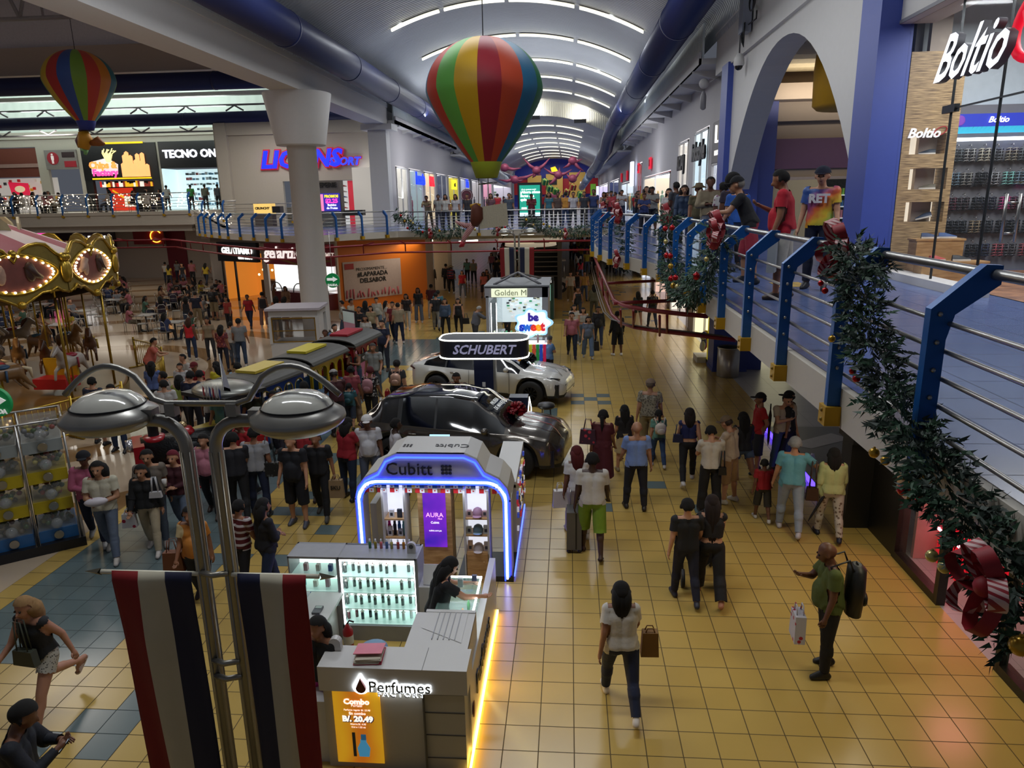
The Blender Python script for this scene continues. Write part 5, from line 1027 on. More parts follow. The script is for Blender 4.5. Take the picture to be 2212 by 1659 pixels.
t=thing('ring_canopy','pair of pale oval canopies hung under the footbridge behind the lamp','canopy',(-2.1,40,3.3))
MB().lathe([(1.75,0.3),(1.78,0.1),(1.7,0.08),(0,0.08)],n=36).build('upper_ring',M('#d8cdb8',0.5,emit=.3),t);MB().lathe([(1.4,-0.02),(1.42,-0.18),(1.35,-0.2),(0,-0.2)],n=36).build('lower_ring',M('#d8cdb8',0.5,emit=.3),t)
for i,(px,py)in enumerate(((928,520),(1012,521))):
    p=GY(px,py,46);t=thing('batten_light','white fluorescent batten under the upper floor, the %s of two behind the track'%('west one','east one')[i],'light',p);MB().cyl((-0.5,-0.6,0),(0.5,0.6,0.0),0.06).build('tube',M('#fff6dc',emit=4),t)
# kiosks
KW=M('#b8b6b4',0.35,var=.02,name='kiosk_white');KG=M('#8f9094',0.4)
LEDW=M('#f4fbff',emit=9);
t=thing('perfume_kiosk','white U-shaped perfume kiosk with backlit sign and price poster, beside the near lamp','kiosk',(-1.72,5.95,0));K=t
MB().bb((-0.74,0,0.93),(0.74,0.36,1.2)).build('counter_top',KW,t);m=MB();m.bb((-0.72,0.05,0),(0.7,0.3,0.93));m.build('front_panel',M('#a9a69e',0.45,var=.03),t)
m=MB();m.bb((0.29,-0.005,0),(0.3,0.05,0.93));m.bb((-0.03,0.0,0.925),(0.7,0.055,0.93));
for z in (0.15,0.42,0.68):m.bb((0.3,0.042,z),(0.7,0.05,z+0.008))
m.bb((0.3,0.0,1.198),(0.305,0.36,1.203));m.build('panel_joint',M('#5c5a58',0.5),t)
MB().bb((-0.98,0.1,0),(-0.74,0.34,0.72)).build('low_side_unit',KW,t)
MB().bb((0.64,0.3,0),(0.72,2.9,0.86)).build('side_wall',KW,t);m=MB();m.bb((0.725,0.0,0.03),(0.745,2.9,0.07));m.build('base_light',M('#ffd060',emit=10),t)
lamp('kiosk_base_light',(-0.96,7.3,0.12),0.1,5,(1,0.78,0.3),aim=(1,0,-0.6),size_y=2.8)
m=MB();m.bb((0.66,0.36,0.86),(0.70,1.0,1.19));m.bb((0.05,0.36,1.17),(0.7,1.0,1.2));m.build('side_unit_top',KW,t)
m=MB();m.quad((0.16,0.7,1.205),(0.62,0.45,1.205),(0.62,1.05,1.205),(0.16,1.05,1.205));
for k in range(5):m.bb((0.3+0.06*k,0.5,1.203),(0.31+0.06*k,1.0,1.21),1)
m.bb((0.15,1.0,0.5),(0.7,1.05,1.21));m.build('folding_flap',[KW,KG],t)
m=MB();m.bb((0.2,1.1,0.0),(0.64,2.0,0.72));m.build('case_base',KW,t)
m=MB()
for lo,hi in (((0.2,1.1,.72),(0.205,2.0,1.08)),((0.635,1.1,.72),(0.64,2.0,1.08)),((0.2,1.1,1.08),(0.64,2.0,1.088)),((0.2,1.1,.9),(0.64,2.0,.906)),((0.2,1.1,.72),(0.64,1.105,1.08)),((0.2,1.995,.72),(0.64,2.0,1.08))):m.bb(lo,hi)
m.build('display_case_glass',GLASS('#bfe8dc',0.22),t);m=MB();
for lo,hi in (((0.63,1.1,.70),(0.65,2.0,.73)),((0.63,1.1,1.07),(0.65,2.0,1.09)),((0.2,1.985,1.07),(0.65,2.0,1.09))):m.bb(lo,hi)
m.build('case_light',LEDW,t)
lamp('case_lamp',(-1.3,7.5,1.06),0.3,2.2,(.9,1,.96),size_y=0.7)
m=MB();m.bb((-1.24,2.6,0),(-0.2,2.68,1.2))if False else None
m=MB();m.bb((-1.24,2.55,1.14),(-0.22,2.6,1.2));m.bb((-1.24,2.2,1.17),(-0.22,2.6,1.2));m.bb((-1.26,2.2,0),(-1.22,2.6,1.2));m.bb((-0.24,2.2,0),(-0.2,2.6,1.2));m.bb((-1.24,2.56,0),(-0.22,2.6,1.2));m.bb((-1.24,2.2,0.0),(-0.22,2.6,0.22));m.build('back_cabinet',KG,t)
m=MB();m.bb((-1.22,2.54,0.22),(-0.24,2.56,1.15));m.build('light_panel',M('#eefaf6',emit=1.6),t)
for z in (0.24,0.46,0.69,0.92):MB().bb((-1.22,2.22,z-0.012),(-0.24,2.55,z)).build('shelf',M('#bfe0d8',0.2,emit=.25),t)
m=MB();m.bb((-1.22,2.22,1.135),(-0.24,2.26,1.15));m.bb((-1.22,2.22,.225),(-1.205,2.24,1.14));m.bb((-.255,2.22,.225),(-.24,2.24,1.14));m.build('cabinet_light',LEDW,t)
m=MB();m.bb((-1.9,2.2,0),(-1.88,2.6,1.2));m.bb((-1.9,2.2,1.17),(-1.26,2.6,1.2));m.bb((-1.9,2.56,0),(-1.26,2.6,1.2));m.bb((-1.9,2.2,0),(-1.26,2.6,0.5));m.build('side_cabinet',KG,t);MB().bb((-1.88,2.54,.5),(-1.28,2.56,1.15)).build('light_panel',M('#e8f6f0',emit=1.3),t)
for z in (0.7,0.93):MB().bb((-1.88,2.22,z-0.01),(-1.28,2.55,z)).build('shelf',M('#bfe0d8',0.2,emit=.25),t)
m=MB();m.bb((-0.2,2.2,0),(0.1,2.6,0.8));m.bb((-1.62,0.9,0.66),(-1.2,2.2,0.7));m.bb((-1.6,0.9,0),(-1.3,2.2,0.66));m.build('low_cabinet',KW,t)
m=MB();m.box((-0.05,2.3,0.93),(0.2,0.02,0.26),rot=Matrix.Rotation(-0.35,3,'X'));m.build('notice_frame',[WHITE],t)
sg=MB();sg.tube([(-0.31+0.075*math.cos(a)*(1 if math.sin(a)<0.2 else max(0.12,1-math.sin(a))),-0.012,1.0+0.075*math.sin(a)*(1 if math.sin(a)<0 else 1.8))for a in [2*PI*i/24 for i in range(24)]],0.008,6,closed=True);sg.build('drop_outline',LEDW,t)
MB().prism([(0.05*math.cos(a)*(1 if math.sin(a)<0 else 1-math.sin(a)),0.05*math.sin(a)*(1 if math.sin(a)<0 else 2.6))for a in [2*PI*i/24 for i in range(24)]],(-0.31,-0.01,0.985),EX,EZ,0.015).build('red_drop',M('#5a0f18',0.3),t)
text('sign_glow','Perfumes',0.165,LEDW,(0.075,-0.006,1.005),EX,EZ,t,0.002,0.007);text('lettering','Perfumes',0.165,M('#2f3033',0.4),(0.075,-0.018,1.005),EX,EZ,t,0.006,0.001)
text('sign_glow','F A C T O R Y',0.075,LEDW,(0.08,-0.006,0.92),EX,EZ,t,0.002,0.004);text('lettering','F A C T O R Y',0.075,M('#2f3033',0.4),(0.08,-0.016,0.92),EX,EZ,t,0.004,0.0)
text('lettering','Perfumes',0.34,M('#1f2022',0.4),(0.725,1.35,0.5),EYv,EZ,t,0.012,0.004);MB().ball((0.73,0.45,0.42),0.07,12,0,(.15,1,1.4)).build('red_drop',M('#5a0f18',0.3),t)
ps=thing('price_poster','orange yellow price poster with a blue bottle on the front of the perfume counter','poster',(-2.1,5.98,0.08))
MB().bb((-0.24,-0.01,0),(0.24,0.0,0.84)).build('poster_sheet',node_mat('poster_orange')[0],ps)
pm=bpy.data.materials['poster_orange'];nt=pm.node_tree;tc=nt.nodes.new('ShaderNodeTexCoord');sp_=nt.nodes.new('ShaderNodeTexWave');sp_.inputs['Scale'].default_value=0.7;sp_.inputs['Distortion'].default_value=5;rp=nt.nodes.new('ShaderNodeValToRGB');rp.color_ramp.elements[0].color=(*lin('#d8761c'),1);rp.color_ramp.elements[1].color=(*lin('#e8ab22'),1)
nt.links.new(tc.outputs['Object'],sp_.inputs[0]);nt.links.new(sp_.outputs['Fac'],rp.inputs[0]);nt.links.new(rp.outputs[0],nt.nodes['Principled BSDF'].inputs['Base Color']);nt.links.new(rp.outputs[0],nt.nodes['Principled BSDF'].inputs['Emission Color']);nt.nodes['Principled BSDF'].inputs['Emission Strength'].default_value=0.45
PWH=M('#fffdf4',emit=.9)
for s_,sz,z,bo,mt in (('Combo',0.085,0.72,.004,PWH),('Portatil',0.038,0.675,0,PWH),('Perfume regular B/. 23.98',0.026,0.625,0,PWH),('En combo',0.042,0.585,.001,PWH),('B/. 20.49',0.088,0.52,.005,PWH),('Ahorra B/. 4.95',0.026,0.46,0,PWH),('15.6 x 1.22 oz',0.026,0.425,0,PWH)):text('lettering',s_,sz,mt,(0,-0.014,z),EX,EZ,ps,0.001,bo)
text('price_shadow','B/. 20.49',0.088,M('#5a2a8a',0.5),(0.005,-0.0115,0.515),EX,EZ,ps,0.001,.009)
MB().prism([(-.05,0),(.05,0),(.065,.1),(.03,.17),(.03,.2),(-.03,.2),(-.03,.17),(-.065,.1)],(0.04,-0.01,0.08),EX,EZ,0.008).build('bottle_picture',M('#4aa0d0',emit=.4),ps);MB().bb((0.02,-0.02,0.28),(0.07,-0.01,0.34)).build('cap_picture',M('#2a70a0',emit=.3),ps);MB().bb((-0.07,-0.018,0.08),(-0.04,-0.01,0.36)).build('tube_picture',M('#163048',0.4),ps)
def bottle():
    t=thing('perfume_bottle','x','bottle')
    MB().lathe([(0,0),(0.021,0),(0.022,0.08),(0.016,0.105),(0.008,0.115),(0.008,0.128),(0.0,0.13)],n=10).build('flask',M('#68706e',0.15,0.5),t)
    MB().lathe([(0.014,0.098),(0.03,0.112),(0.012,0.13),(0.0,0.132)],n=8).build('tag_collar',M('#e0dcd6',0.5),t);MB().ball((0,0,0.137),0.008,6).build('stopper',M('#8a4a2a',0.5),t);return t
b0=bottle();first=True;ordn=['first','second','third','fourth','fifth','sixth','seventh','eighth','ninth','tenth','eleventh','twelfth']
for r_,z in enumerate((0.92,0.69,0.46,0.24)):
    for c in range(11):
        if(r_,c)in ((0,8),(1,7)):continue
        o=b0 if first else dup(b0,(0,0,0));first=False
        o.location=(-1.72-1.19+0.092*c,5.95+2.33+0.05*(c%2),z)
        cc=('dark amber' if r_==3 and c<5 else 'clear glass' if r_==3 else 'smoke grey')
        o['label']='%s perfume flask on the %s lit shelf, %s from the west'%(cc,('top','second','third','lowest')[r_],ordn[c]);o['group']='flasks in the lit perfume cabinet'
        if r_==3:
            for ch in o.children:
                if ch.name.startswith('flask'):ch.material_slots[0].link='OBJECT';ch.material_slots[0].material=M('#5a2f34' if c<2 else '#2f3a44' if c<5 else '#c8d4d0',0.2)
mcols=[('#3a7a5a','dark green'),('#9a8a30','olive gold'),('#d06a70','salmon'),('#4a6aa0','blue'),('#b0a860','pale yellow'),('#b04a40','brick red'),('#b87a20','amber'),('#d050a8','magenta')]
for k,(c,n_)in enumerate(mcols):
    t=thing('mist_bottle','%s body mist bottle standing on top of the white cabinet'%n_,'bottle',(-2.6+0.075*k-0.01*(k==4),8.42,1.2),group='mist bottles on the cabinet top')
    MB().lathe([(0,0),(0.019,0),(0.02,0.085),(0.01,0.098),(0,0.1)],n=10).build('body',M(c,0.25),t);MB().lathe([(0.011,0.095),(0.011,0.13),(0,0.13)],n=8).build('cap',M('#c8ccd0',0.3),t)
t=thing('round_finial','white rounded end post with a dark round hole on the cabinet corner','post',(-2.02,8.35,1.2));MB().prism([(-.055,0),(.055,0),(.055,.1)]+[(.055*math.cos(a),.1+.055*math.sin(a))for a in [PI*i/8 for i in range(1,8)]]+[(-.055,.1)],(0,-0.02,0),EX,EZ,0.05).build('plate',KW,t);MB().cyl((0,-0.075,.1),(0,-0.07,.1),0.03,n=14).build('hole',M('#3a3c40',0.5),t)
t=thing('round_finial','plain white rounded end post at the west end of the front counter','post',(-2.36,6.28,1.2));MB().prism([(-.06,0),(.06,0),(.06,.08)]+[(.06*math.cos(a),.08+.06*math.sin(a))for a in [PI*i/8 for i in range(1,8)]]+[(-.06,.08)],(0,0,0),EX,EZ,0.07).build('plate',KW,t)
t=thing('pink_folder','open pink binder stuffed with papers on the front counter','binder',(-1.98,6.12,1.2),0.08)
MB().bb((-0.14,-0.12,0),(0.14,0.16,0.008)).build('cover',M('#b03048',0.5),t);MB().box((0,0.04,0.075),(0.28,0.24,0.008),rot=Matrix.Rotation(-0.18,3,'X')).build('cover',M('#c8707c',0.5),t)
m=MB();rr=random.Random(3)
for k in range(9):m.box((rr.uniform(-.02,.02),-0.02,0.012+0.006*k),(0.24,0.2,0.005),0,rr.uniform(-.08,.08))
m.build('papers',M('#b8b0a0',0.7),t)
t=thing('fire_extinguisher','small red fire extinguisher inside the perfume kiosk below the lit cabinet','fire extinguisher',(-2.83,7.95,0.02));MB().lathe([(0,0),(0.06,0.0),(0.065,0.02),(0.065,0.26),(0.03,0.32),(0.02,0.35),(0,0.35)],n=16).build('cylinder',M('#8c1018',0.3),t);MB().lathe([(0.067,0.08),(0.067,0.2)],n=16).build('label_band',M('#b8b4b0',0.5),t);MB().tube([(0,0,.35),(0.03,0,.4),(.09,0,.38)],.012,6).build('lever',DARK,t)
t=thing('stool','blue round plastic stool tucked behind the front counter','stool',(-2.3,7.3,0));MB().lathe([(0,.5),(.16,.5),(.17,.47),(.0,.46)],n=20).build('seat',M('#4a6a92',0.4),t)
for k in range(4):a=PI/4+k*PI/2;MB().cyl((0.12*math.cos(a),.12*math.sin(a),.47),(0.16*math.cos(a),.16*math.sin(a),0),.013).build('leg',M('#4a6a92',0.4),t)
for k,(x,y,c,lb)in enumerate(((-1.45,7.75,'#c8ccd0','white boxed bottle standing on the glass case'),(-1.3,7.7,'#b8c4c8','second white box on the glass case'),(-1.38,7.25,'#50b0a0','turquoise bottle in the glass case'),(-1.22,7.3,'#c87a4a','orange bottle in the glass case'),(-1.18,7.5,'#60b070','green bottle in the glass case'),(-1.15,7.85,'#3a3c5a','dark blue square box on the back of the glass case'))):
    z=1.09 if k in (0,1,5)else .91
    t=thing('sample_box' if z>1 else 'sample_bottle',lb,'box' if z>1 else 'bottle',(x,y,z));(MB().bb((-.03,-.02,0),(.03,.02,.11 if k<2 else .07))if z>1 else MB().lathe([(0,0),(.02,0),(.02,.08),(.008,.1),(.008,.13),(0,.13)],n=10)).build('body',M(c,0.25),t)
rr=random.Random(31)
for k in range(10):
    z=(.5,.7,.93)[k%3];c=('#d8d0c8','#40a0a8','#c8a0a8','#3858a0','#e8e0d8')[k%5];n_=('cream','teal','pale pink','blue','ivory')[k%5]
    t=thing('gift_set','%s cosmetic set in the west side cabinet, %s shelf, near its %s'%(n_,('bottom','middle','top')[k%3],'west end' if k<5 else 'east end'),'cosmetics',(-3.55+0.055*k,8.3,z),group='cosmetics in the side cabinet');MB().bb((-.025,-.03,0),(.025,.03,.08+.05*rr.random())).build('carton',M(c,0.4),t)
t=thing('card_terminal','dark calculator-like card terminal on the west inner shelf','card terminal',(-3.1,7.7,0.705));MB().bb((-.05,-.08,0),(.05,.08,.025)).build('body',M('#4a4a50',0.4),t);MB().bb((-.04,.02,.025),(.04,.07,.028)).build('display',M('#9aa8a0',0.3),t)
# phone accessory kiosk with the blue neon arch
t=thing('gadget_kiosk','white arch kiosk outlined in blue neon with a purple screen, between perfume kiosk and grey car','kiosk',(-2.02,9.75,0));Wd=1.17;Hs=1.33;Dp=2.7
def arch(w_,h,r,zc=0,n=8):
    return[(-w_,zc)]+[(-w_+r*(1-math.cos(a)),h-r+r*math.sin(a))for a in [PI/2*i/n for i in range(n+1)]]+[(w_-r*(1-math.cos(a)),h-r+r*math.sin(a))for a in [PI/2*(n-i)/n for i in range(n+1)]]+[(w_,zc)]
MB().tube([(x,-0.03,z)for x,z in arch(Wd-.07,1.6,.3,.05)],0.016,8).build('neon_tube',M('#e8f0ff',emit=8),t)
for r_ in (.03,-.035):MB().tube([(x*(1+r_/Wd),-0.02,z+r_)for x,z in arch(Wd-.07,1.6,.3,.05)],0.015,8).build('neon_tube',M('#1c34ff',emit=6),t)
top=[(-1.1,1.45),(-.98,1.62),(-.78,1.72),(-.66,1.92),(-.5,1.99),(.5,1.99),(.66,1.92),(.78,1.72),(.98,1.62),(1.1,1.45)]
MB().tube([(x,-0.03,z-.01)for x,z in top],0.014,8).build('neon_tube',M('#2a48ff',emit=5),t)
fascia=[(-Wd,1.3)]+[(-1.12,1.5),(-1.0,1.65),(-.8,1.75),(-.68,1.95),(-.5,2.03),(.5,2.03),(.68,1.95),(.8,1.75),(1.0,1.65),(1.12,1.5),(Wd,1.3)]+[(Wd-.12,1.25),(Wd-.14,1.4),(Wd-.35,1.57),(-Wd+.35,1.57),(-Wd+.14,1.4),(-Wd+.12,1.25)]
MB().prism(fascia,(0,.06,0),EX,EZ,0.06).build('fascia',KW,t)
m=MB();pr=[(x,z)for x,z in fascia[:12]]
for(x,z),(x2,z2)in zip(pr,pr[1:]):m.quad((x,.0,z),(x2,.0,z2),(x2,.75,z2),(x,.75,z))
m.build('roof',KW,t)
MB().prism(fascia,(0,.8,0),EX,EZ,0.05).build('rear_fascia',KW,t)
m=MB();m.bb((-Wd,0,0),(-Wd+.12,.3,1.32));m.bb((Wd-.12,0,0),(Wd,.3,1.32));m.build('jamb',KW,t)
m=MB();m.bb((-Wd,-.03,0),(-.9,.75,.09));m.bb((.35,-.03,0),(Wd+.02,.75,.09));m.build('plinth',DARK,t)
text('lettering','Cubitt',0.27,M('#1c1c22',0.4),(-.32,-0.02,1.79),EX,EZ,t,0.01,0.0);text('lettering','Cubitt',0.2,M('#2a2a30',0.4),(.28,.35,2.035),Vector((-1,0,0)),Vector((0,-1,0)),t,0.004)
m=MB()
for i in range(3):
    for j in range(3):m.ball((.18+.055*i,-.01,1.73+.055*j),.027,8,0,(1,.4,1));m.ball((-.35-.05*i,.3+.045*j,2.035),.02,8,0,(1,1,.2))
m.build('dot_mark',M('#15151c',0.4),t)
m=MB();m.bb((Wd-.1,.75,0),(Wd+.02,Dp,1.25));m.bb((Wd-.35,.75,1.2),(Wd+.02,Dp,1.3));m.bb((-Wd,.75,0),(-Wd+.1,Dp,.9));m.build('side_counter',KW,t);MB().bb((Wd+.02,.1,.02),(Wd+.035,Dp,.06)).build('base_light',M('#3a50ff',emit=6),t)
m=MB();rr=random.Random(15)
for k in range(70):y=rr.uniform(.8,Dp-.1);z=rr.uniform(.35,1.15);m.bb((Wd+.02,y,z),(Wd+.05,y+.06,z+.07),rr.randrange(5))
m.build('side_goods',[M(c,.4,emit=.4)for c in ('#d8d8e8','#3a50c0','#b83040','#c8b060','#303038')],t)
m=MB();m.bb((-.22,.0,0),(.28,.3,1.5));m.build('screen_pillar',OAK,t);MB().bb((-.14,-.015,.55),(.2,0,1.42)).build('screen',node_mat('violet_screen')[0],t)
vm=bpy.data.materials['violet_screen'];nt=vm.node_tree;tc=nt.nodes.new('ShaderNodeTexCoord');wv=nt.nodes.new('ShaderNodeTexNoise');wv.inputs['Scale'].default_value=2.2;rp=nt.nodes.new('ShaderNodeValToRGB');rp.color_ramp.elements[0].color=(*lin('#2a18a0'),1);rp.color_ramp.elements[1].color=(*lin('#8a28d0'),1);rp.color_ramp.elements[0].position=.3;rp.color_ramp.elements[1].position=.7
nt.links.new(tc.outputs['Object'],wv.inputs[0]);nt.links.new(wv.outputs['Fac'],rp.inputs[0]);nt.links.new(rp.outputs[0],nt.nodes['Principled BSDF'].inputs['Emission Color']);nt.nodes['Principled BSDF'].inputs['Emission Strength'].default_value=1.1;nt.nodes['Principled BSDF'].inputs['Base Color'].default_value=(0,0,0,1)
text('lettering','AURA',.1,M('#f4a8d8',emit=1.4),(.03,-.02,1.07),EX,EZ,t,.001);text('lettering','PRO',.035,M('#f4a8d8',emit=1.4),(.11,-.02,1.01),EX,EZ,t,.001);text('lettering','Cubitt',.05,M('#ffffff',emit=1.4),(.03,-.02,.95),EX,EZ,t,.001);text('lettering','cubitt.com.pa',.035,M('#ffffff',emit=1.4),(.03,-.02,.82),EX,EZ,t,.001)
def shelf_unit(x0,x1,zs,y=.25):
    m=MB();m.bb((x0,y,0),(x1,y+.03,1.5));m.bb((x0-.03,y-.28,0),(x0,y+.03,1.5));m.bb((x1,y-.28,0),(x1+.03,y+.03,1.5));m.build('shelf_carcass',KW,t);MB().bb((x0,y-.02,zs[0]),(x1,y,1.45)).build('shelf_back',M('#dfe2ee',emit=.9),t)
    for z in zs:MB().bb((x0,y-.27,z-.02),(x1,y,z)).build('shelf',OAK,t)
shelf_unit(-.72,-.42,(.42,.72,1.02),.2);shelf_unit(.5,.82,(.5,.78,1.05),.2);MB().bb((.49,-.08,0),(.83,.2,.48)).build('oak_cupboard',OAK,t);MB().ball((.76,-.085,.35),.015,8).build('cupboard_knob',OAK,t);MB().bb((-.75,-.08,0),(-.4,.2,.4)).build('oak_cupboard',OAK,t)
lamp('gadget_kiosk_light',(-2.0,9.6,1.5),1.6,3.5,(.8,.85,1),size_y=.1)
lamp('gadget_kiosk_blue',(-2.0,9.65,.9),1.9,3.0,(.25,.3,1),aim=(0,-1,-.3),size_y=.1)
def K2(x,y,z):return(-2.02+x,9.75+y,z)
for z,c,n_,r_ in ((1.07,'#a07a90','mauve','top'),(.80,'#6a8088','grey green','middle'),(.5,'#c0b4b0','cream','lowest')):
    t2=thing('cap','%s baseball cap on the %s shelf at the east side of the neon kiosk'%(n_,r_),'cap',K2(.67,.02,z));MB().lathe([(0.075,0),(0.078,.04),(.06,.09),(.03,.112),(0,.115)],n=16).build('crown',M(c,.7),t2);MB().ball((0,-.08,.008),.07,12,0,(1,.9,.12)).build('brim',M(c,.7),t2)
k=0
for x,z,c,n_ in ((-.68,.72,'#e02090','hot pink'),(-.6,.72,'#28282e','black'),(-.53,.72,'#1f5fa8','blue'),(-.46,.72,'#7ac0c8','aqua')):
    t2=thing('water_bottle','%s thermal bottle on the west shelves of the neon kiosk'%n_,'bottle',K2(x,.05,z),group='thermal bottles in the neon kiosk');MB().lathe([(0,0),(.026,0),(.028,.15),(.018,.18),(0,.18)],n=12).build('body',M(c,.35),t2);MB().lathe([(.02,.178),(.02,.215),(0,.215)],n=10).build('lid',M(c,.35),t2)
rr=random.Random(44)
for x,z,c,n_,u in ((-.62,1.02,'#e6e6ea','white watch box','top west shelf'),(-.5,1.02,'#2c3440','dark bag','top west shelf'),(-.66,.72,'#d8d8dc','white earphone box at the front','second west shelf'),(-.5,.72,'#c8d0dc','pale watch box at the front','second west shelf'),(-.64,.42,'#d8b0a8','rose boxed watch','lowest west shelf'),(-.52,.42,'#b89890','tan boxed watch','lowest west shelf'),(.55,1.05,'#c8a8a8','rose case box','top east shelf'),(.78,1.05,'#c8a8a8','tall rose box','top east shelf'),(.54,.78,'#b8c0b8','grey striped box','middle east shelf'),(.79,.78,'#d0d8d4','mint gadget box','middle east shelf'),(.55,.5,'#c8a890','beige tall box','lowest east shelf'),(.79,.5,'#c8bcb4','beige gadget box','lowest east shelf')):
    t2=thing('gadget_box','%s on the %s of the neon kiosk'%(n_,u),'box',K2(x,.0,z));MB().bb((-.035,-.02,0),(.035,.02,.1+.06*rr.random())).build('carton',M(c,.5),t2);MB().bb((-.02,-.023,.03),(.02,-.02,.08)).build('picture',M('#3a3a44',.5),t2)
t2=thing('bunting','string of small four part flags under the arch of the neon kiosk','bunting',K2(0,-.03,1.5));MB().tube([(-1.0,0,.02),(0,0,-.0),(1.0,0,.02)],.003,4).build('cord',WHITE,t2)
for k in range(11):
    x=-1.0+.19*k;m=MB();m.quad((x,0,0),(x+.07,0,0),(x+.07,0,.06),(x,0,.06),0);m.quad((x+.07,0,0),(x+.14,0,0),(x+.14,0,.06),(x+.07,0,.06),1);m.quad((x,0,-.07),(x+.07,0,-.07),(x+.07,0,0),(x,0,0),2);m.quad((x+.07,0,-.07),(x+.14,0,-.07),(x+.14,0,0),(x+.07,0,0),0)
    m.ball((x+.035,-.002,.03),.012,6,1,(1,.1,1));m.ball((x+.105,-.002,-.035),.012,6,2,(1,.1,1));m.build('flag',[M('#d8d8dc',.7),M('#1c4ca0',.7),M('#b8141c',.7)],t2)
t2=thing('tablet','pale lit monitor sticking up behind the roof of the neon kiosk','monitor',K2(-.15,1.6,0));MB().bb((-.17,0,1.4),(.17,.03,1.78)).build('screen',M('#a8d8f0',emit=1.2),t2);MB().bb((-.03,.03,0),(.03,.06,1.7)).build('stand',DARK,t2)
# car stand with the dark canopy
t=thing('car_stand','dark canopy stand with two white light lines and silver letters between the two show cars','kiosk',(-2.1,17.0,0));
def rrect(w_,d,r,n=6):
    o_=[]
    for cx_,cy_,a0 in ((w_-r,-d+r,-PI/2),(w_-r,d-r,0),(-w_+r,d-r,PI/2),(-w_+r,-d+r,PI)):
        o_+=[(cx_+r*math.cos(a0+PI/2*i/n),cy_+r*math.sin(a0+PI/2*i/n))for i in range(n+1)]
    return o_
MB().prism(rrect(1.1,.5,.35),(0,.5,1.86),EX,EYv,.42).build('canopy',M('#20212c',0.4),t);MB().prism(rrect(1.09,.49,.35),(0,.5,2.281),EX,EYv,.01).build('canopy_roof',M('#3c3e44',.6),t)
for z in (1.84,2.29):MB().tube([(x,y+.5,z)for x,y in rrect(1.1,.5,.35)],.018,6,closed=True).build('light_line',M('#fffbe8',emit=6),t)
text('lettering','SCHUBERT',.31,M('#b0aed0',.3,.4,emit=.35),(.02,-.02,2.06),EX,EZ,t,.015,.006,shear=.3)
MB().bb((-.26,.3,0),(.22,.65,1.86)).build('pillar',M('#141c3c',.4),t);MB().bb((.22,.32,0),(.28,.6,1.86)).build('steel_edge',METAL,t);MB().bb((-.06,.285,1.05),(.02,.3,1.18)).build('label_plate',M('#c8c8cc',.5),t)
t=thing('reception_desk','dark curved reception desk with upright white light line behind the red bow','desk',(-.98,16.6,0));MB().bb((-.45,-.1,0),(-.0,.25,1.0)).build('desk_body',M('#141c38',.4),t);MB().prism([(-1.05,0),(-.45,0),(-.45,.62),(-1.05,.62)],(0,-.05,.35),EX,EZ,.03).build('pale_panel',M('#9c948c',.4),t);MB().tube([(0.03,-.1,0),(.01,-.1,.7),(.04,-.1,1.02),(.08,-.1,.75),(.09,-.1,0)],.012,6).build('light_line',M('#fffbe8',emit=8),t);MB().bb((-.3,-.112,.55),(-.22,-.1,.68)).build('label_plate',M('#c8c8cc',.5),t)
t=thing('reception_desk','low blue grey counter where the man in maroon leans','desk',(-3.55,17.3,0));MB().bb((-.35,-.2,0),(.35,.25,.95)).build('desk_body',M('#3a4256',.4),t);MB().bb((-.38,-.23,.93),(.38,.28,.97)).build('desk_top',M('#4a5468',.4),t)
t=thing('bar_stool','black padded bar stool between the bow and the white car nose','stool',(-.55,16.8,0));MB().lathe([(0,.78),(.2,.76),(.22,.7),(.18,.66),(0,.66)],n=18).build('seat',DARK,t)
for k in range(4):a=PI/4+k*PI/2;MB().cyl((.13*math.cos(a),.13*math.sin(a),.68),(.2*math.cos(a),.2*math.sin(a),0),.012).build('leg',DARK,t)
t=thing('black_bag','black briefcase on the floor behind the grey car','bag',(-1.75,16.4,0));MB().bb((-.22,-.08,0),(.22,.08,.34)).build('body',DARK,t);MB().tube([(-.08,0,.34),(-.06,0,.4),(.06,0,.4),(.08,0,.34)],.01,5).build('handle',DARK,t)
# jewellery kiosk + sweets kiosk
t=thing('jewellery_kiosk','grey framed jewellery kiosk with a cream name board and lit cases behind the sweets sign','kiosk',(-1.75,24.0,0))
m=MB();m.bb((-1.05,0,0),(-.95,2.6,2.45));m.bb((.85,0,0),(1.05,2.6,2.75));m.bb((-1.08,0,2.4),(1.08,.12,2.75));m.build('frame',M('#8e8c90',.4),t)
m=MB();m.bb((-1.1,0.0,2.72),(1.1,2.6,2.8));m.build('roof',M('#6e7074',.5),t);m=MB()
for x in (-.8,.8):m.tube([(x,.3,2.8),(0,.8,3.15),(x*.9,2.2,2.8)],.04,6)
m.build('roof_strut',M('#7c7c80',.4,.4),t)
MB().bb((-.85,-.05,2.42),(.35,0,2.7)).build('name_board',M('#dfe4c4',emit=.9),t);text('lettering','Golden M',.27,M('#8a9078',.5),(-.2,-.07,2.56),EX,EZ,t,.005)
m=MB();m.bb((-.95,.1,0),(.85,.5,.95));m.bb((-.95,.1,0),(-.6,2.2,.95));m.build('counter',M('#c8ccd0',.4),t);m=MB();m.bb((-.95,.1,.95),(.85,.5,1.12));m.bb((-.95,.1,.95),(-.7,2.2,2.2));m.build('glass_case',GLASS('#cfe6ec',.25),t)
m=MB();m.bb((-.95,.1,1.1),(.85,.14,1.13));m.bb((-.9,.12,1.0),(-.88,.14,2.2));m.bb((-.72,.12,1.0),(-.7,.14,2.2));m.bb((-.9,2.2,1.2),(.85,2.25,2.2),1);m.build('case_light',[LEDW,M('#b8c4c8',emit=.8)],t)
m=MB();rr=random.Random(77)
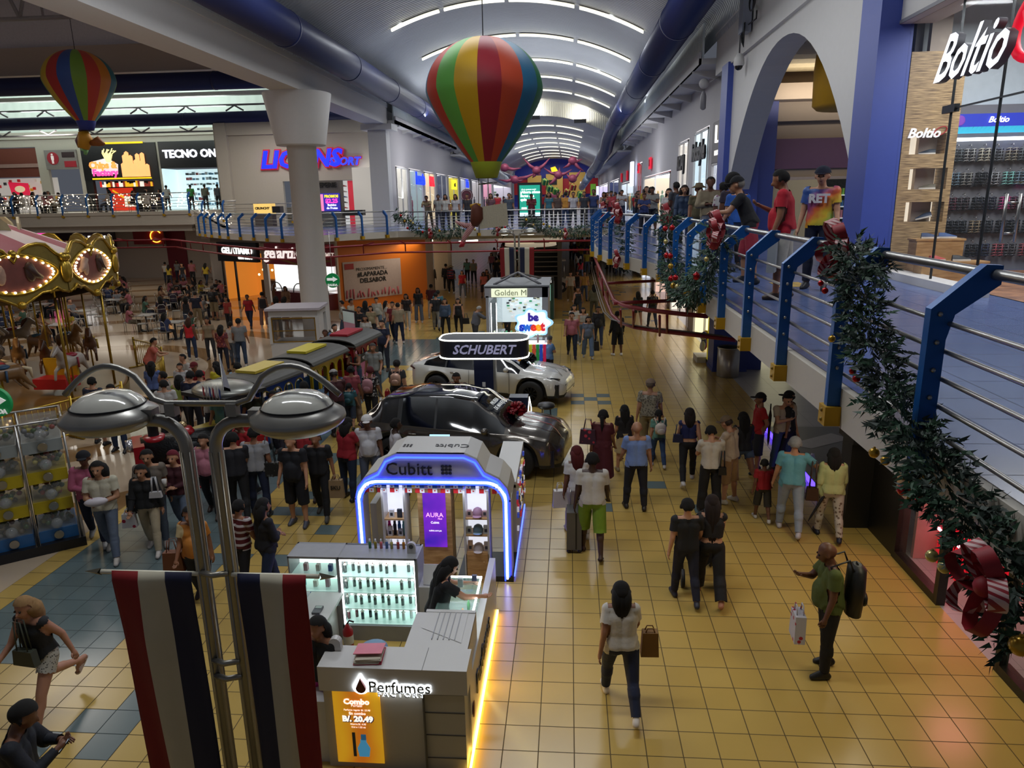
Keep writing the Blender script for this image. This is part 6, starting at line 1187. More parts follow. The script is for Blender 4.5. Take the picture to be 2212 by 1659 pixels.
for k in range(60):x=rr.uniform(-.6,.8);z=rr.uniform(1.25,2.1);m.bb((x,2.14,z),(x+.1,2.2,z+.05),rr.randrange(4))
for k in range(30):x=rr.uniform(-.9,.8);m.bb((x,.15,1.12),(x+.05,.25,1.15+.08*rr.random()),rr.randrange(4))
m.build('goods',[M(c,.4,emit=.3)for c in ('#e8e8e8','#202428','#1f8a5a','#c8c8b0')],t);lamp('jewellery_kiosk_light',(-1.7,25,2.6),1.4,25,(.93,1,1))
t=thing('sweets_kiosk','candy kiosk with a cloud shaped colourful sign, red trim and striped candy tubes','kiosk',(-1.5,21.7,0))
m=MB();m.bb((-1.5,0,0),(.85,.9,.95));m.bb((.75,0,0),(.95,.9,1.3));m.build('counter',M('#cfcad0',.4),t);m=MB();m.bb((-1.1,-.02,1.0),(.6,.02,1.12),0);m.bb((-1.1,0,.95),(.75,.6,1.35),1);m.bb((-1.1,-.03,1.33),(.75,.0,1.37),2);m.build('glass_case',[M('#a02030',emit=.3),GLASS('#e0e8f0',.2),LEDW],t)
MB().prism([(.55*math.cos(a)*(1+.12*math.cos(a*7)),.42*math.sin(a)*(1+.12*math.cos(a*7)))for a in [2*PI*i/48 for i in range(48)]],(.42,-.1,1.95),EX,EZ,.05).build('cloud_sign',M('#90c8f0',emit=.8,ecol='#a8d8f8'),t);MB().prism([(.48*math.cos(a)*(1+.12*math.cos(a*7)),.36*math.sin(a)*(1+.12*math.cos(a*7)))for a in [2*PI*i/48 for i in range(48)]],(.42,-.16,1.95),EX,EZ,.02).build('cloud_sign',M('#f2f6fa',emit=.9),t)
text('lettering','be',.32,M('#3a2a9a',emit=.6),(.42,-.2,2.12),EX,EZ,t,.01,.02)
for ch,x,c in (('s',.07,'#1a3ab8'),('w',.24,'#2a6ad0'),('e',.42,'#d83020'),('e',.57,'#e8a020'),('t',.7,'#d02838')):text('lettering',ch,.34,M(c,emit=.7),(x,-.2,1.83),EX,EZ,t,.01,.025)
MB().cyl((.55,-.05,.3),(.55,-.05,1.6),.035,n=10).build('striped_pole',CANDY,t)
for k,c in enumerate(('#b0b020','#c04a30','#18803a','#1a44b0','#c01848')):MB().bb((.3+.105*k,-.45,0),(.39+.105*k,-.42,1.35)).build('candy_tube',M(c,emit=.35),t)
MB().bb((.28,-.46,1.35),(.84,-.4,1.38)).build('tube_light',LEDW,t)
m=MB();rr=random.Random(8)
for k in range(50):m.ball((rr.uniform(-1.4,-.9),rr.uniform(0,.5),1.0+rr.uniform(0,.4)),.05,6,rr.randrange(4))
m.build('wrapped_sweets',[M(c,.3)for c in ('#c82838','#e8e8f0','#2a50b0','#d8c8a0')],t)
t=thing('wallet_kiosk','dark green and black accessory kiosk with white lettering behind the jewellery kiosk','kiosk',GY(1185,690,34));bx=t.location;bx.z=0;t.location=bx
MB().bb((-1.0,0,0),(.25,1.2,1.7)).build('body',M('#10382c',.4),t);MB().bb((-1.0,-.05,1.7),(.25,.2,2.0)).build('fascia',M('#0c0c0e',.4),t);text('lettering','Simple Wallet',.2,M('#ffffff',emit=1.5),(-.42,-.08,1.84),EX,EZ,t,.01,.005);MB().bb((-.9,-.02,.9),(.1,0,1.65)).build('lit_case',M('#90c8b8',emit=.7),t)
t=thing('shelf_tower','dark slatted staircase-like shelf tower behind the lamp flags','shelves',(-1.35,41,0))
for k in range(9):MB().bb((-.6,0,1.3+.27*k),(.7,.5,1.34+.27*k)).build('slat',M('#6a6460',.5),t)
MB().bb((-.65,.5,0),(.85,.6,3.7)).build('back',M('#1a1614',.6),t);MB().bb((.7,-.05,0),(.95,.6,3.7)).build('side',M('#4a4440',.5),t)
t=thing('golf_cart','pale parked golf cart with a big black wheel by the green kiosk','golf cart',(-1.0,45,0));MB().prism([(-1,.3),(.9,.3),(1.0,.7),(.3,.9),(0,1.25),(-1,1.25)],(0,0,0),EX,EZ,.9).build('body',M('#a8a298',.4),t)
for x in (.55,-.6):MB().cyl((x,-.95,.32),(x,-.75,.32),.32,n=20).build('wheel',DARK,t);MB().cyl((x,-.97,.32),(x,-.95,.32),.14,n=14).build('hub',METAL,t)
MB().bb((-1,-.9,1.9),(.8,0,1.95)).build('roof',WHITE,t);m=MB();m.cyl((-.9,-.8,1.2),(-.9,-.8,1.9),.02);m.cyl((.7,-.8,.8),(.7,-.8,1.9),.02);m.build('roof_post',METAL,t)
t=thing('display_boards','tall upright advert panel with pink and white picture standing by the round column','advert panel',(-8.35,26.0,0),-0.75);MB().bb((-.05,-.04,0),(.85,.04,1.75)).build('frame',DARK,t);MB().bb((0,-.05,.15),(.8,-.04,1.7)).build('picture',M('#9a6a78',emit=.25),t);MB().bb((.0,-.06,1.3),(.8,-.05,1.7)).build('pale_top',M('#a8b4b0',emit=.2),t);MB().ball((.45,-.05,.6),.3,12,0,(1,.08,.6)).build('car_picture',M('#2a2a30',.4),t)
# show cars
def interp(tab,x):
    for(a,*va),(b,*vb)in zip(tab,tab[1:]):
        if x<=b:
            f=0 if b==a else(x-a)/(b-a);f=max(0,min(1,f));f=f*f*(3-2*f)*0.5+f*0.5
            return[p+(q-p)*f for p,q in zip(va,vb)]
    return list(tab[-1][1:])
def car(lab,loc,rz,paint,roofm,tab,glass_x,wheel_x,pillars,suv=True):
    t=thing('car',lab,'car',loc,rz);N=92;x0,x1=tab[0][0],tab[-1][0];R=0.40 if suv else 0.37
    m=MB();K=10;secs=[]
    for i in range(N+1):
        x=x0+(x1-x0)*i/N;zb,zr,w_,wr=interp(tab,x)      # belt z, top z, width at belt, width at the top
        zs=0.24
        for wx in wheel_x:
            if abs(x-wx)<R+.03:zs=max(zs,0.34+math.sqrt(max(0,(R+.03)**2-(x-wx)**2)))
        e=min(1,(x-x0)/.25,(x1-x)/.30)**.5 if 0<i<N else 0.0
        w2=w_*(0.70+0.30*e)
        zs2=zs if e>.4 else zs+.1
        mid=max(zs+.02,(zs+zb)/2)
        secs.append([(w2*.97,zs2),(w2*1.0,min(zs2+.08,zb-.02)),(w2*1.03,mid),(w2*1.0,max(mid+.01,zb-.12)),(w2*.965,zb),(w2*.95 if zr-zb>.05 else w2*.9,zb+.012),(wr*(.70+.3*e)+.03 if zr-zb>.05 else w2*.75,zr-.045 if zr-zb>.06 else zr),(wr*(.7+.3*e)*.86,zr-.008),(wr*.45,zr+.004),(0,zr+.008)])
        for y,z in secs[-1]:m.v.append((x,-y,z))
        for y,z in secs[-1]:m.v.append((x,y,z))
    ga,gb,gc,gd_=glass_x                      # rear glass start, roof rear, roof front, cowl
    for i in range(N):
        x=x0+(x1-x0)*(i+.5)/N
        for k in range(K-1):
            mi=0
            if k==5 and ga+.12<x<gd_-.12:
                mi=1
                if any(abs(x-p)<.035 for p in pillars):mi=3
            if k in (6,7,8):
                if ga<x<gb or gc<x<gd_:mi=1
                elif gb<=x<=gc:mi=2
                if k==6 and (ga<x<gb or gc<x<gd_):mi=0
            if k==0 and x not in ():mi=3
            if k==6 and gb<=x<=gc:mi=2
            for s in (0,1):
                a,b_=(i*2+s)*K+k,((i+1)*2+s)*K+k
                f=(a,b_,b_+1,a+1)if s==0 else(a+1,b_+1,b_,a);m.f.append(f[::-1]);m.mi.append(mi);m.sm.append(True)
    for i in (0,N):
        a=i*2*K;f=[a+k for k in range(K)]+[a+K+k for k in reversed(range(K))];m.f.append(tuple(f));m.mi.append(0);m.sm.append(False)
    m.build('body',[paint,M('#0a0c10',0.06,coat=.6,var=0),roofm,M('#101114',0.5)],t)
    m=MB();m.bb((x0+.15,-.8,.26),(x1-.15,.8,.62));m.build('chassis',DARK,t)
    for wx in wheel_x:
        for s in (-1,1):
            wv_=MB();y=s*.84;wv_.lathe([(0.20,-.11),(.33,-.11),(.36,-.08),(.36,.08),(.33,.11),(.20,.11)],n=30)
            for q in range(len(wv_.v)):a=wv_.v[q];wv_.v[q]=(wx+a[0],y+a[2],.36+a[1])
            o=wv_.build('wheel',M('#141416',.7),t)
            h=MB();yy=y+s*.09
            for k in range(10):a=2*PI*k/10;h.tube([(wx+.03*math.cos(a),yy,.36+.03*math.sin(a)),(wx+.23*math.cos(a+.12),yy,.36+.23*math.sin(a+.12))],[.022,.016],5)
            h.tube([(wx+.24*math.cos(a),yy,.36+.24*math.sin(a))for a in [2*PI*i/28 for i in range(28)]],.018,6,closed=True);h.cyl((wx,y-s*.02,.36),(wx,y+s*.04,.36),.2);h.build('rim',M('#1c1d20',.3,.6),o)
    nx=x1
    for s in (-1,1):
        MB().tube([(nx-.62,s*.80,.80),(nx-.38,s*.76,.77),(nx-.16,s*.60,.74)],[.02,.045,.025],8).build('headlight',M('#20242a',.1,coat=.6),t);MB().tube([(nx-.60,s*.815,.815),(nx-.36,s*.775,.79)],.008,5).build('light_line',M('#d8dce0',.2,.5),t)
        MB().ball((.72,s*1.0,1.02),.1,12,0,(.75,1,.7)).build('side_mirror',paint,t);MB().cyl((.72,s*.84,.97),(.72,s*.95,1.0),.03).build('mirror_arm',DARK,t)
        for x in (-.9,.22):MB().tube([(x-.09,s*.925,.84),(x+.09,s*.93,.84)],.016,6).build('door_handle',METAL,t)
        m=MB()
        for x in (-.42,.78):m.tube([(x,s*.937,.33),(x,s*.942,.6),(x,s*.905,.93)],.005,4)
        m.tube([(-1.0,s*.94,.36),(.75,s*.94,.33)],.012,4);m.build('door_gap',DARK,t)
        MB().tube([(x0+.08,s*.55,.95),(x0+.04,s*.7,.9),(x0+.22,s*.86,.88)],[.03,.04,.02],6).build('tail_light',M('#3a0a10',.2),t)
    m=MB();m.bb((nx-.12,-.5,.36),(nx-.02,.5,.58));m.build('grille',DARK,t)
    for s in (-1,1):MB().prism([(0,0),(.1,.05),(.12,.3),(.06,.34)],(nx-.3,s*.80,.3),EX,EZ,.02).build('air_intake',DARK,t)
    return t
SUV=[(-2.25,.78,.82,.80,.6),(-2.15,.98,1.02,.88,.7),(-2.0,1.02,1.22,.90,.66),(-1.65,1.02,1.50,.91,.62),(-1.0,.99,1.60,.92,.62),(-.2,.96,1.62,.92,.61),(.35,.94,1.56,.92,.58),(.8,.93,1.30,.92,.62),(1.2,.93,1.03,.91,.70),(1.6,.9,.98,.90,.7),(2.0,.82,.90,.86,.65),(2.2,.68,.76,.78,.5),(2.27,.55,.6,.7,.4)]
SED=[(-2.35,.80,.84,.78,.6),(-2.25,.98,1.02,.86,.7),(-2.0,1.0,1.06,.88,.66),(-1.75,.98,1.16,.89,.6),(-1.1,.95,1.40,.91,.56),(-.4,.92,1.46,.91,.55),(.2,.91,1.42,.91,.54),(.7,.90,1.20,.91,.6),(1.15,.88,.98,.90,.7),(1.6,.84,.93,.89,.7),(2.0,.76,.84,.85,.65),(2.25,.62,.7,.76,.5),(2.32,.5,.55,.66,.4)]
car('metallic grey crossover with black roof and a red bow on its bonnet',(-2.25,14.95,0),math.radians(-10),M('#5f5952',.2,.75,var=.02,coat=.8),M('#0a0a0c',.06,coat=.8,var=0),SUV,(-2.02,-1.6,.3,1.2),(-1.38,1.36),(-.42,-1.22))
car('white fastback car with a black bow, parked behind the dark canopy stand',(-2.2,20.4,0),math.radians(-14),M('#c9c8c4',.22,.0,var=.02,coat=.8),M('#bdbcb8',.22,coat=.8),SED,(-1.95,-1.0,.2,1.15),(-1.42,1.4),(-.35,-1.15))
def car_pt(loc,rz,x,y,z):c,s=math.cos(rz),math.sin(rz);return Vector((loc[0]+x*c-y*s,loc[1]+x*s+y*c,z))
for lab,loc,rz,mat,x,z,xe,r in (('big curly red gift bow on the bonnet of the grey car',(-2.25,14.95),math.radians(-10),M('#8c0c1a',.35,var=.2),1.15,1.12,2.2,.2),('big curly black gift bow on the bonnet of the white car',(-2.2,20.4),math.radians(-14),M('#141416',.35),1.1,1.06,2.2,.19)):
    p=car_pt(loc,rz,x,0,z+.06);t=thing('gift_bow',lab,'bow',p);rr=random.Random(7)
    m=MB()
    for k in range(90):
        d=Vector((rr.gauss(0,1),rr.gauss(0,1),abs(rr.gauss(0,1))*.9-.1)).normalized();sd=d.orthogonal().normalized();w_=d.cross(sd)*.02;P=[]
        for i in range(7):a=2*PI*i/6;P.append(d*(r*.55*(1-math.cos(a))+.01)+sd*(r*.2*math.sin(a)))
        m.add([q-w_ for q in P]+[q+w_ for q in P],[(i,i+1,8+i,7+i)for i in range(6)],0,True)
    m.build('loops',mat,t)
    for s in (-1,1):
        P=[car_pt(loc,rz,x+(xe-x)*f,s*(.05+.22*f),1.14-(.14*f if f<.8 else .14*f+.9*(f-.8))*1.25+(z-1.12)*.8)-p for f in [i/8 for i in range(9)]]
        m=MB();m.add([q+Vector((0,-.025,0))for q in P]+[q+Vector((0,.025,0))for q in P],[(i,i+1,10+i,9+i)for i in range(8)],0,True);m.build('ribbon_tail',mat,t)
p=car_pt((-2.25,14.95),math.radians(-10),.78,-.2,1.36);t=thing('windscreen_sticker','white promotional lettering sheet on the windscreen of the grey car','sticker',p,math.radians(-10));n_=Vector((.5,0,.85)).normalized();text('lettering','PRUEBA\nDE MANEJO',.13,M('#d8dcdc',emit=.3),(0,0,.05),Vector((0,1,0)),Vector((-.85,0,.5)),t,.002,.002)
# toy train
def capsules(lst,voxel=.02,mats=None,name='body',parent=None,smooth=3):
    """one continuous surface grown from tapered limbs: (p, q, r0, r1)"""
    m=MB()
    for p,q,r0,r1 in lst:
        p,q=Vector(p),Vector(q);d=(q-p)
        if d.length>1e-4:m.tube([p,q],[r0,r1],12)
        m.ball(p,r0,12);m.ball(q,r1,12)
    o=m.build('tmp',mats or[DARK]);md=o.modifiers.new('r','REMESH');md.mode='VOXEL';md.voxel_size=voxel;md.use_smooth_shade=True
    if smooth:s=o.modifiers.new('s','SMOOTH');s.iterations=smooth;s.factor=.6
    dg=bpy.context.evaluated_depsgraph_get();me=bpy.data.meshes.new_from_object(o.evaluated_get(dg));bpy.data.objects.remove(o)
    me.name=name;ob=bpy.data.objects.new(name,me);COL.objects.link(ob)
    if parent:ob.parent=parent
    return ob
def wagon(lab,loc,rz,c,trim,roofc,L=1.75,W=1.15,side=None,banner=None):
    t=thing('train_wagon',lab,'wagon',loc,rz,'wagons of the toy train');cm_,tm=M(c,.4),M(trim,.4)
    m=MB();m.bb((-W/2,-L/2,.18),(W/2,L/2,.3));m.bb((-W/2,-L/2,.3),(-W/2+.05,L/2,.85));m.bb((W/2-.05,-L/2,.3),(W/2,L/2,.85));m.bb((-W/2,-L/2,.3),(W/2,-L/2+.05,.85));m.bb((-W/2,L/2-.05,.3),(W/2,L/2,.85));m.build('coach_body',M(side,.4)if side else cm_,t)
    def panel(o,xd,wd,n):
        m=MB();m2=MB();cw=wd/n
        for k in range(n):
            x0=-wd/2+cw*k;st_=[(x0,0),(x0+.05,0),(x0+.05,.42)]+[(x0+cw/2-(cw/2-.05)*math.cos(a),.42+.16*math.sin(a))for a in [PI*i/8 for i in range(1,8)]]+[(x0+cw-.05,.42),(x0+cw-.05,0),(x0+cw,0),(x0+cw,.75),(x0,.75)]
            m.prism(st_,o,xd,EZ,.04)
            yy=[Vector(o)+Vector(xd)*(x0+cw/2-(cw/2-.05)*math.cos(a))+EZ*(.42+.16*math.sin(a))for a in [PI*i/8 for i in range(9)]]
            m2.tube([Vector(o)+Vector(xd)*(x0+.05)]+yy+[Vector(o)+Vector(xd)*(x0+cw-.05)],.014,5)
        m.build('arched_panel',cm_,t);m2.build('arch_trim',tm,t)
    for y in (-L/2,L/2-.04):panel((0,y+.04,.85),EX,W,2)
    panel((-W/2+.04,0,.85),-EYv,L,4);panel((W/2,0,.85),-EYv,L,4)
    m=MB();n=10
    for i in range(n):
        a0,a1=PI*i/n,PI*(i+1)/n;x0,x1=-(W/2+.14)*math.cos(a0),-(W/2+.14)*math.cos(a1);z0,z1=1.6+.2*math.sin(a0),1.6+.2*math.sin(a1)
        m.add([(x0,-L/2-.12,z0),(x1,-L/2-.12,z1),(x1,L/2+.12,z1),(x0,L/2+.12,z0),(x0,-L/2-.12,z0-.03),(x1,-L/2-.12,z1-.03),(x1,L/2+.12,z1-.03),(x0,L/2+.12,z0-.03)],[(0,1,2,3),(7,6,5,4),(0,4,5,1),(3,2,6,7)],0)
    m.bb((-W/2-.16,-L/2-.12,1.57),(W/2+.16,L/2+.12,1.61));m.build('roof',M(roofc,.6),t);MB().bb((-.28,-.55,1.8),(.28,.55,1.86)).build('roof_hatch',tm if trim!='#c8b030' or True else cm_,t)
    for x in (-.3,.3):
        for y in (-.6,.6):MB().cyl((x*1.6-.04,y,.17),(x*1.6+.04,y,.17),.17,n=16).build('wheel',DARK,t)
    MB().bb((-.42,-.5,.3),(.42,-.1,.55)).build('bench_seat',M('#2a2a30',.5),t)
    if banner:MB().bb((W/2+.0,-L/2,1.0),(W/2+.03,L/2,1.25)).build('name_board',DARK,t);text('lettering',banner,.13,WHITE,(W/2+.04,0,1.12),EYv,EZ,t,.005);MB().bb((W/2,-L/2,.25),(W/2+.03,L/2,1.0)).build('pink_panel',M('#b8688a',.5),t)
    return t
wagon('blue toy train wagon with yellow arch trim, first behind the red engine',(-7.35,16.2,0),math.radians(-14),'#12409a','#c0a838','#4a4844',side='#1a3f8c')
wagon('yellow toy train wagon with a light blue side, middle of the train',(-7.0,18.4,0),math.radians(-10),'#b8980e','#c0b020','#4a4844',side='#5a80a8')
wagon('red toy train wagon with pink side banner, last of the train',(-6.65,20.8,0),math.radians(-8),'#8c1018','#a01c28','#45433f',banner='VENTURERA')
t=thing('train_engine','red and black toy locomotive with chrome chimney at the head of the train','locomotive',(-7.85,13.5,0),math.atan2(-1.3,-1.9)+PI*0)
RR=M('#98101c',.3,coat=.4)
MB().cyl((-.9,0,.75),(.85,0,.75),.36,n=28).build('boiler',M('#1a1a1c',.35,.4,bump=.4,scale=30),t);m=MB();m.bb((-1.0,-.5,.25),(1.0,.5,.42));m.bb((.8,-.42,.3),(1.0,.42,1.05));m.build('front_plate',RR,t)
MB().lathe([(.14,1.05),(.1,1.15),(.1,1.5),(.15,1.55),(.15,1.62),(.08,1.62)],(.6,0,0),20).build('chimney',M('#141416',.3),t);MB().lathe([(.22,1.02),(.24,1.06),(.2,1.12),(.1,1.13)],(.6,0,0),20).build('chimney_base',RR,t);MB().lathe([(.2,1.05),(.22,1.1),(.16,1.2),(0,1.22)],(0.05,0,0),20).build('steam_dome',RR,t);MB().lathe([(.08,1.2),(.09,1.3),(0,1.33)],(0.05,0,0),14).build('bell',M('#b8a078',.2,.8),t)
MB().cyl((1.0,.25,1.05),(1.12,.25,1.05),.13,n=18).build('headlamp',M('#c8c8cc',.15,.8),t);MB().tube([(.1,.3,1.05),(-.4,.36,1.0),(-.6,.4,.8),(-.5,.42,.5)],.025,6).build('pipe',DARK,t)
for x in (-.7,-.1,.5):
    for y in (-.48,.48):MB().tube([(x+.24*math.cos(a),y,.26+.24*math.sin(a))for a in [2*PI*i/20 for i in range(20)]],.03,6,closed=True).build('wheel',RR,t)
MB().bb((-1.5,-.5,.3),(-1.0,.5,.9)).build('cab',RR,t)
t=thing('train_driver_cabin','black and red cab with a silver domed roof and small flags behind the engine','wagon',(-7.5,14.6,0),math.radians(-25));MB().ball((0,0,1.72),.75,20,0,(1,.8,.22)).build('roof',M('#8a8a84',.3,.5),t);m=MB();m.bb((-.7,-.55,1.62),(.7,.55,1.7));m.build('roof_rim',DARK,t);MB().bb((-.6,-.5,.25),(.6,.5,.8)).build('cab_body',M('#7a0f18',.4),t);MB().bb((-.62,-.52,.8),(.62,.52,.88)).build('yellow_band',M('#b09a18',.4),t)
for x in (-.6,.6):
    for y in (-.5,.5):MB().cyl((x,y,.8),(x,y,1.65),.025).build('post',DARK,t)
for k in range(6):
    x=.1+.1*k;m=MB();m.cyl((x,-.6,1.6),(x+.02,-.62,2.0+.05*(k%2)),.006,n=5);m.add([(x,-.6,1.75),(x+.09,-.63,1.72),(x+.1,-.63,1.9),(x+.02,-.61,1.95)],[(0,1,2,3)],1+k%3);m.build('small_flag',[WHITE,M('#b01c2c',.6),M('#d0d0d4',.6),M('#1c3a88',.6)],t)
m=thing('tall_flag','blue and white flag on a pole standing at the train stop','flag',(-7.25,14.1,0));MB().cyl((0,0,0),(0,0,2.6),.012).build('pole',METAL,m);q=MB();q.add([(0,0,2.6),(.12,0,2.0),(.2,0,1.5),(0,0,1.6)],[(0,3,2,1)],0);q.add([(.0,.0,1.9),(.14,.0,1.85),(.2,0,1.5),(0,0,1.6)],[(0,3,2,1)],1);q.build('cloth',[M('#b8bac4',.7),M('#2a4494',.7)],m)
# ticket booth
t=thing('ticket_booth','white booth with gold framed glass and a flat lilac roof beside the round column','booth',(-9.7,24.9,0),math.radians(6))
MB().bb((-.95,-.75,1.98),(.95,.75,2.06)).build('roof',M('#a8a0a8',.5),t);m=MB();m.bb((-.85,-.65,1.75),(.85,.65,1.98));m.bb((-.85,-.65,0),(.85,.65,.8));
for x in (-.82,.82):
    for y in (-.62,.62):m.bb((x-.05,y-.05,.8),(x+.05,y+.05,1.75))
m.build('booth_body',KW,t);m=MB()
for a,b_ in (((-.75,-.67,.85),(.75,-.65,.89)),((-.75,-.67,1.68),(.75,-.65,1.72)),((-.77,-.67,.85),(-.73,-.65,1.72)),((.73,-.67,.85),(.77,-.65,1.72)),((-.75,-.67,1.25),(.75,-.65,1.28)),((-.87,-.6,.85),(-.85,-.55,1.72)),((-.87,.5,.85),(-.85,.55,1.72))):m.bb(a,b_)
m.build('gold_trim',GOLD,t);m=MB();m.bb((-.75,-.655,.87),(.75,-.65,1.7));m.bb((-.855,-.55,.87),(-.85,.5,1.7));m.build('glass',GLASS('#5a5450',.45),t)
# carousel
CC=Vector((-18.4,18.6,0));CRd=5.15
GOLDP=M('#8e7a3c',.35,.5,var=.3,scale=6,bump=.4);GOLDD=M('#a88a34',.3,.8,var=.3);CREAMC=M('#a39673',.5,var=.25,scale=5,bump=.5)
t=thing('carousel','large gilded carousel with striped canopy, bulb-lit scalloped boards and wooden horses','carousel',CC);CAR=t
MB().lathe([(5.1,0),(5.1,.32),(5.0,.36),(0,.36)],n=64).build('platform',M('#7a5a2c',.35,var=.2,scale=2),t);MB().lathe([(5.12,.02),(5.14,.3)],n=64).build('gold_skirt',GOLDP,t)
MB().lathe([(1.3,.36),(1.3,3.4),(1.7,3.6)],n=20).build('centre_drum',M('#6c5430',.4,var=.3),t)
MB().lathe([(CRd-.15,4.15),(1.0,5.9),(.3,6.2),(0,6.5)],n=48,mi=lambda k:(k//2)%2,smooth=False).build('canopy',[M('#c2b4b0',.6,var=.03),M('#8c4650',.6,var=.05)],t)
MB().lathe([(CRd-.1,3.3),(1.4,3.5)],n=48).build('ceiling',M('#4c3a22',.6),t)
def board_mesh():
    w_=1.26;out=[]
    for i in range(13):f=i/12;u=-w_+2*w_*f;out.append((u,.55+.42*abs(math.sin(PI*(f*2)))**.5*(1 if .1<f<.9 else .6)))
    low_=[(w_,-.28),(w_*.8,-.2),(w_*.45,-.22),(w_*.15,-.42),(0,-.55),(-w_*.15,-.42),(-w_*.45,-.22),(-w_*.8,-.2),(-w_,-.28)]
    return out+low_
bulb_pts=[(.92*math.cos(a)*(1 if True else 0),.36*math.sin(a)*(1+.22*math.cos(2*a+PI))+.28)for a in [2*PI*i/26 for i in range(26)]]
BULB=M('#ffe2a8',emit=9)
NB=13
proto=[]
for k in range(NB):
    a=2*PI*k/NB+.12;o=CC*0+Vector((CRd*math.cos(a),CRd*math.sin(a),3.75));xd=Vector((-math.sin(a),math.cos(a),0));nr=Vector((math.cos(a),math.sin(a),0))
    Mx=Matrix(((xd.x,0,nr.x,o.x),(xd.y,0,nr.y,o.y),(0,1,0,o.z),(0,0,0,1)))
    if not proto:
        m=MB();m.prism(board_mesh(),(0,0,-.06),EX,EYv,.1);b0_=m.build('rounding_board',[GOLDP],t)
        m=MB();m.tube([(x*1.08,y,.05)for x,y in [(1.0*math.cos(q),.28+.40*math.sin(q)*(1+.22*math.cos(2*q+PI)))for q in [2*PI*i/30 for i in range(30)]]],.04,6,closed=True)
        m.tube([(x,y+.02,.05)for x,y in board_mesh()[:13]],.045,6);m.tube([(x,y,.05)for x,y in board_mesh()[13:]],.035,6)
        for s in (-1,1):m.ball((s*1.24,.25,.06),.17,12,0,(.8,1.8,.6));m.ball((s*1.24,.62,.06),.12,10);m.tube([(s*.75,-.25,.06),(s*.95,-.12,.08),(s*1.1,-.25,.06)],.04,6)
        m.ball((0,-.48,.06),.11,10);m.ball((0,.78,.06),.1,10);c1=m.build('gilt_scrolls',[GOLDD],b0_)
        m=MB();m.prism([(.95*math.cos(q),.28+.35*math.sin(q)*(1+.22*math.cos(2*q+PI)))for q in [2*PI*i/30 for i in range(30)]],(0,0,.045),EX,EYv,.01);c2=m.build('painted_panel',[M('#6e3a34',.5,var=.7,scale=2.5)],b0_)
        m=MB();m.ball((-.38,.3,.07),.2,12,0,(.7,1.3,.3));m.tube([(-.4,.5,.07),(-.55,.25,.07),(-.7,.2,.07)],[.12,.1,.06],8,0);m.ball((.35,.32,.07),.2,12,1,(.7,1.3,.3));m.tube([(.3,.5,.07),(.45,.25,.07),(.62,.15,.07)],[.12,.1,.06],8,1);c3=m.build('painted_horses',[M('#a08070',.5,var=.3),M('#3a2018',.5,var=.3)],b0_)
        m=MB()
        for x,y in bulb_pts:m.ball((x,y,.09),.032,6)
        c4=m.build('bulbs',[BULB],b0_)
        proto=[b0_,c1,c2,c3,c4];b0_.matrix_local=Mx
    else:
        q=proto[0].copy();COL.objects.link(q);q.parent=t;q.matrix_local=Mx
        for c in proto[1:]:d=c.copy();COL.objects.link(d);d.parent=q
for k in range(NB):
    a=2*PI*(k+.5)/NB+.12;p=Vector((4.85*math.cos(a),4.85*math.sin(a),0));MB().cyl(p+EZ*.36,p+EZ*3.6,.035).build('canopy_pole',GOLDD,t)
for k in range(10):
    a=2*PI*k/10;o=Vector((2.9*math.cos(a),2.9*math.sin(a),4.75));xd=Vector((-math.sin(a),math.cos(a),0));nr=Vector((math.cos(a),math.sin(a),0))
    MB().prism([(-.8,0),(.8,0),(.55,.45),(.3,.62),(-.3,.62),(-.55,.45)],o,xd,EZ,.06).build('crown_board',CREAMC,t)
def horse(col,mane,saddle):
    t2=thing('carousel_horse','x','carousel horse')
    b_=capsules([((-.38,0,1.0),(.3,0,1.02),.19,.19),((.3,0,1.05),(.55,0,1.42),.15,.09),((.55,0,1.45),(.78,0,1.3),.09,.055),((.28,.1,.95),(.5,.12,.75),.08,.05),((.5,.12,.75),(.42,.12,.5),.045,.04),((.28,-.1,.95),(.55,-.12,.82),.08,.05),((.55,-.12,.82),(.62,-.12,.58),.045,.04),((-.4,.1,.95),(-.55,.12,.72),.1,.055),((-.55,.12,.72),(-.72,.12,.5),.05,.035),((-.4,-.1,.95),(-.48,-.12,.7),.1,.055),((-.48,-.12,.7),(-.66,-.12,.45),.05,.035),((.55,.05,1.52),(.55,.06,1.6),.025,.01),((.55,-.05,1.52),(.55,-.06,1.6),.025,.01)],.03,[M(col,.35,var=.1)],'body',t2)
    m=MB();m.tube([(.5,0,1.52),(.35,0,1.42),(.25,0,1.22)],[.04,.07,.04],8);m.tube([(-.55,0,1.08),(-.72,0,1.0),(-.75,0,.75)],[.04,.06,.02],8);m.build('mane_and_tail',M(mane,.6),t2)
    m=MB();m.ball((-.05,0,1.17),.2,12,0,(1,.9,.35));m.tube([(-.05,.2,1.1),(-.03,.21,.8)],.03,6);m.build('saddle',M(saddle,.5),t2)
    MB().cyl((0,0,.1),(0,0,3.2),.025).build('pole',GOLDD,t2);return t2
hp=[horse('#9a9088','#5a3a28','#8a2030'),horse('#4a2c1c','#1c1410','#a88a30'),horse('#7a5a38','#d0c0a0','#2a4a6a')]
nmh=[('pale grey','red saddle'),('dark brown','gold saddle'),('tan','blue saddle')];used=[0,0,0];compass=['east','north-east','north','north-west','west','south-west','south','south-east']
cnt=0
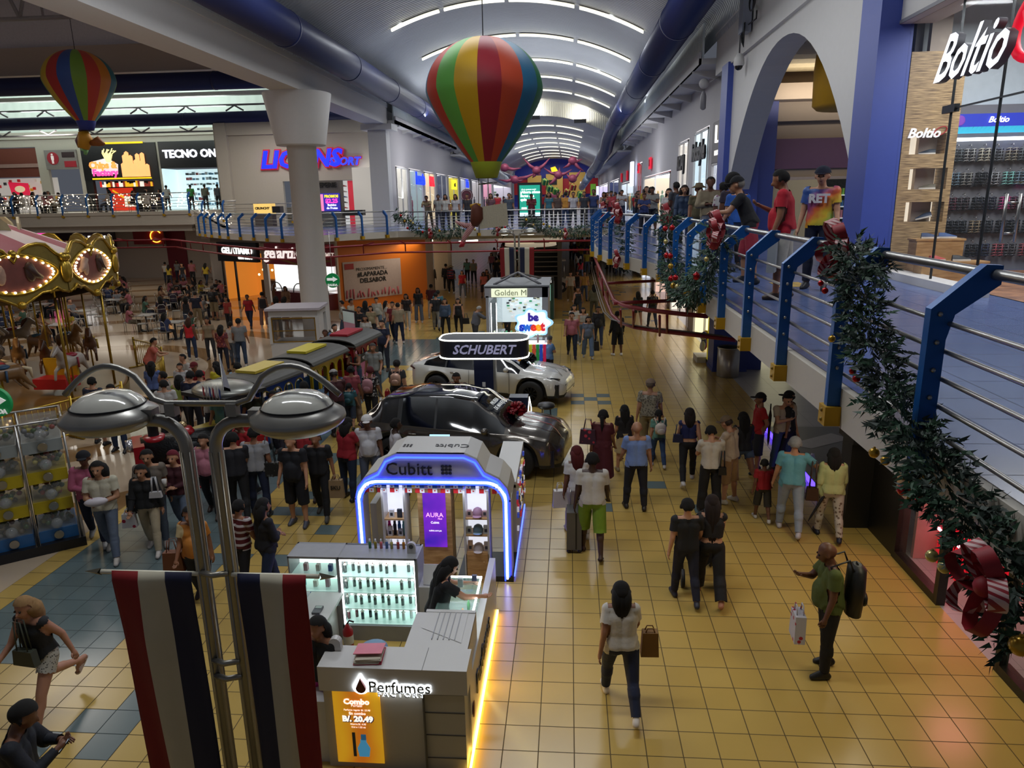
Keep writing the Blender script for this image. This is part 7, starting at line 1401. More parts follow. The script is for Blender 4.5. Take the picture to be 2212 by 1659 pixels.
for ring,(r_,n_)in enumerate(((4.2,12),(3.2,9),(2.3,7))):
    for k in range(n_):
        a=2*PI*k/n_+.3*ring+.1;x,y=CC.x+r_*math.cos(a),CC.y+r_*math.sin(a)
        if math.degrees(a)%360>130 and math.degrees(a)%360<260 and ring>0:continue
        i=(k+ring)%3;o=hp[i]if not used[i]else dup(hp[i],(0,0,0));used[i]=1
        o.location=(x,y,.36+.12*(k%2));o.rotation_euler.z=a-PI/2;o['group']='horses on the carousel'
        o['label']='%s carousel horse with %s, %s ring, %s in order round the platform'%(nmh[i][0],nmh[i][1],('outer','middle','inner')[ring],ordn[k])
t=thing('carousel_gondola','green and gold serpent-like carousel boat with a round lamp at its side','carousel boat',CC+Vector((3.1,-2.6,.36)),math.radians(40))
MB().tube([(-1.3,0,1.3),(-1.5,0,.9),(-1.2,0,.35),(-.3,0,.15),(.7,0,.2),(1.1,0,.5),(1.0,0,.9)],[.12,.22,.3,.33,.3,.2,.08],14).build('hull',M('#7a7a2c',.35,var=.4,scale=4),t);MB().tube([(-1.1,-.25,.7),(-.3,-.38,.45),(.8,-.3,.6)],.05,8).build('gilt_edge',GOLDD,t);MB().ball((.2,-.45,.35),.16,16).build('round_lamp',M('#e8b070',emit=1.2),t);MB().bb((-.6,-.2,.4),(.5,.2,.75)).build('bench',M('#a83024',.5),t)
t=thing('carousel_bench','red and yellow bench seat on the carousel between the horses','bench',CC+Vector((3.6,.5,.36)));MB().bb((-.5,-.3,.2),(.5,.3,.5)).build('seat',M('#a81c24',.5),t);MB().bb((-.5,.25,.5),(.5,.33,1.0)).build('backrest',M('#b08a14',.5),t)
lamp('carousel_light',(-17.0,17.5,3.2),2.5,90,(1,.75,.42));lamp('carousel_light',(-14.6,15.6,4.2),1.0,22,(1,.78,.45),aim=(-.4,.3,-1))
def fence(lab,c,R,a0,a1,n):
    t=thing('fence',lab,'fence',(c[0]+R*math.cos(a0),c[1]+R*math.sin(a0),0));o3=Vector(t.location)
    def P(a,z):return Vector((c[0]+R*math.cos(a),c[1]+R*math.sin(a),z))-o3
    for z in (1.0,.15):MB().tube([P(a0+(a1-a0)*i/24,z)for i in range(25)],.025,6).build('rail',GOLDD,t)
    k=0
    for i in range(n+1):
        a=a0+(a1-a0)*i/n;MB().cyl(P(a,0),P(a,1.1),.035).build('post',GOLDD,t);m=MB();r_=Vector((math.cos(a),math.sin(a),0))*.3;m.tube([P(a,.03)-r_,P(a,.03)+r_],.03,6);m.build('foot',GOLDD,t)
    m=MB();nb=int(abs(a1-a0)*R/.13)
    for i in range(nb):a=a0+(a1-a0)*(i+.5)/nb;m.cyl(P(a,.15),P(a,1.0),.009,n=5)
    m.build('bars',GOLDD,t)
fence('gold barred fence along the near side of the carousel',CC,6.55,math.radians(-75),math.radians(-8),5)
fence('gold barred fence curving behind the carousel towards the tables',CC,6.2,math.radians(12),math.radians(62),4)
# candy vending rack
t=thing('vending_rack','tiered rack of capsule toy machines with chrome tubes on a black base','vending machine',(-9.35,10.45,0),math.radians(38))
MB().bb((-1.0,-.55,0),(1.0,.55,.16)).build('base',DARK,t);m=MB()
for x in (-.95,-.32,.32,.95):m.cyl((x,-.48,.1),(x,-.48,2.25),.018);m.cyl((x,.48,.1),(x,.48,2.25),.018)
for y in (-.48,.48):m.cyl((-.95,y,2.25),(.95,y,2.25),.018)
for x in (-.95,.95):m.cyl((x,-.48,2.25),(x,.48,2.25),.018)
m.build('chrome_frame',METAL,t);rr=random.Random(21)
tiers=[(.16,'#2a5f94'),(.68,'#b09a1a'),(1.2,'#b09a1a'),(1.72,'#8a9090')]
for z,c in tiers:
    for i,x in enumerate((-.63,0,.63)):
        m=MB();m.bb((x-.28,-.42,z),(x+.28,.42,z+.2));o=m.build('machine_body',M(c,.35),t);MB().bb((x-.27,-.40,z+.2),(x+.27,.40,z+.48)).build('clear_box',GLASS('#c8ccc8',.3),o)
        m=MB()
        for q in range(26):m.ball((x+rr.uniform(-.22,.22),rr.uniform(-.36,.36),z+.23+rr.uniform(0,.16)),.045,6,rr.randrange(5))
        m.build('capsules',[M(c2,.3)for c2 in ('#a03028','#3a5a2a','#6a5a50','#7a7a80','#b0a040')],o)
        MB().cyl((x,-.46,z+.1),(x,-.42,z+.1),.07,n=14).build('coin_dial',METAL,o)
        MB().ball((x,-.5,z+.33),.09,12).build('globe',GLASS('#d0d4d4',.35),o)
# people
D2R=math.pi/180
def V(*a):return np.array(a,float)
def rotx(v,a):c,s=math.cos(a),math.sin(a);return V(v[0],v[1]*c-v[2]*s,v[1]*s+v[2]*c)
def rotz(v,a):c,s=math.cos(a),math.sin(a);return V(v[0]*c-v[1]*s,v[0]*s+v[1]*c,v[2])
def norm(v):return v/max(1e-9,np.linalg.norm(v))
POSES={
 'stand':dict(lean=2,legs=((3,3,4),(-3,4,4)),arms=((4,9,18,0),(2,9,15,0))),
 'relaxed':dict(lean=0,legs=((8,6,6),(-4,2,5)),arms=((10,12,40,10),(-4,10,12,0))),
 'walk':dict(lean=4,legs=((26,12,3),(-22,22,3)),arms=((-22,10,14,0),(24,9,28,5))),
 'stride':dict(lean=6,legs=((30,8,3),(-30,40,3)),arms=((-30,14,24,0),(26,12,30,0))),
 'step':dict(lean=3,legs=((14,6,3),(-12,14,3)),arms=((-8,9,14,0),(12,9,20,5))),
 'phone':dict(lean=4,nod=22,legs=((3,3,4),(-3,4,4)),arms=((28,8,92,35),(28,8,95,35))),
 'onehand':dict(lean=3,nod=15,legs=((4,4,5),(-4,4,4)),arms=((4,9,15,0),(32,10,95,30))),
 'hold':dict(lean=0,legs=((18,8,3),(-16,18,3)),arms=((12,10,85,55),(12,10,85,55))),
 'crossed':dict(lean=0,legs=((4,4,6),(-4,4,4)),arms=((22,12,100,70),(22,12,100,70))),
 'behind':dict(lean=-2,legs=((2,3,5),(-2,3,5)),arms=((-22,10,50,45),(-22,10,50,45))),
 'push':dict(lean=10,legs=((22,10,3),(-20,20,3)),arms=((38,6,40,0),(38,6,40,0))),
 'lean':dict(lean=24,nod=-12,legs=((-6,2,6),(10,12,5)),arms=((52,8,62,35),(48,10,70,40))),
 'reach':dict(lean=12,nod=20,legs=((3,3,4),(-3,4,4)),arms=((52,10,42,15),(58,14,30,10))),
 'hips':dict(lean=0,legs=((4,3,7),(-4,3,7)),arms=((-12,42,90,60),(-6,14,30,0))),
 'lead':dict(lean=2,legs=((16,8,4),(-14,12,4)),arms=((4,12,15,0),(12,48,22,0))),
 'sit':dict(lean=6,legs=((84,86,8),(80,80,8)),arms=((38,10,65,25),(34,12,75,25))),
 'sitback':dict(lean=-6,legs=((78,70,10),(84,88,8)),arms=((18,12,60,20),(28,10,50,20))),
}
_BC={}
def body_data(pose,fem,fat,hi):
    key=(pose,fem,fat,hi)
    if key in _BC:return _BC[key]
    P=POSES[pose];lean=P['lean']*D2R;f=1+0.22*fat
    shw,hpw=(.155,.10)if fem else(.18,.088)
    up=rotx(V(0,0,1),-lean)
    fw=rotx(V(0,1,0),-lean)
    pel=V(0,0,0);waist=pel+up*.16;chest=pel+up*.33;neck=pel+up*.475;
    nod=P.get('nod',4)*D2R;hup=rotx(up,-nod);hfw=rotx(fw,-nod)
    head=neck+hup*.155+hfw*.02
    caps=[];bones=[]
    def C_(p,q,r0,r1):caps.append((p,q,r0,r1))
    X_=V(1,0,0)
    for s in (-1,1):
        C_(pel+X_*s*.055*f,waist+X_*s*.05*f,.115*f*(1.06 if fem else 1),.10*f*(.92 if fem else 1));C_(waist+X_*s*.05*f,chest+X_*s*.075,.10*f,.105*(.5+.5*f));C_(chest+X_*s*.075,neck+X_*s*.085-up*.06,.105*(.5+.5*f),.075)
        C_(neck-up*.05,neck+X_*s*shw-up*.045,.06,.062)
        if fem:C_(chest+X_*s*.07+fw*.055-up*.01,chest+X_*s*.06+fw*.03-up*.03,.062,.06)
    if fat>.4:C_(waist+fw*.05,pel+fw*.06+up*.05,.12*f,.11*f)
    C_(neck-up*.03,neck+hup*.07,.062,.052)
    C_(head+hup*.035-hfw*.012,head+hup*.02,.092,.088);C_(head+hfw*.035-hup*.03,head+hfw*.04-hup*.06,.064,.05);C_(head-hfw*.045+hup*.01,head,.078,.07)
    if hi:
        C_(head+hfw*.095-hup*.005,head+hfw*.112-hup*.028,.012,.017)
        for s in (-1,1):C_(head+X_*s*.088+hup*.005,head+X_*s*.092-hup*.025,.02,.014)
    bones+=[('torso',pel-up*.05,neck,.14),('neck',neck,neck+hup*.06,.05),('head',head-hup*.06,head+hup*.05,.1)]
    hands=[]
    for s,(fl,ab,el,inn)in zip((-1,1),P['arms']):
        sh=neck+X_*s*shw-up*.045;fl,ab,el,inn=fl*D2R,ab*D2R,el*D2R,inn*D2R
        d=V(s*math.sin(ab),math.sin(fl)*math.cos(ab),-math.cos(fl)*math.cos(ab));d=rotx(d,-lean*.5);elb=sh+d*.275
        ax=norm(np.cross(d,V(0,1,0))if abs(d[1])<.95 else V(s,0,0)*1.0)
        t_=norm(V(-s*math.sin(inn),math.cos(inn),0));t_=norm(t_-d*np.dot(t_,d));fd=norm(d*math.cos(el)+t_*math.sin(el));wr=elb+fd*.245
        C_(sh,elb,.054*(.6+.4*f),.042*(.6+.4*f));C_(elb,wr,.041*(.6+.4*f),.027);
        side=norm(np.cross(fd,V(0,0,1))if abs(fd[2])<.9 else V(0,1,0));
        C_(wr,wr+fd*.05+side*.014,.027,.026);C_(wr,wr+fd*.055-side*.014,.026,.024)
        bones+=[('uarm',sh,elb,.05),('farm',elb,wr,.035),('hand',wr+fd*.01,wr+fd*.12,.03)]
        hands.append((s,wr,fd,side))
    for s,(fl,kn,ab)in zip((-1,1),P['legs']):
        hp=pel+X_*s*hpw*f-V(0,0,.03);fl,kn,ab=fl*D2R,kn*D2R,ab*D2R
        d=norm(V(s*math.sin(ab),math.sin(fl),-math.cos(fl)));k_=hp+d*.42;a2=fl-kn;d2=norm(V(s*math.sin(ab)*.5,math.sin(a2),-math.cos(a2)));an=k_+d2*.40
        C_(hp,k_,.092*f,.060*(.5+.5*f));C_(k_,k_+d2*.14-V(0,.012,0),.058*(.5+.5*f),.056*(.5+.5*f));C_(k_+d2*.14,an,.054,.036)
        ft=a2*.75 if a2<0 else a2*.5;fd=norm(V(s*.16,math.cos(ft),math.sin(ft)));dn=norm(np.cross(np.cross(fd,V(0,0,-1)),fd));hl=an+dn*.045-fd*.045;toe=an+dn*.052+fd*.14
        C_(an,hl,.036,.034);C_(hl,toe,.034,.028);C_(an,toe,.036,.026)
        bones+=[('thighL' if s<0 else 'thighR',hp,k_,.08),('shinL' if s<0 else 'shinR',k_,an,.05),('footL' if s<0 else 'footR',hl,toe+fd*.03,.035)]
    vox=.015 if hi else .027
    me=None
    m=MB()
    for p,q,r0,r1 in caps:
        n=12;m.tube([p,q],[r0,r1],n);m.ball(p,r0,n);m.ball(q,r1,n)
    o=m.build('tmp',[DARK]);md=o.modifiers.new('r','REMESH');md.mode='VOXEL';md.voxel_size=vox
    sm_=o.modifiers.new('s','SMOOTH');sm_.iterations=3 if hi else 2;sm_.factor=.5
    dg=bpy.context.evaluated_depsgraph_get();me=bpy.data.meshes.new_from_object(o.evaluated_get(dg));bpy.data.objects.remove(o)
    nv=len(me.vertices);co=np.empty(nv*3);me.vertices.foreach_get('co',co);co=co.reshape(-1,3)
    no=np.empty(nv*3);me.vertices.foreach_get('normal',no);no=no.reshape(-1,3)
    faces=[tuple(p.vertices)for p in me.polygons];bpy.data.meshes.remove(me)
    best=np.full(nv,1e9);lab=np.zeros(nv,int);tt=np.zeros(nv)
    for i,(nm_,p,q,r)in enumerate(bones):
        d=q-p;L2=d@d;t_=np.clip(((co-p)@d)/L2,0,1);dist=np.linalg.norm(co-(p+t_[:,None]*d),axis=1)-r
        w_=dist<best;best[w_]=dist[w_];lab[w_]=i;tt[w_]=t_[w_]
    names=np.array([b_[0]for b_ in bones])[lab]
    zmin=co[:,2].min()
    D=dict(co=co,no=no,faces=faces,names=names,t=tt,zmin=zmin,head=head,hup=hup,hfw=hfw,neck=neck,up=up,fw=fw,pel=pel,hands=hands,hi=hi,fem=fem,f=f,bones=bones)
    _BC[key]=D;return D
_MEC={}
def mesh_from(key,verts,faces,slots=1,mi=None):
    me=bpy.data.meshes.new(key[0]);me.from_pydata([tuple(v)for v in verts],[],faces);me.update()
    for k in range(slots):me.materials.append(DARK)
    me.polygons.foreach_set('use_smooth',[True]*len(faces))
    if mi is not None:me.polygons.foreach_set('material_index',mi)
    _MEC[key]=me;return me
def sub(D,key,mask,off,extra=None):
    if key in _MEC:return _MEC[key]
    idx=np.where(mask)[0];mp=-np.ones(len(mask),int);mp[idx]=np.arange(len(idx))
    faces=[tuple(int(mp[i])for i in f)for f in D['faces']if all(mask[i]for i in f)]
    o_=off[idx]if hasattr(off,'__len__')else off
    vs=D['co'][idx]+D['no'][idx]*(o_[:,None]if hasattr(o_,'__len__')else o_)
    if extra:
        b_=len(vs);vs=list(map(tuple,vs))+[tuple(v)for v in extra.v];faces=faces+[tuple(b_+i for i in f)for f in extra.f]
    return mesh_from(key,vs,faces)
HAND_CACHE={}
def part(name,me,parent,mats):
    o=bpy.data.objects.new(name,me);COL.objects.link(o);o.parent=parent
    for i,m in enumerate(mats):o.material_slots[i].link='OBJECT';o.material_slots[i].material=m
    return o
def SKIN(c):return M(c,.5,var=.06,scale=14)
def CLOTH(c):return M(c,.8,var=.12,scale=18,bump=.25)
FLORAL={}
def pattern(c1,c2,sc=30,th=.5):
    k=(c1,c2,sc,th)
    if k in FLORAL:return FLORAL[k]
    m,nt,b=node_mat('patterned_cloth',.8);tc=nt.nodes.new('ShaderNodeTexCoord');v=nt.nodes.new('ShaderNodeTexVoronoi');v.inputs['Scale'].default_value=sc;rp=nt.nodes.new('ShaderNodeValToRGB');rp.color_ramp.interpolation='CONSTANT'
    rp.color_ramp.elements[0].color=(*lin(c2),1);rp.color_ramp.elements[1].position=th;rp.color_ramp.elements[1].color=(*lin(c1),1);nt.links.new(tc.outputs['Object'],v.inputs['Vector']);nt.links.new(v.outputs['Distance'],rp.inputs[0]);nt.links.new(rp.outputs[0],b.inputs['Base Color']);FLORAL[k]=m;return m
def stripes(c1,c2,sc=10):
    k=(c1,c2,sc,'s')
    if k in FLORAL:return FLORAL[k]
    m,nt,b=node_mat('striped_cloth',.8);tc=nt.nodes.new('ShaderNodeTexCoord');v=nt.nodes.new('ShaderNodeTexWave');v.bands_direction='Z';v.inputs['Scale'].default_value=sc;rp=nt.nodes.new('ShaderNodeValToRGB');rp.color_ramp.interpolation='CONSTANT'
    rp.color_ramp.elements[0].color=(*lin(c1),1);rp.color_ramp.elements[1].position=.7;rp.color_ramp.elements[1].color=(*lin(c2),1);nt.links.new(tc.outputs['Object'],v.inputs['Vector']);nt.links.new(v.outputs['Fac'],rp.inputs[0]);nt.links.new(rp.outputs[0],b.inputs['Base Color']);FLORAL[k]=m;return m
def person(loc,yaw,pose='stand',H=1.7,skin='#8a5f45',top=('tee','#8a8a8a'),bottom=('jeans','#2a3450'),shoes='#222226',hair=('short','#120e0c'),label='person',fem=False,fat=0.0,hi=False,mirror=False,turn=0,group=None,faces=False,zf=None):
    fat=round(fat*2)/2;D=body_data(pose,fem,fat,hi);k0=(pose,fem,fat,hi);s=H/1.70
    r=bpy.data.objects.new('person',None);COL.objects.link(r);r.empty_display_size=.1
    r.location=(loc[0],loc[1],loc[2]);r.rotation_euler.z=math.radians(yaw);r.scale=(s*(-1 if mirror else 1),s,s)
    tag(r,label,'person',group)
    z0=-D['zmin']if zf is None else zf
    hd=Vector(tuple(D['head']));co,nm,t_=D['co'],D['names'],D['t']
    key=('body',)+k0
    if key not in _MEC:
        vs,fs=list(map(tuple,co)),list(D['faces'])
        if hi:
            for(sd,wr,fd,side)in D['hands']:
                m=MB();nrm=norm(np.cross(fd,side));base=wr+fd*.06
                for q in range(4):
                    o_=base+side*(-.026+.0175*q);ln=(.062,.072,.068,.052)[q];cu=-nrm*sd*.3
                    m.tube([o_,o_+fd*ln*.5+cu*ln*.25,o_+fd*ln*.85+cu*ln*1.0,o_+fd*ln*.95+cu*ln*1.7],[.0095,.009,.008,.006],6)
                o_=wr+fd*.025-side*.026*sd if True else wr
                m.tube([o_,o_+fd*.03-side*.022*sd,o_+fd*.058-side*.024*sd],[.0115,.010,.008],6)
                b_=len(vs);vs+=m.v;fs+=[tuple(b_+i for i in f)for f in m.f]
        mesh_from(key,vs,fs)
    parts=[part('body',_MEC[key],r,[SKIN(skin)])]
    if faces and hi:
        hu,hf=Vector(tuple(D['hup'])),Vector(tuple(D['hfw']))
        for sx in (-1,1):m=MB();m.ball(hd+hf*.085+hu*.012+Vector((sx*.033,0,0)),.013,8);parts.append(part('eye',mesh_from(('eye',sx)+k0,m.v,m.f)if('eye',sx)+k0 not in _MEC else _MEC[('eye',sx)+k0],r,[M('#1a1210',.2)]))
        kk=('mouth',)+k0
        if kk not in _MEC:m=MB();m.ball(hd+hf*.088-hu*.058,.02,8,0,(1,.45,.35));mesh_from(kk,m.v,m.f)
        parts.append(part('mouth',_MEC[kk],r,[M('#6a3530',.5)]))
    isT=nm=='torso';isU=nm=='uarm';isF=nm=='farm';isTh=(nm=='thighL')|(nm=='thighR');isSh=(nm=='shinL')|(nm=='shinR')
    kind,tc_=top[0],top[1];tm=tc_ if not isinstance(tc_,str)else CLOTH(tc_)
    mk=isT&(t_>(.34 if kind=='crop' else .05))&(t_<(.985 if kind in ('tee','polo','long','hoodie','jacket','dress')else .93))
    if kind in ('tee','polo','dress','shirt'):mk|=isU&(t_<.62)
    if kind in ('long','hoodie','jacket'):mk|=isU|(isF&(t_<.93))
    if kind in ('tee','polo','shirt','long','hoodie','jacket'):mk|=isTh&(t_<.1)
    if kind in ('tee','polo','long','hoodie','jacket','dress','shirt'):mk|=(nm=='neck')&(t_<.12)
    if kind in ('tank','crop'):mk|=isU&(t_<.04)
    base=.022 if kind in ('hoodie','jacket')else .014
    off=np.full(len(nm),base);off[isT]+=.016*np.clip(1-t_[isT]*1.6,0,1);off[isU]+=.014*t_[isU]
    parts.append(part({'tee':'t_shirt','polo':'polo_shirt','long':'long_sleeved_shirt','hoodie':'hoodie','jacket':'jacket','dress':'dress','tank':'tank_top','crop':'crop_top','shirt':'shirt'}[kind],sub(D,('top',kind)+k0,mk,off),r,[tm]))
    bk,bc=bottom[0],bottom[1];bm_=bc if not isinstance(bc,str)else CLOTH(bc)
    if kind=='dress' or bk=='skirt':
        key=('skirt',kind=='dress')+k0
        if key not in _MEC:
            m=MB();L=.62 if kind=='dress' else .42;f=D['f'];m.lathe([(.17*f,.08),(.185*f,-.02),(.2*f,-.2),(.235*f,-L)],n=24,sy=.82)
            sh_=[b_ for b_ in D['bones']if b_[0].startswith('thigh')];
            for q in range(len(m.v)):
                v=m.v[q];g_=max(0,-v[2])/.42;side_=sh_[0]if v[0]<0 else sh_[1];dy=(side_[2][1]-side_[1][1])*g_;m.v[q]=(v[0]*(1+.04*math.sin(9*math.atan2(v[1],v[0]))),v[1]+dy*.8,v[2])
            mesh_from(key,m.v,m.f)
        parts.append(part('skirt',_MEC[key],r,[tm if kind=='dress' else bm_]))
    if kind!='dress' and bk!='skirt':
        mk=(isT&(t_<.22))|isTh
        if bk in ('jeans','pants','wide','leggings'):mk|=isSh&(t_<.95)
        elif bk=='shorts':mk=(isT&(t_<.22))|(isTh&(t_<=1.0))
        elif bk=='hot':mk=(isT&(t_<.22))|(isTh&(t_<.45))
        off=np.full(len(nm),.010)
        if bk=='leggings':off[:]=.005
        if bk in ('jeans','pants'):off[isSh]=.014+.006*t_[isSh]
        if bk=='wide':off[isTh]=.016+.012*t_[isTh];off[isSh]=.026+.03*t_[isSh]
        if bk in ('shorts','hot'):off[isTh]=.012+.028*t_[isTh]
        parts.append(part({'jeans':'jeans','pants':'trousers','wide':'wide_trousers','leggings':'leggings','shorts':'shorts','hot':'shorts'}[bk],sub(D,('bot',bk)+k0,mk,off),r,[bm_]))
    for sd in 'LR':
        mk=(nm=='foot'+sd)|((nm=='shin'+sd)&(t_>.93))
        if shoes.startswith('sandal'):mk=(nm=='foot'+sd)&(D['no'][:,2]<.1)
        parts.append(part('shoe',sub(D,('shoe',sd,shoes[:6]=='sandal')+k0,mk,.010),r,[M(shoes.replace('sandal',''),.5)]))
    hk,hc=hair[0],hair[1];rel_=(co-D['head']);zz=rel_@D['hup'];yy=rel_@D['hfw'];isH=(nm=='head')|(nm=='neck')
    hm_=M(hc,.95,var=.25,scale=30)
    if hk!='bald':
        ck=hk.split('_')[0];key=('hair',ck)+k0
        if key not in _MEC:
            m=MB();hdv,hu,hf=Vector(tuple(D['head'])),Vector(tuple(D['hup'])),Vector(tuple(D['hfw']));dn=Vector(tuple(-D['up']));bkv=-Vector(tuple(D['fw']))
            if ck in ('long','verylong','shoulder','curly'):
                L={'long':.34,'verylong':.50,'shoulder':.17,'curly':.26}[ck];w_=.085 if ck!='curly' else .115
                for sx in (-.045,0,.045):m.tube([hdv+hu*.03+bkv*.03+Vector((sx,0,0)),hdv-hu*.05+bkv*.075+Vector((sx*1.1,0,0)),hdv-hu*.12+bkv*.08+Vector((sx*1.2,0,0)),hdv-hu*.10+bkv*.10+dn*L+Vector((sx*.8,0,0))],[w_*.75,w_*.8,w_*.7,.025],9)
            if ck=='pony':m.tube([hdv+hu*.02+bkv*.08,hdv-hu*.01+bkv*.14,hdv+bkv*.13+dn*.15,hdv+bkv*.12+dn*.34],[.035,.04,.035,.01],8)
            if ck=='bun':m.ball(hdv+hu*.06+bkv*.10,.05,10)
            if ck=='afro':m.ball(hdv+hu*.05+bkv*.02,.15,14)
            lim=.02 if ck in ('cap','hat','beanie')else-.005
            if ck in ('cap','hat'):
                mk=isH&(zz>.035)
                if ck=='cap':m.ball(hdv+hu*.045+hf*.12,.075,12,0,(.95,1.05,.14))
                else:
                    m.lathe([(.09,.03),(.13,.02),(.19,-.005),(.19,.0),(.1,.05),(.08,.11),(0,.12)],tuple(hdv+hu*.05),20)
                sub(D,key,mk,.022,m)
            else:
                mk=isH&(((zz>.045+.35*np.maximum(yy,0))|((yy<.005)&(zz>-.03))|((yy<-.045)&(zz>-.075))))
                sub(D,key,mk,.014 if ck!='short' else .010,m if m.v else None)
        parts.append(part({'cap':'cap','hat':'hat'}.get(hk.split('_')[0],'hair'),_MEC[key],r,[hm_]))
        if hk.startswith('cap')or hk.startswith('hat'):
            key=('under',)+k0
            if key not in _MEC:
                m=MB();mk=isH&(yy<-.02)&(zz>-.055)&(zz<.05);sub(D,key,mk,.008)
            parts.append(part('hair',_MEC[key],r,[M(hk.split('_')[1]if '_' in hk else '#15100e',.6)]))
    for p_ in parts:p_.location.z=z0
    r['_z0']=z0;del r['_z0']
    return r,z0,D
PEOPLE=[]
def put(mode,px,py,yaw,**kw):
    z=kw.pop('z',0.0);H=kw.get('H',1.7)
    if mode=='b':
        q=GX(px,py,(3.5 if px>1740 else 2.75 if px>1600 else 3.0)if px>1400 else 2.6)if px>1335 else GY(px,py,35.5);p=Vector((q.x,q.y,z))
    elif mode=='f':p=G(px,py,z)
    elif mode=='h':q=G(px,py,z+H*.985);p=Vector((q.x,q.y,z))
    else:p=Vector((px,py,z))
    r,z0,D=person((p.x,p.y,z),yaw,**kw);PEOPLE.append(r);return r,z0,D
def lp(P_,x,y,z):
    """a point given beside a person (metres to the right, ahead, up) in the world"""
    r=P_[0];a=r.rotation_euler.z;return Vector((r.location.x+x*math.cos(a)-y*math.sin(a),r.location.y+x*math.sin(a)+y*math.cos(a),r.location.z+z))
def backpack(lab,P_,mat,h=.42,w_=.3,d=.17,y=-.20,zc=None,H=1.7,cat='backpack'):
    zc=zc or H*.70;p=lp(P_,0,y,zc-h/2);t=thing('backpack',lab,cat,p,P_[0].rotation_euler.z)
    m=MB();m.tube([(0,0,.03),(0,0,h*.5),(0,0,h-.05),(0,0,h)],[w_*.42,w_*.5,w_*.45,w_*.2],16)
    for q in range(len(m.v)):v=m.v[q];m.v[q]=(v[0],v[1]*d/w_*1.1,v[2])
    m.build('pack',mat,t);m=MB();m.ball((0,-d*.5,h*.35),w_*.28,12,0,(1.2,.45,1));m.build('front_pocket',mat,t);MB().tube([(-.03,0,h),(0,.01,h+.03),(.03,0,h)],.008,5).build('grab_loop',mat,t)
    for sx in (-1,1):MB().tube([(sx*w_*.3,d*.3,h*.9),(sx*.11,d*.5+.02,h+.09),(sx*.12,d*.5+.22,h-.0),(sx*w_*.45,d*.5+.06,h*.25)],.013,6).build('strap',mat,t)
    return t
def bag(lab,P_,x,y,z,mat,w_=.26,h=.26,d=.1,name='handbag',cat='bag',loop=.16,rz=0):
    p=lp(P_,x,y,z);t=thing(name,lab,cat,p,P_[0].rotation_euler.z+rz);m=MB();m.prism([(-w_/2,0),(w_/2,0),(w_*.42,h),(-w_*.42,h)],(0,d/2,0),EX,EZ,d);m.build('bag_body',mat,t)
    for yy in (-d*.3,d*.3):MB().tube([(-w_*.25,yy,h),(-w_*.15,yy,h+loop),(w_*.15,yy,h+loop),(w_*.25,yy,h)],.008,5).build('strap',mat,t)
    return t
B_,BR,DK='#0f0c0b','#3a2216','#16161a'
S1,S2,S3,S4='#b58467','#8f6147','#6a4431','#3f281e'
WT,CRM='#c2bfbb','#b8ae98'
hiP=dict(hi=True)
a=put('f',1338,1526,2,pose='walk',H=1.60,fem=True,fat=.5,skin=S2,top=('tee','#bdb7ae'),bottom=('jeans','#141d38'),shoes='#c8bfb8',hair=('shoulder',B_),label='woman in a plain white tee and dark jeans walking away, nearest walker in the yellow hall',**hiP)
bag('brown paper bag carried by the woman in the white tee',a,.33,.08,.62,M('#7a5628',.7),.2,.3,.1,'paper_bag',loop=.05)
a=put('f',1278,1198,0,pose='step',H=1.76,fat=.5,skin=S4,top=('tee','#b9b5b0'),bottom=('shorts','#6e8c22'),shoes='sandal#3a2622',hair=('short','#0c0908'),label='man in a white tee and lime green shorts pulling a grey suitcase',**hiP)
p=G(1240,1186);t=thing('suitcase','upright grey hard suitcase with wheels beside the man in lime shorts','suitcase',p);m=MB();m.bb((-.12,-.17,.07),(.12,.17,.72));m.build('shell',M('#5a5856',.35,.2),t);m=MB();m.bb((.02,-.172,.08),(.045,.172,.71));m.build('zip',DARK,t)
for k in range(4):MB().ball((-.09+.18*(k%2),-.13+.26*(k//2),.035),.035,8).build('wheel',DARK,t)
MB().tube([(-.06,.14,.7),(-.06,.14,1.02),(.06,.14,1.02),(.06,.14,.7)],.009,5).build('handle',METAL,t)
a=put('h',1247,965,10,pose='step',H=1.62,fem=True,skin=S3,top=('tee','#c4c2c4'),bottom=('pants','#b8b4b4'),shoes='#c0bcb8',hair=('long','#4a0e10'),label='woman with long dark red hair in white, partly behind the man in lime shorts',**hiP)
bag('white plastic carrier bag with faint print held by the red haired woman',a,-.28,.05,.52,M('#c2bcbc',.4),.26,.3,.12,'carrier_bag',loop=.12)
a=put('f',1300,1052,-12,pose='step',H=1.62,fem=True,fat=.3,skin=S2,top=('dress','#4a0c16'),shoes='#141214',hair=('pony',B_),label='woman in a maroon dress with a long black braid and a flag print bag',**hiP)
bag('tote bag printed with a red, white and blue flag on the shoulder of the woman in maroon',a,-.27,-.08,.92,pattern('#3a1c22','#b0303a',9,.3),.34,.3,.1,'tote_bag',loop=.2)
put('f',1372,1100,4,pose='relaxed',H=1.70,fat=.5,skin='#a4765a',top=('shirt','#6f86b8'),bottom=('pants','#14161e'),shoes='#1a1410',hair=('bald',B_),label='bald man in a light blue short sleeved shirt and dark trousers walking away',**hiP)
put('h',1350,877,8,pose='stand',H=1.45,fem=True,skin=S1,top=('tee','#141012'),bottom=('skirt','#a8926a'),shoes='#8a7a60',hair=('verylong',B_),label='girl with long black hair in a black tee and beige skirt behind the bald man',**hiP)
put('f',1400,982,-12,pose='step',H=1.76,fat=.5,skin='#a87a60',top=('shirt',pattern('#8a8272','#5a5448',26,.45)),bottom=('shorts','#8a7a58'),shoes='#141214',hair=('cap_#5a4a40','#7a6658'),label='man in a tan cap, leaf print shirt and beige shorts',**hiP)
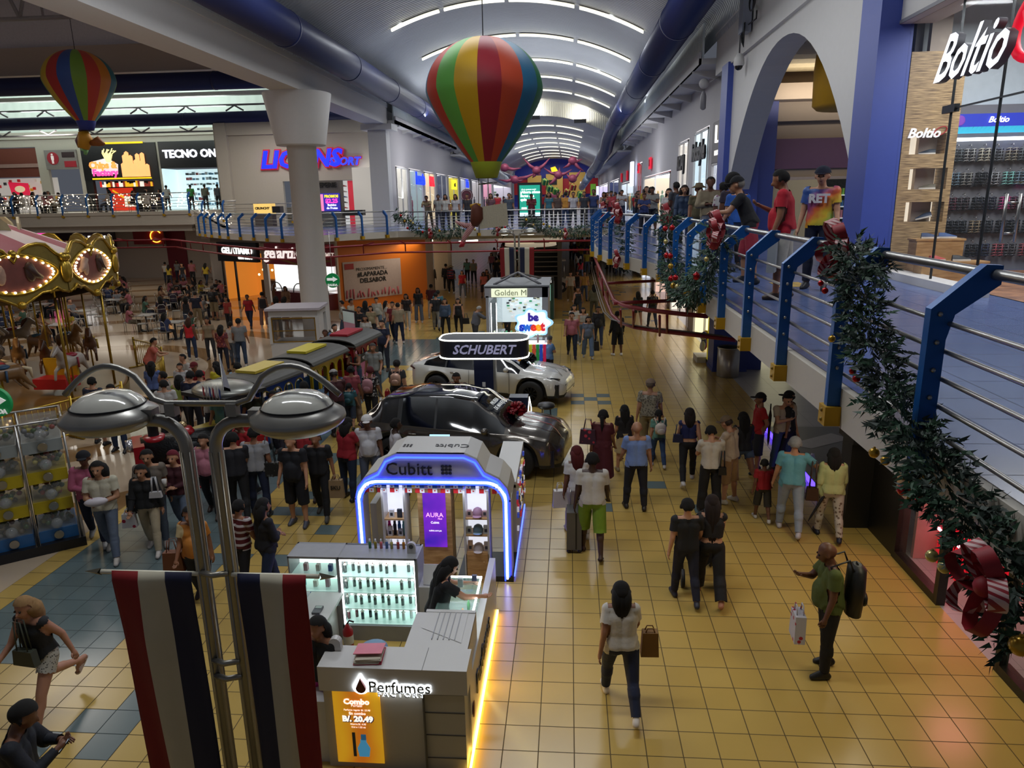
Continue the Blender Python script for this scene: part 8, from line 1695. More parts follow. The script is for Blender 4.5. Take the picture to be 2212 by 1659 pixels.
a=put('f',1420,1008,6,pose='step',H=1.28,fem=True,skin=S1,top=('tee','#5f8a7c'),bottom=('jeans','#2c4468'),shoes='#c0bcb8',hair=('pony',B_),label='girl in a mint tee and jeans holding hands with the woman in navy',**hiP)
backpack('small white backpack worn by the girl in mint',a,M('#c4b8ac',.5),.26,.24,.13,-.17,H=1.28)
a=put('f',1484,1043,-3,pose='walk',H=1.62,fem=True,skin=S1,top=('crop','#141c4c'),bottom=('pants','#0c0b10'),shoes='#c6c2c0',hair=('shoulder','#1c1412'),label='woman in a cropped navy top and black trousers with white sneakers',mirror=True,**hiP)
bag('small navy handbag at the hip of the woman in the navy top',a,-.22,-.05,.88,M('#1a2040',.5),.2,.16,.08,loop=.2)
a=put('f',1530,1108,2,pose='phone',H=1.66,skin=S1,top=('tee','#bab2a6'),bottom=('wide','#0c0b0e'),shoes='#1c1a1c',hair=('short',B_),label='person in a white tee and wide black trousers with a black crossbody pouch',**hiP)
bag('black crossbody pouch on the hip of the person in wide black trousers',a,.17,-.14,.80,M('#121214',.5),.15,.14,.06,'pouch',loop=.3)
put('f',1572,1085,52,pose='phone',H=1.70,skin=S1,top=('tee','#b3a08c'),bottom=('shorts','#94724e'),shoes='#c4bfbc',hair=('cap_#2a1a12','#6e5c48'),label='young man in a beige cap, cream tee and tan shorts eating from his hand',**hiP)
put('f',1600,1052,10,pose='stride',H=1.62,fem=True,skin=S2,top=('long','#14141a'),bottom=('hot','#4a5a74'),shoes='#b8b4b4',hair=('verylong',B_),label='woman with very long black hair in denim shorts beside the young man in the beige cap',**hiP)
put('f',1478,1298,5,pose='step',H=1.58,skin=S1,top=('tee','#0e0d10'),bottom=('jeans','#10142a'),shoes='#1c2030',hair=('short',B_),label='boy in a black tee and dark jeans walking beside the stroller',**hiP)
a=put('f',1530,1292,-4,pose='push',H=1.60,fem=True,skin=S1,top=('crop','#120c0e'),bottom=('wide','#0c0a0e'),shoes='#a06a50',hair=('verylong','#1e100c'),label='woman with long brown hair in a black crop top pushing a dark stroller',**hiP)
p=lp(a,-.1,.6,0);t=thing('stroller','black baby stroller pushed by the woman with long brown hair','stroller',p,a[0].rotation_euler.z);m=MB();m.tube([(0,-.15,.45),(0,.1,.4),(0,.3,.6)],[.2,.22,.18],12);m.build('seat',DARK,t);MB().lathe([(.24,0),(.22,.15),(.12,.26),(0,.3)],(0,-.05,.62),16).build('hood',DARK,t)
for x in (-.24,.24):
    MB().tube([(x,-.5,.98),(x,-.1,.55),(x,.35,.15)],.014,6).build('frame',M('#2a2a2e',.4),t);MB().cyl((x,.0,.55),(x,-.3,.15),.012).build('rear_strut',DARK,t)
    for y in (-.3,.38):MB().cyl((x-.025,y,.13),(x+.025,y,.13),.13,n=16).build('wheel',M('#1a1a1c',.6),t)
MB().tube([(-.24,-.5,.98),(.24,-.5,.98)],.016,6).build('push_bar',DARK,t)
a=put('f',1632,1020,88,pose='behind',H=1.72,skin=S2,top=('tee','#9a1018'),bottom=('shorts','#15151f'),shoes='#0e0e10',hair=('cap_#151010','#101014'),label='man in a black cap, red sports jersey and dark shorts facing west with hands behind him',**hiP)
t=thing('umbrella','folded dark umbrella held upright behind the man in the red jersey','umbrella',lp(a,.12,-.24,.55));MB().tube([(0,0,0),(0,0,.1),(0,0,.65),(0,0,.8)],[.005,.025,.035,.008],8).build('furled_cloth',M('#2a1f20',.7),t);MB().tube([(0,0,.78),(0,0,.9)],.014,6).build('handle',DARK,t)
put('h',1697,848,196,pose='onehand',H=1.74,skin=S1,top=('shirt','#b0a08e'),bottom=('jeans','#34455e'),shoes='#26201c',hair=('short',B_),label='man in an ivory buttoned shirt and blue jeans looking down at his hand',faces=True,**hiP)
put('f',1702,1150,-14,pose='lead',H=1.74,fat=.3,skin=S1,top=('tee','#5f9aa8'),bottom=('jeans','#8e98a8'),shoes='#b0aab0',hair=('short','#8a8a8c'),label='grey haired man in a turquoise tee and pale jeans, one arm out to the side',**hiP)
put('f',1644,1124,0,pose='step',H=1.16,skin=S3,top=('tee','#8e0e18'),bottom=('shorts','#302c22'),shoes='#b8b4b2',hair=('short',B_),label='small boy in a red tee and dark shorts beside the man in turquoise',**hiP)
a=put('f',1786,1162,-8,pose='step',H=1.60,fem=True,fat=.5,skin=S1,top=('hoodie','#a9ad76'),bottom=('pants',pattern('#b0a89e','#6a5a4e',16,.35)),shoes='#1c2030',hair=('shoulder',B_),label='woman in a pale lime hoodie and camouflage trousers walking towards the black shop board',**hiP)
bag('brown shoulder bag with a long black strap beside the woman in the lime hoodie',a,-.3,-.03,.68,M('#3a2218',.5),.2,.22,.1,loop=.45)
t=thing('umbrella','furled dark umbrella slanting down beside the brown shoulder bag','umbrella',lp(a,-.34,-.1,.32));t.rotation_euler=(0,.45,0);MB().tube([(0,0,0),(0,0,.1),(0,0,.75),(0,0,.85)],[.004,.018,.03,.01],8).build('furled_cloth',DARK,t)
a=put('f',1777,1450,86,pose='onehand',H=1.72,fat=.5,skin='#5f3a28',top=('polo','#4a5420'),bottom=('pants','#0e0c0e'),shoes='#0c0c0e',hair=('bald',B_),label='bald man in an olive green polo with a big black backpack, standing near the balcony edge',faces=True,**hiP)
backpack('large black hiking backpack on the man in the olive polo',a,M('#0e0e12',.5),.66,.34,.2,-.26,1.12,1.72)
bag('white plastic bag with red dots and red script in the hand of the man in the olive polo',a,-.1,.36,.5,pattern('#b4b2be','#a01c30',11,.26),.28,.34,.12,'carrier_bag',loop=.1)
put('h',1712,845,60,pose='step',H=1.75,skin=S2,top=('tee','#1a1718'),bottom=('pants','#14131a'),shoes='#101012',hair=('cap_#151010','#15131a'),label='person all in black hidden by the balcony edge, just behind the man in the ivory shirt')
put('f',1235,772,178,pose='walk',H=1.74,fat=.5,skin=S1,top=('polo','#a8606a'),bottom=('jeans','#141c30'),shoes='#2a1a2a',hair=('short',B_),label='man in a pink polo shirt and dark jeans walking towards the cars',faces=True,**hiP)
a=put('f',1270,774,184,pose='step',H=1.56,fem=True,fat=.3,skin=S1,top=('tee','#5c6474'),bottom=('wide','#5a6e8c'),shoes='#a09c98',hair=('shoulder',B_),label='woman in a grey tee and pale blue wide jeans beside the man in the pink polo',faces=True,**hiP)
bag('black shopping bag carried low by the woman in the grey tee',a,-.3,.02,.28,M('#14141a',.5),.2,.34,.1,'shopping_bag',loop=.2)
put('f',1292,750,172,pose='step',H=1.62,fem=True,fat=.3,skin=S2,top=('jacket','#1c1a1e'),bottom=('jeans','#26304a'),shoes='#8a7464',hair=('bun',B_),label='woman in a dark open jacket and jeans, third of the trio coming up the hall',faces=True,**hiP)
put('f',1333,768,20,pose='stand',H=1.64,fat=.5,skin=S3,top=('hoodie','#0f0f14'),bottom=('shorts','#101018'),shoes='#d0ccc8',hair=('short',B_),label='person in a black hoodie with a white skull print and black shorts under the red track',**hiP)
put('h',1183,725,-35,pose='phone',H=1.55,fem=True,fat=.5,skin=S1,top=('tee','#4a6a90'),bottom=('pants','#15151a'),shoes='#15151a',hair=('short','#4a4644'),label='older woman with short grey hair in a blue top standing by the candy kiosk')
put('f',1377,707,6,pose='step',H=1.62,fem=True,skin=S2,top=('long','#18221e'),bottom=('hot','#1c2422'),shoes='#b0a8a8',hair=('shoulder',B_),label='woman in a dark green long top walking away below the straight red beam')
a=put('f',1408,708,4,pose='walk',H=1.72,skin=S2,top=('tee','#1a1a20'),bottom=('jeans','#20283c'),shoes='#26262c',hair=('short',B_),label='man in black with a backpack walking away beside the woman in dark green')
backpack('black backpack on the man beside the woman in dark green',a,M('#141418',.5),.4,.3,.16,-.2,H=1.72)
put('f',1283,690,0,pose='stand',H=1.68,fem=True,skin=S2,top=('jacket','#4a4632'),bottom=('pants','#3a3628'),shoes='#2a2420',hair=('shoulder',B_),label='person in a long olive coat and trousers under the track corner')
put('f',1248,690,180,pose='walk',H=1.62,fem=True,skin=S2,top=('tank','#101014'),bottom=('jeans','#1a1e2c'),shoes='#26222a',hair=('pony',B_),label='woman in a black sleeveless top walking in the middle of the hall')
put('h',1240,657,186,pose='step',H=1.58,fem=True,skin=S1,top=('tee','#b0aaa4'),bottom=('jeans','#4a5a74'),shoes='#a8a4a0',hair=('long',B_),label='woman with long hair in white, just behind the man in the pink polo')
put('h',1260,663,178,pose='step',H=1.56,fem=True,skin=S1,top=('crop','#aaa69e'),bottom=('jeans','#5a6a84'),shoes='#a8a4a0',hair=('long',B_),label='woman in a white crop top and jeans behind the woman in the grey tee')
put('f',1232,652,182,pose='step',H=1.70,skin=S1,top=('tee','#b0a89a'),bottom=('pants','#6e5a3a'),shoes='#b8b0a8',hair=('short',B_),label='man in a cream tee and khaki trousers far up the hall')
put('f',1247,645,176,pose='stand',H=1.60,fem=True,skin=S2,top=('tank','#18161a'),bottom=('skirt','#2a2224'),shoes='#18161a',hair=('long',B_),label='woman in black with long hair beside the man in khaki')
put('f',1262,650,184,pose='step',H=1.68,skin=S2,top=('tee','#a07a3a'),bottom=('jeans','#38445a'),shoes='#26222a',hair=('short',B_),label='person in a mustard top and jeans beside the woman in black')
put('h',792,897,190,pose='stand',H=1.70,fat=.5,skin=S3,top=('tee','#c0bec2'),bottom=('jeans','#5c6680'),shoes='#1c1c22',hair=('cap_#241812','#c8c4c4'),label='man in a white cap and white tee at the tail of the grey car',faces=True,**hiP)
put('h',852,905,-70,pose='relaxed',H=1.68,skin=S4,top=('tee','#bfbcc2'),bottom=('jeans','#2a3040'),shoes='#16161c',hair=('short',B_),label='man in a long white tee standing against the grey car door',**hiP)
put('h',743,905,-25,pose='onehand',H=1.66,fem=True,fat=.5,skin=S2,top=('polo','#8c1220'),bottom=('jeans','#15233c'),shoes='#14121a',hair=('shoulder',B_),label='woman in a red polo and tight jeans behind the near lamp head',**hiP)
put('h',628,938,176,pose='stand',H=1.74,fat=.5,skin=S1,top=('tee','#0c0d16'),bottom=('shorts','#0b0d18'),shoes='#4a4c58',hair=('short',B_),label='man in black tee and black shorts with white socks, his head behind the lamp',**hiP)
a=put('h',545,925,10,pose='relaxed',H=1.72,skin=S2,top=('tee','#8e8e92'),bottom=('jeans','#16203a'),shoes='#1a1a20',hair=('short',B_),label='man in a grey tee with a long black bag strap, seen from behind east of the lamp pole',**hiP)
bag('black patterned shoulder bag of the man in the grey tee',a,.26,-.02,.78,pattern('#17171a','#4a4c4a',16,.3),.34,.26,.12,'shoulder_bag',loop=.5)
a=put('h',682,930,182,pose='step',H=1.70,skin=S2,top=('tee','#101016'),bottom=('pants','#0e0e14'),shoes='#4a463f',hair=('short',B_),label='person in black carrying a brown paper shopping bag, below the east lamp head',**hiP)
bx=bag('brown paper shopping bag with three black letters',a,-.3,.05,.42,M('#8c7456',.7),.28,.34,.1,'shopping_bag',loop=.08,rz=PI);
text('lettering','SKU',.1,DARK,(0,-.06,.2),EX,EZ,bx,.002,.002)
put('h',563,1075,-40,pose='hold',H=1.62,fem=True,skin=S2,top=('long','#0f0f16'),bottom=('jeans','#142340'),shoes='#15151c',hair=('long',B_),label='woman with long black hair in a black top and blue jeans by the perfume cabinets',**hiP)
put('h',508,1082,-20,pose='step',H=1.52,skin=S2,top=('tee',stripes('#4e0c16','#b0a8a8',3)),bottom=('pants','#101018'),shoes='#26262c',hair=('short',B_),label='boy in a maroon top with white stripes seen beside the twin lamp poles',**hiP)
put('h',520,900,150,pose='step',H=1.72,skin=S3,top=('tee','#9a141e'),bottom=('jeans','#1c2438'),shoes='#1c1c20',hair=('short',B_),label='person in a red tee half hidden by the near lamp arm',**hiP)
put('h',178,972,205,pose='hold',H=1.72,fat=.5,skin=S3,top=('long','#a0506a'),bottom=('jeans','#141c34'),shoes='#c0bcb8',hair=('cap_#15100e','#14141a'),label='man in a dark cap and pink long sleeved shirt by the candy rack',faces=True,**hiP)
a=put('f',245,1205,196,pose='hold',H=1.74,skin='#a87a5c',top=('polo','#b4ae9a'),bottom=('jeans','#5c6678'),shoes='#b8b0a8',hair=('curly',B_),label='young man in a cream polo and grey jeans holding a white parcel',faces=True,**hiP)
t=thing('parcel','white plastic parcel with pink marks held by the young man in cream','parcel',lp(a,0,.3,1.12),a[0].rotation_euler.z+.2);MB().ball((0,0,0),.17,14,0,(1,.5,.42)).build('wrapping',pattern('#b8b2b8','#8a3a5a',14,.2),t)
a=put('f',335,1192,190,pose='step',H=1.60,fem=True,skin='#a87a5c',top=('jacket','#0f0f12'),bottom=('pants','#a89a80'),shoes='#beb6b0',hair=('shoulder',B_),label='young woman in a black cardigan over white and beige trousers',faces=True,**hiP)
bag('white and red printed plastic bag held by the woman in the black cardigan',a,.3,.05,.5,pattern('#b8b4b4','#8c1c34',9,.3),.22,.24,.1,'carrier_bag',loop=.08)
bag('white shoulder purse of the woman in the black cardigan',a,-.2,.12,1.02,M('#b0aeb0',.4),.2,.1,.06,'purse',loop=.25)
a=put('h',316,968,200,pose='step',H=1.74,skin='#a87a5c',top=('tee','#6c6258'),bottom=('jeans','#3c4450'),shoes='#8a8480',hair=('short',B_),label='young man in a taupe tee behind the woman in the cardigan',faces=True,**hiP)
bag('black and white vertical striped tote bag between the young men',a,.28,.05,.62,stripes('#141414','#a8a4a0',0.1),.28,.34,.1,'tote_bag',loop=.2)
a=put('h',372,970,185,pose='hold',H=1.66,fem=True,skin=S1,top=('long','#3a0d18'),bottom=('jeans','#59657a'),shoes='#a09c9c',hair=('long','#5e1222'),label='woman with dyed burgundy hair and maroon sweater holding a paper cup',faces=True,**hiP)
t=thing('paper_cup','white paper cup in the hand of the burgundy haired woman','cup',lp(a,.05,.32,1.1));MB().lathe([(0,0),(.03,0),(.04,.12),(.038,.12),(.0,.11)],n=16).build('cup_body',M('#c4c0bc',.5),t)
a=put('h',410,1090,186,pose='step',H=1.58,fem=True,fat=.5,skin=S2,top=('tee',pattern('#b8742c','#c8b48a',3,.35)),bottom=('jeans','#131a2c'),shoes='#2a2226',hair=('bun',B_),label='woman in an orange and cream blouse with a brown handbag next to the lamp poles',faces=True,**hiP)
bag('tan brown leather handbag of the woman in the orange blouse',a,.33,.0,.55,M('#6a3a22',.5),.3,.3,.12,loop=.18)
a=put('f',118,1545,172,pose='stride',H=1.66,fem=True,skin='#a87860',top=('tank','#121317'),bottom=('hot',pattern('#a8a49a','#3a3832',40,.3)),shoes='sandal#b8a8a4',hair=('curly','#8a6a44'),label='blonde woman in a black camisole and patterned shorts striding past',faces=True,**hiP)
bag('olive green crossbody bag of the blonde woman',a,.0,.19,.80,M('#34382c',.6),.28,.18,.08,'crossbody_bag',loop=.35)
a=put('h',10,1522,-65,pose='phone',H=1.70,skin=S3,top=('long','#10141f'),bottom=('pants','#15151c'),shoes='#15151c',hair=('short',B_),label='man in a dark jacket with blue back panel looking at his phone, lowest in the west corner',**hiP)
t=thing('phone','smartphone with lit screen in the hands of the man in the dark jacket','phone',lp(a,.02,.36,1.19),a[0].rotation_euler.z);t.rotation_euler.x=-.7;MB().bb((-.036,-.005,-.07),(.036,.005,.07)).build('phone_body',DARK,t);MB().bb((-.03,-.007,-.06),(.03,-.005,.06)).build('phone_screen',M('#8a98a8',emit=.8),t)
a=put('h',938,1207,-62,pose='reach',H=1.60,fem=True,skin=S1,top=('tee','#0e0d12'),bottom=('leggings','#0c0b10'),shoes='#141418',hair=('verylong','#0f0c0c'),label='saleswoman with glasses and very long black hair reaching over the perfume case',faces=True,**hiP)
h_=lp(a,0,.27,1.44);t=thing('glasses','thin framed glasses on the saleswoman','glasses',h_,a[0].rotation_euler.z)
for x in (-.035,.035):MB().tube([(x+.028*math.cos(q),0,.022*math.sin(q))for q in [2*PI*i/14 for i in range(14)]],.003,4,closed=True).build('lens_rim',METAL,t)
put('h',690,1330,160,pose='stand',H=1.55,fem=True,skin=S2,top=('tee','#101014'),bottom=('hot','#b82a80'),shoes='#15151a',hair=('long',B_),label='woman in black with magenta shorts half hidden by the east flag banner',**hiP)
put('h',992,797,170,pose='lean',H=1.70,skin=S2,top=('tee','#2c0f12'),bottom=('pants','#15131a'),shoes='#15131a',hair=('short',B_),label='man in a maroon tee leaning on the low counter between the cars',faces=True,**hiP)
put('h',1095,655,120,pose='stand',H=1.70,skin=S2,top=('long','#1c2434'),bottom=('pants','#1a1c24'),shoes='#15131a',hair=('short',B_),label='seller in a dark blue shirt inside the jewellery kiosk')
put('h',1063,708,170,pose='sit',H=1.62,z=.2,fem=True,skin=S3,top=('tee','#3a2a2a'),bottom=('pants','#1a1c24'),shoes='#15131a',hair=('short',B_),label='seller whose dark head shows behind the candy kiosk counter',zf=.45)
put('h',1025,660,-60,pose='reach',H=1.62,fat=.5,skin=S1,top=('jacket','#5a5c66'),bottom=('pants','#3a3c44'),shoes='#26262c',hair=('short','#9a9894'),label='white haired customer in a grey vest bending at the jewellery kiosk')
def bal(px,pyh,yaw,H,**kw):return put('b',px,pyh,yaw,z=ZF,H=H,**kw)
bal(1628,388,78,1.66,pose='lean',skin='#a07458',top=('tee','#0d0d12'),bottom=('shorts','#8c2436'),shoes='#23252c',hair=('cap_#6a665e','#0e0e12'),label='older man in a black tee and black cap leaning on the balcony handrail',**hiP)
a=bal(1702,374,68,1.66,pose='onehand',fat=.5,skin='#8a5a40',top=('tee','#a80d24'),bottom=('shorts','#b0aa9c'),shoes='#3a2a20',hair=('short',B_),label='man in a bright red tee and white cargo shorts at the balcony railing',**hiP)
bag('grey shopping bag with purple letters hanging beside the white cargo shorts',a,-.28,.08,.38,M('#8c9094',.6),.28,.4,.1,'shopping_bag',loop=.12)
td,nt,b=node_mat('tie_dye',.7);tc=nt.nodes.new('ShaderNodeTexCoord');sx_=nt.nodes.new('ShaderNodeSeparateXYZ');ad=nt.nodes.new('ShaderNodeMath');ad.operation='ADD';nz=nt.nodes.new('ShaderNodeTexNoise');nz.inputs['Scale'].default_value=4;a2=nt.nodes.new('ShaderNodeMath');a2.operation='MULTIPLY_ADD';a2.inputs[1].default_value=.35;rp=nt.nodes.new('ShaderNodeValToRGB')
for i,(p_,c)in enumerate(((0.0,'#4aa04a'),(.25,'#c8a82a'),(.45,'#c85a2a'),(.6,'#8a3a6a'),(.8,'#2a4a8c'))):
    e=rp.color_ramp.elements[i]if i<2 else rp.color_ramp.elements.new(p_);e.position=p_;e.color=(*lin(c),1)
nt.links.new(tc.outputs['Object'],sx_.inputs[0]);nt.links.new(sx_.outputs[2],ad.inputs[0]);nt.links.new(sx_.outputs[0],ad.inputs[1]);nt.links.new(nz.outputs['Fac'],a2.inputs[0]);nt.links.new(ad.outputs[0],a2.inputs[2]);mr_=nt.nodes.new('ShaderNodeMapRange');mr_.inputs['From Min'].default_value=0;mr_.inputs['From Max'].default_value=.85;nt.links.new(a2.outputs[0],mr_.inputs[0]);nt.links.new(mr_.outputs[0],rp.inputs[0]);nt.links.new(rp.outputs[0],b.inputs['Base Color'])
a=bal(1778,389,150,1.70,pose='stand',skin=S1,top=('tee',td),bottom=('pants','#0e1428'),shoes='#1a1a20',hair=('cap_#151010','#151a2c'),label='man in a dark cap and rainbow tie-dye tee with white block letters',faces=True,**hiP)
tt_=text('lettering','RET',.16,M('#c8c4c8',.6),(0,.155,a[1]+.33),Vector((-1,0,0)),EZ,a[0],.002,.008)
bal(1597,408,20,1.62,pose='stand',skin=S1,top=('tee','#1c50a0'),bottom=('pants','#22304c'),shoes='#1a1a20',hair=('short',BR),label='person in a blue and yellow sports shirt behind the man in the black cap')
bal(1584,402,5,1.70,pose='stand',fem=True,skin=S3,top=('tee','#2a2030'),bottom=('pants','#1a1a22'),shoes='#1a1a20',hair=('afro',B_),label='person with a big black curly head behind the blue sports shirt')
bal(1565,414,170-150,1.60,pose='stand',fem=True,fat=.5,skin=S3,top=('tee',pattern('#b8b4b4','#7a4a6a',12,.3)),bottom=('jeans','#1c2a50'),shoes='#1a1a20',hair=('bun',B_),label='woman in a white top with coloured flowers and a yellow hair band')
bal(1535,402,170,1.74,pose='crossed',skin=S3,top=('jacket','#8a7c64'),bottom=('jeans','#8a8a90'),shoes='#2a2a30',hair=('short',B_),label='man in a beige jacket and dark scarf with folded arms by the blue column')
a=bal(1508,420,185,1.60,pose='stand',fem=True,fat=.3,skin='#9a6c50',top=('tee','#5a5238'),bottom=('pants','#7a6c4c'),shoes='#2a2a26',hair=('hat_#241812','#5a4c36'),label='woman in a bush hat and khaki clothes behind the garland',faces=True,**hiP)
bag('black shoulder bag of the woman in the bush hat',a,-.2,.16,.9,DARK,.3,.22,.1,'shoulder_bag',loop=.35)
bal(1478,414,180,1.62,pose='stand',fem=True,skin='#a87a5c',top=('jacket','#2c3c54'),bottom=('jeans','#2a3c5c'),shoes='#2a2a26',hair=('curly','#1c100c'),label='woman in a denim jacket with loose wavy hair',faces=True,hi=True)
bal(1445,416,178,1.60,pose='hold',fem=True,skin=S1,top=('tee','#b4b0ae'),bottom=('pants','#26262e'),shoes='#2a2a26',hair=('long','#150e0c'),label='young woman in a white tee with long dark hair on the balcony',faces=True,hi=True)
bal(1410,408,168,1.72,pose='phone',fat=.3,skin=S3,top=('tee','#8c8a84'),bottom=('shorts','#1c1c24'),shoes='#2a2a26',hair=('short',B_),label='man in a light grey tee looking down over the railing')
bal(1463,404,30,1.74,pose='stand',skin=S3,top=('tee','#34363e'),bottom=('pants','#26262e'),shoes='#1c1c20',hair=('short',B_),label='dark figure in charcoal behind the denim jacket woman')
bal(1343,413,180,1.72,pose='phone',skin=S2,top=('tee','#a09ea2'),bottom=('jeans','#26304a'),shoes='#2a2a26',hair=('short',B_),label='man in a white tee with backpack straps reading his phone by the bend of the balcony')
bal(1392,421,175,1.5,pose='phone',skin=S2,top=('tee','#2c3a6a'),bottom=('pants','#26262e'),shoes='#2a2a26',hair=('short',BR),label='boy in blue beside the man in the light grey tee')
bal(1283,417,160,1.74,pose='stand',skin=S3,top=('shirt','#1c2c58'),bottom=('pants','#34445c'),shoes='#2a2a26',hair=('short',B_),label='man in a navy shirt at the east end of the footbridge')
bal(1320,430,178,1.66,pose='onehand',skin=S2,top=('tee','#98303a'),bottom=('pants','#26262e'),shoes='#2a2a26',hair=('short',B_),label='person in a coral red tee by the bend of the railing')
bal(1305,427,170,1.62,pose='phone',fem=True,skin=S2,top=('tank',pattern('#1c1a1e','#6a5a5a',20,.3)),bottom=('skirt','#1a181c'),shoes='#2a2a26',hair=('long',B_),label='woman in a dark patterned dress next to the coral tee')
def bri(px,pyh,yaw,H,**kw):return put('b',px,pyh,yaw,z=ZF,H=H,**kw)
bri(1148,430,180,1.60,pose='phone',skin=S3,top=('tee','#5a1420'),bottom=('pants','#15131a'),shoes='#15131a',hair=('short',B_),label='man in dark red silhouetted in front of the green screen')
for px,py,yaw,c,b_,nmx,fm in ((962,434,180,'#aaa6a0','#26262e','woman in white resting on the bridge railing, one of the pair by the west shops',True),(984,435,176,'#a8a4a6','#1c1c24','woman in a white strappy top, east one of the pair on the bridge',True),(947,437,182,'#8a8884','#3a3c44','person in grey on the bridge beside the two women in white',False),(925,440,170,'#8c7c5c','#4a3c2c','person bending over the bridge rail in a tan top',False),(1010,431,160,'#2c2a30','#1a2234','tall person in a dark coat by the hanging elf',False),(1060,436,185,'#5a3a44','#2a2430','person in wine colours left of the screen',True),(1222,429,10,'#a8742a','#243452','person in an orange shirt with a backpack right of the screen',False),(1238,432,190,'#a8a4a8','#2a2c34','person in white just beyond the orange shirt',False),(1100,440,180,'#3c4450','#1c1c22','person in slate grey by the screen frame',False),(1186,440,175,'#2a5a6a','#1c1c22','person in teal right beside the screen',True),(1205,441,185,'#4a3a34','#1c1c22','person in brown near the gift boxes',False),(1262,438,175,'#23262e','#1c1c22','dark dressed person left of the navy shirt man',False)):
    bri(px,py,yaw,1.64,pose=('lean' if 'bending' in nmx else 'stand'),fem=fm,skin=(S2,S3)[px%2],top=('tee',c),bottom=('pants',b_),shoes='#1a1a1e',hair=('long' if fm else 'short',B_),label=nmx)
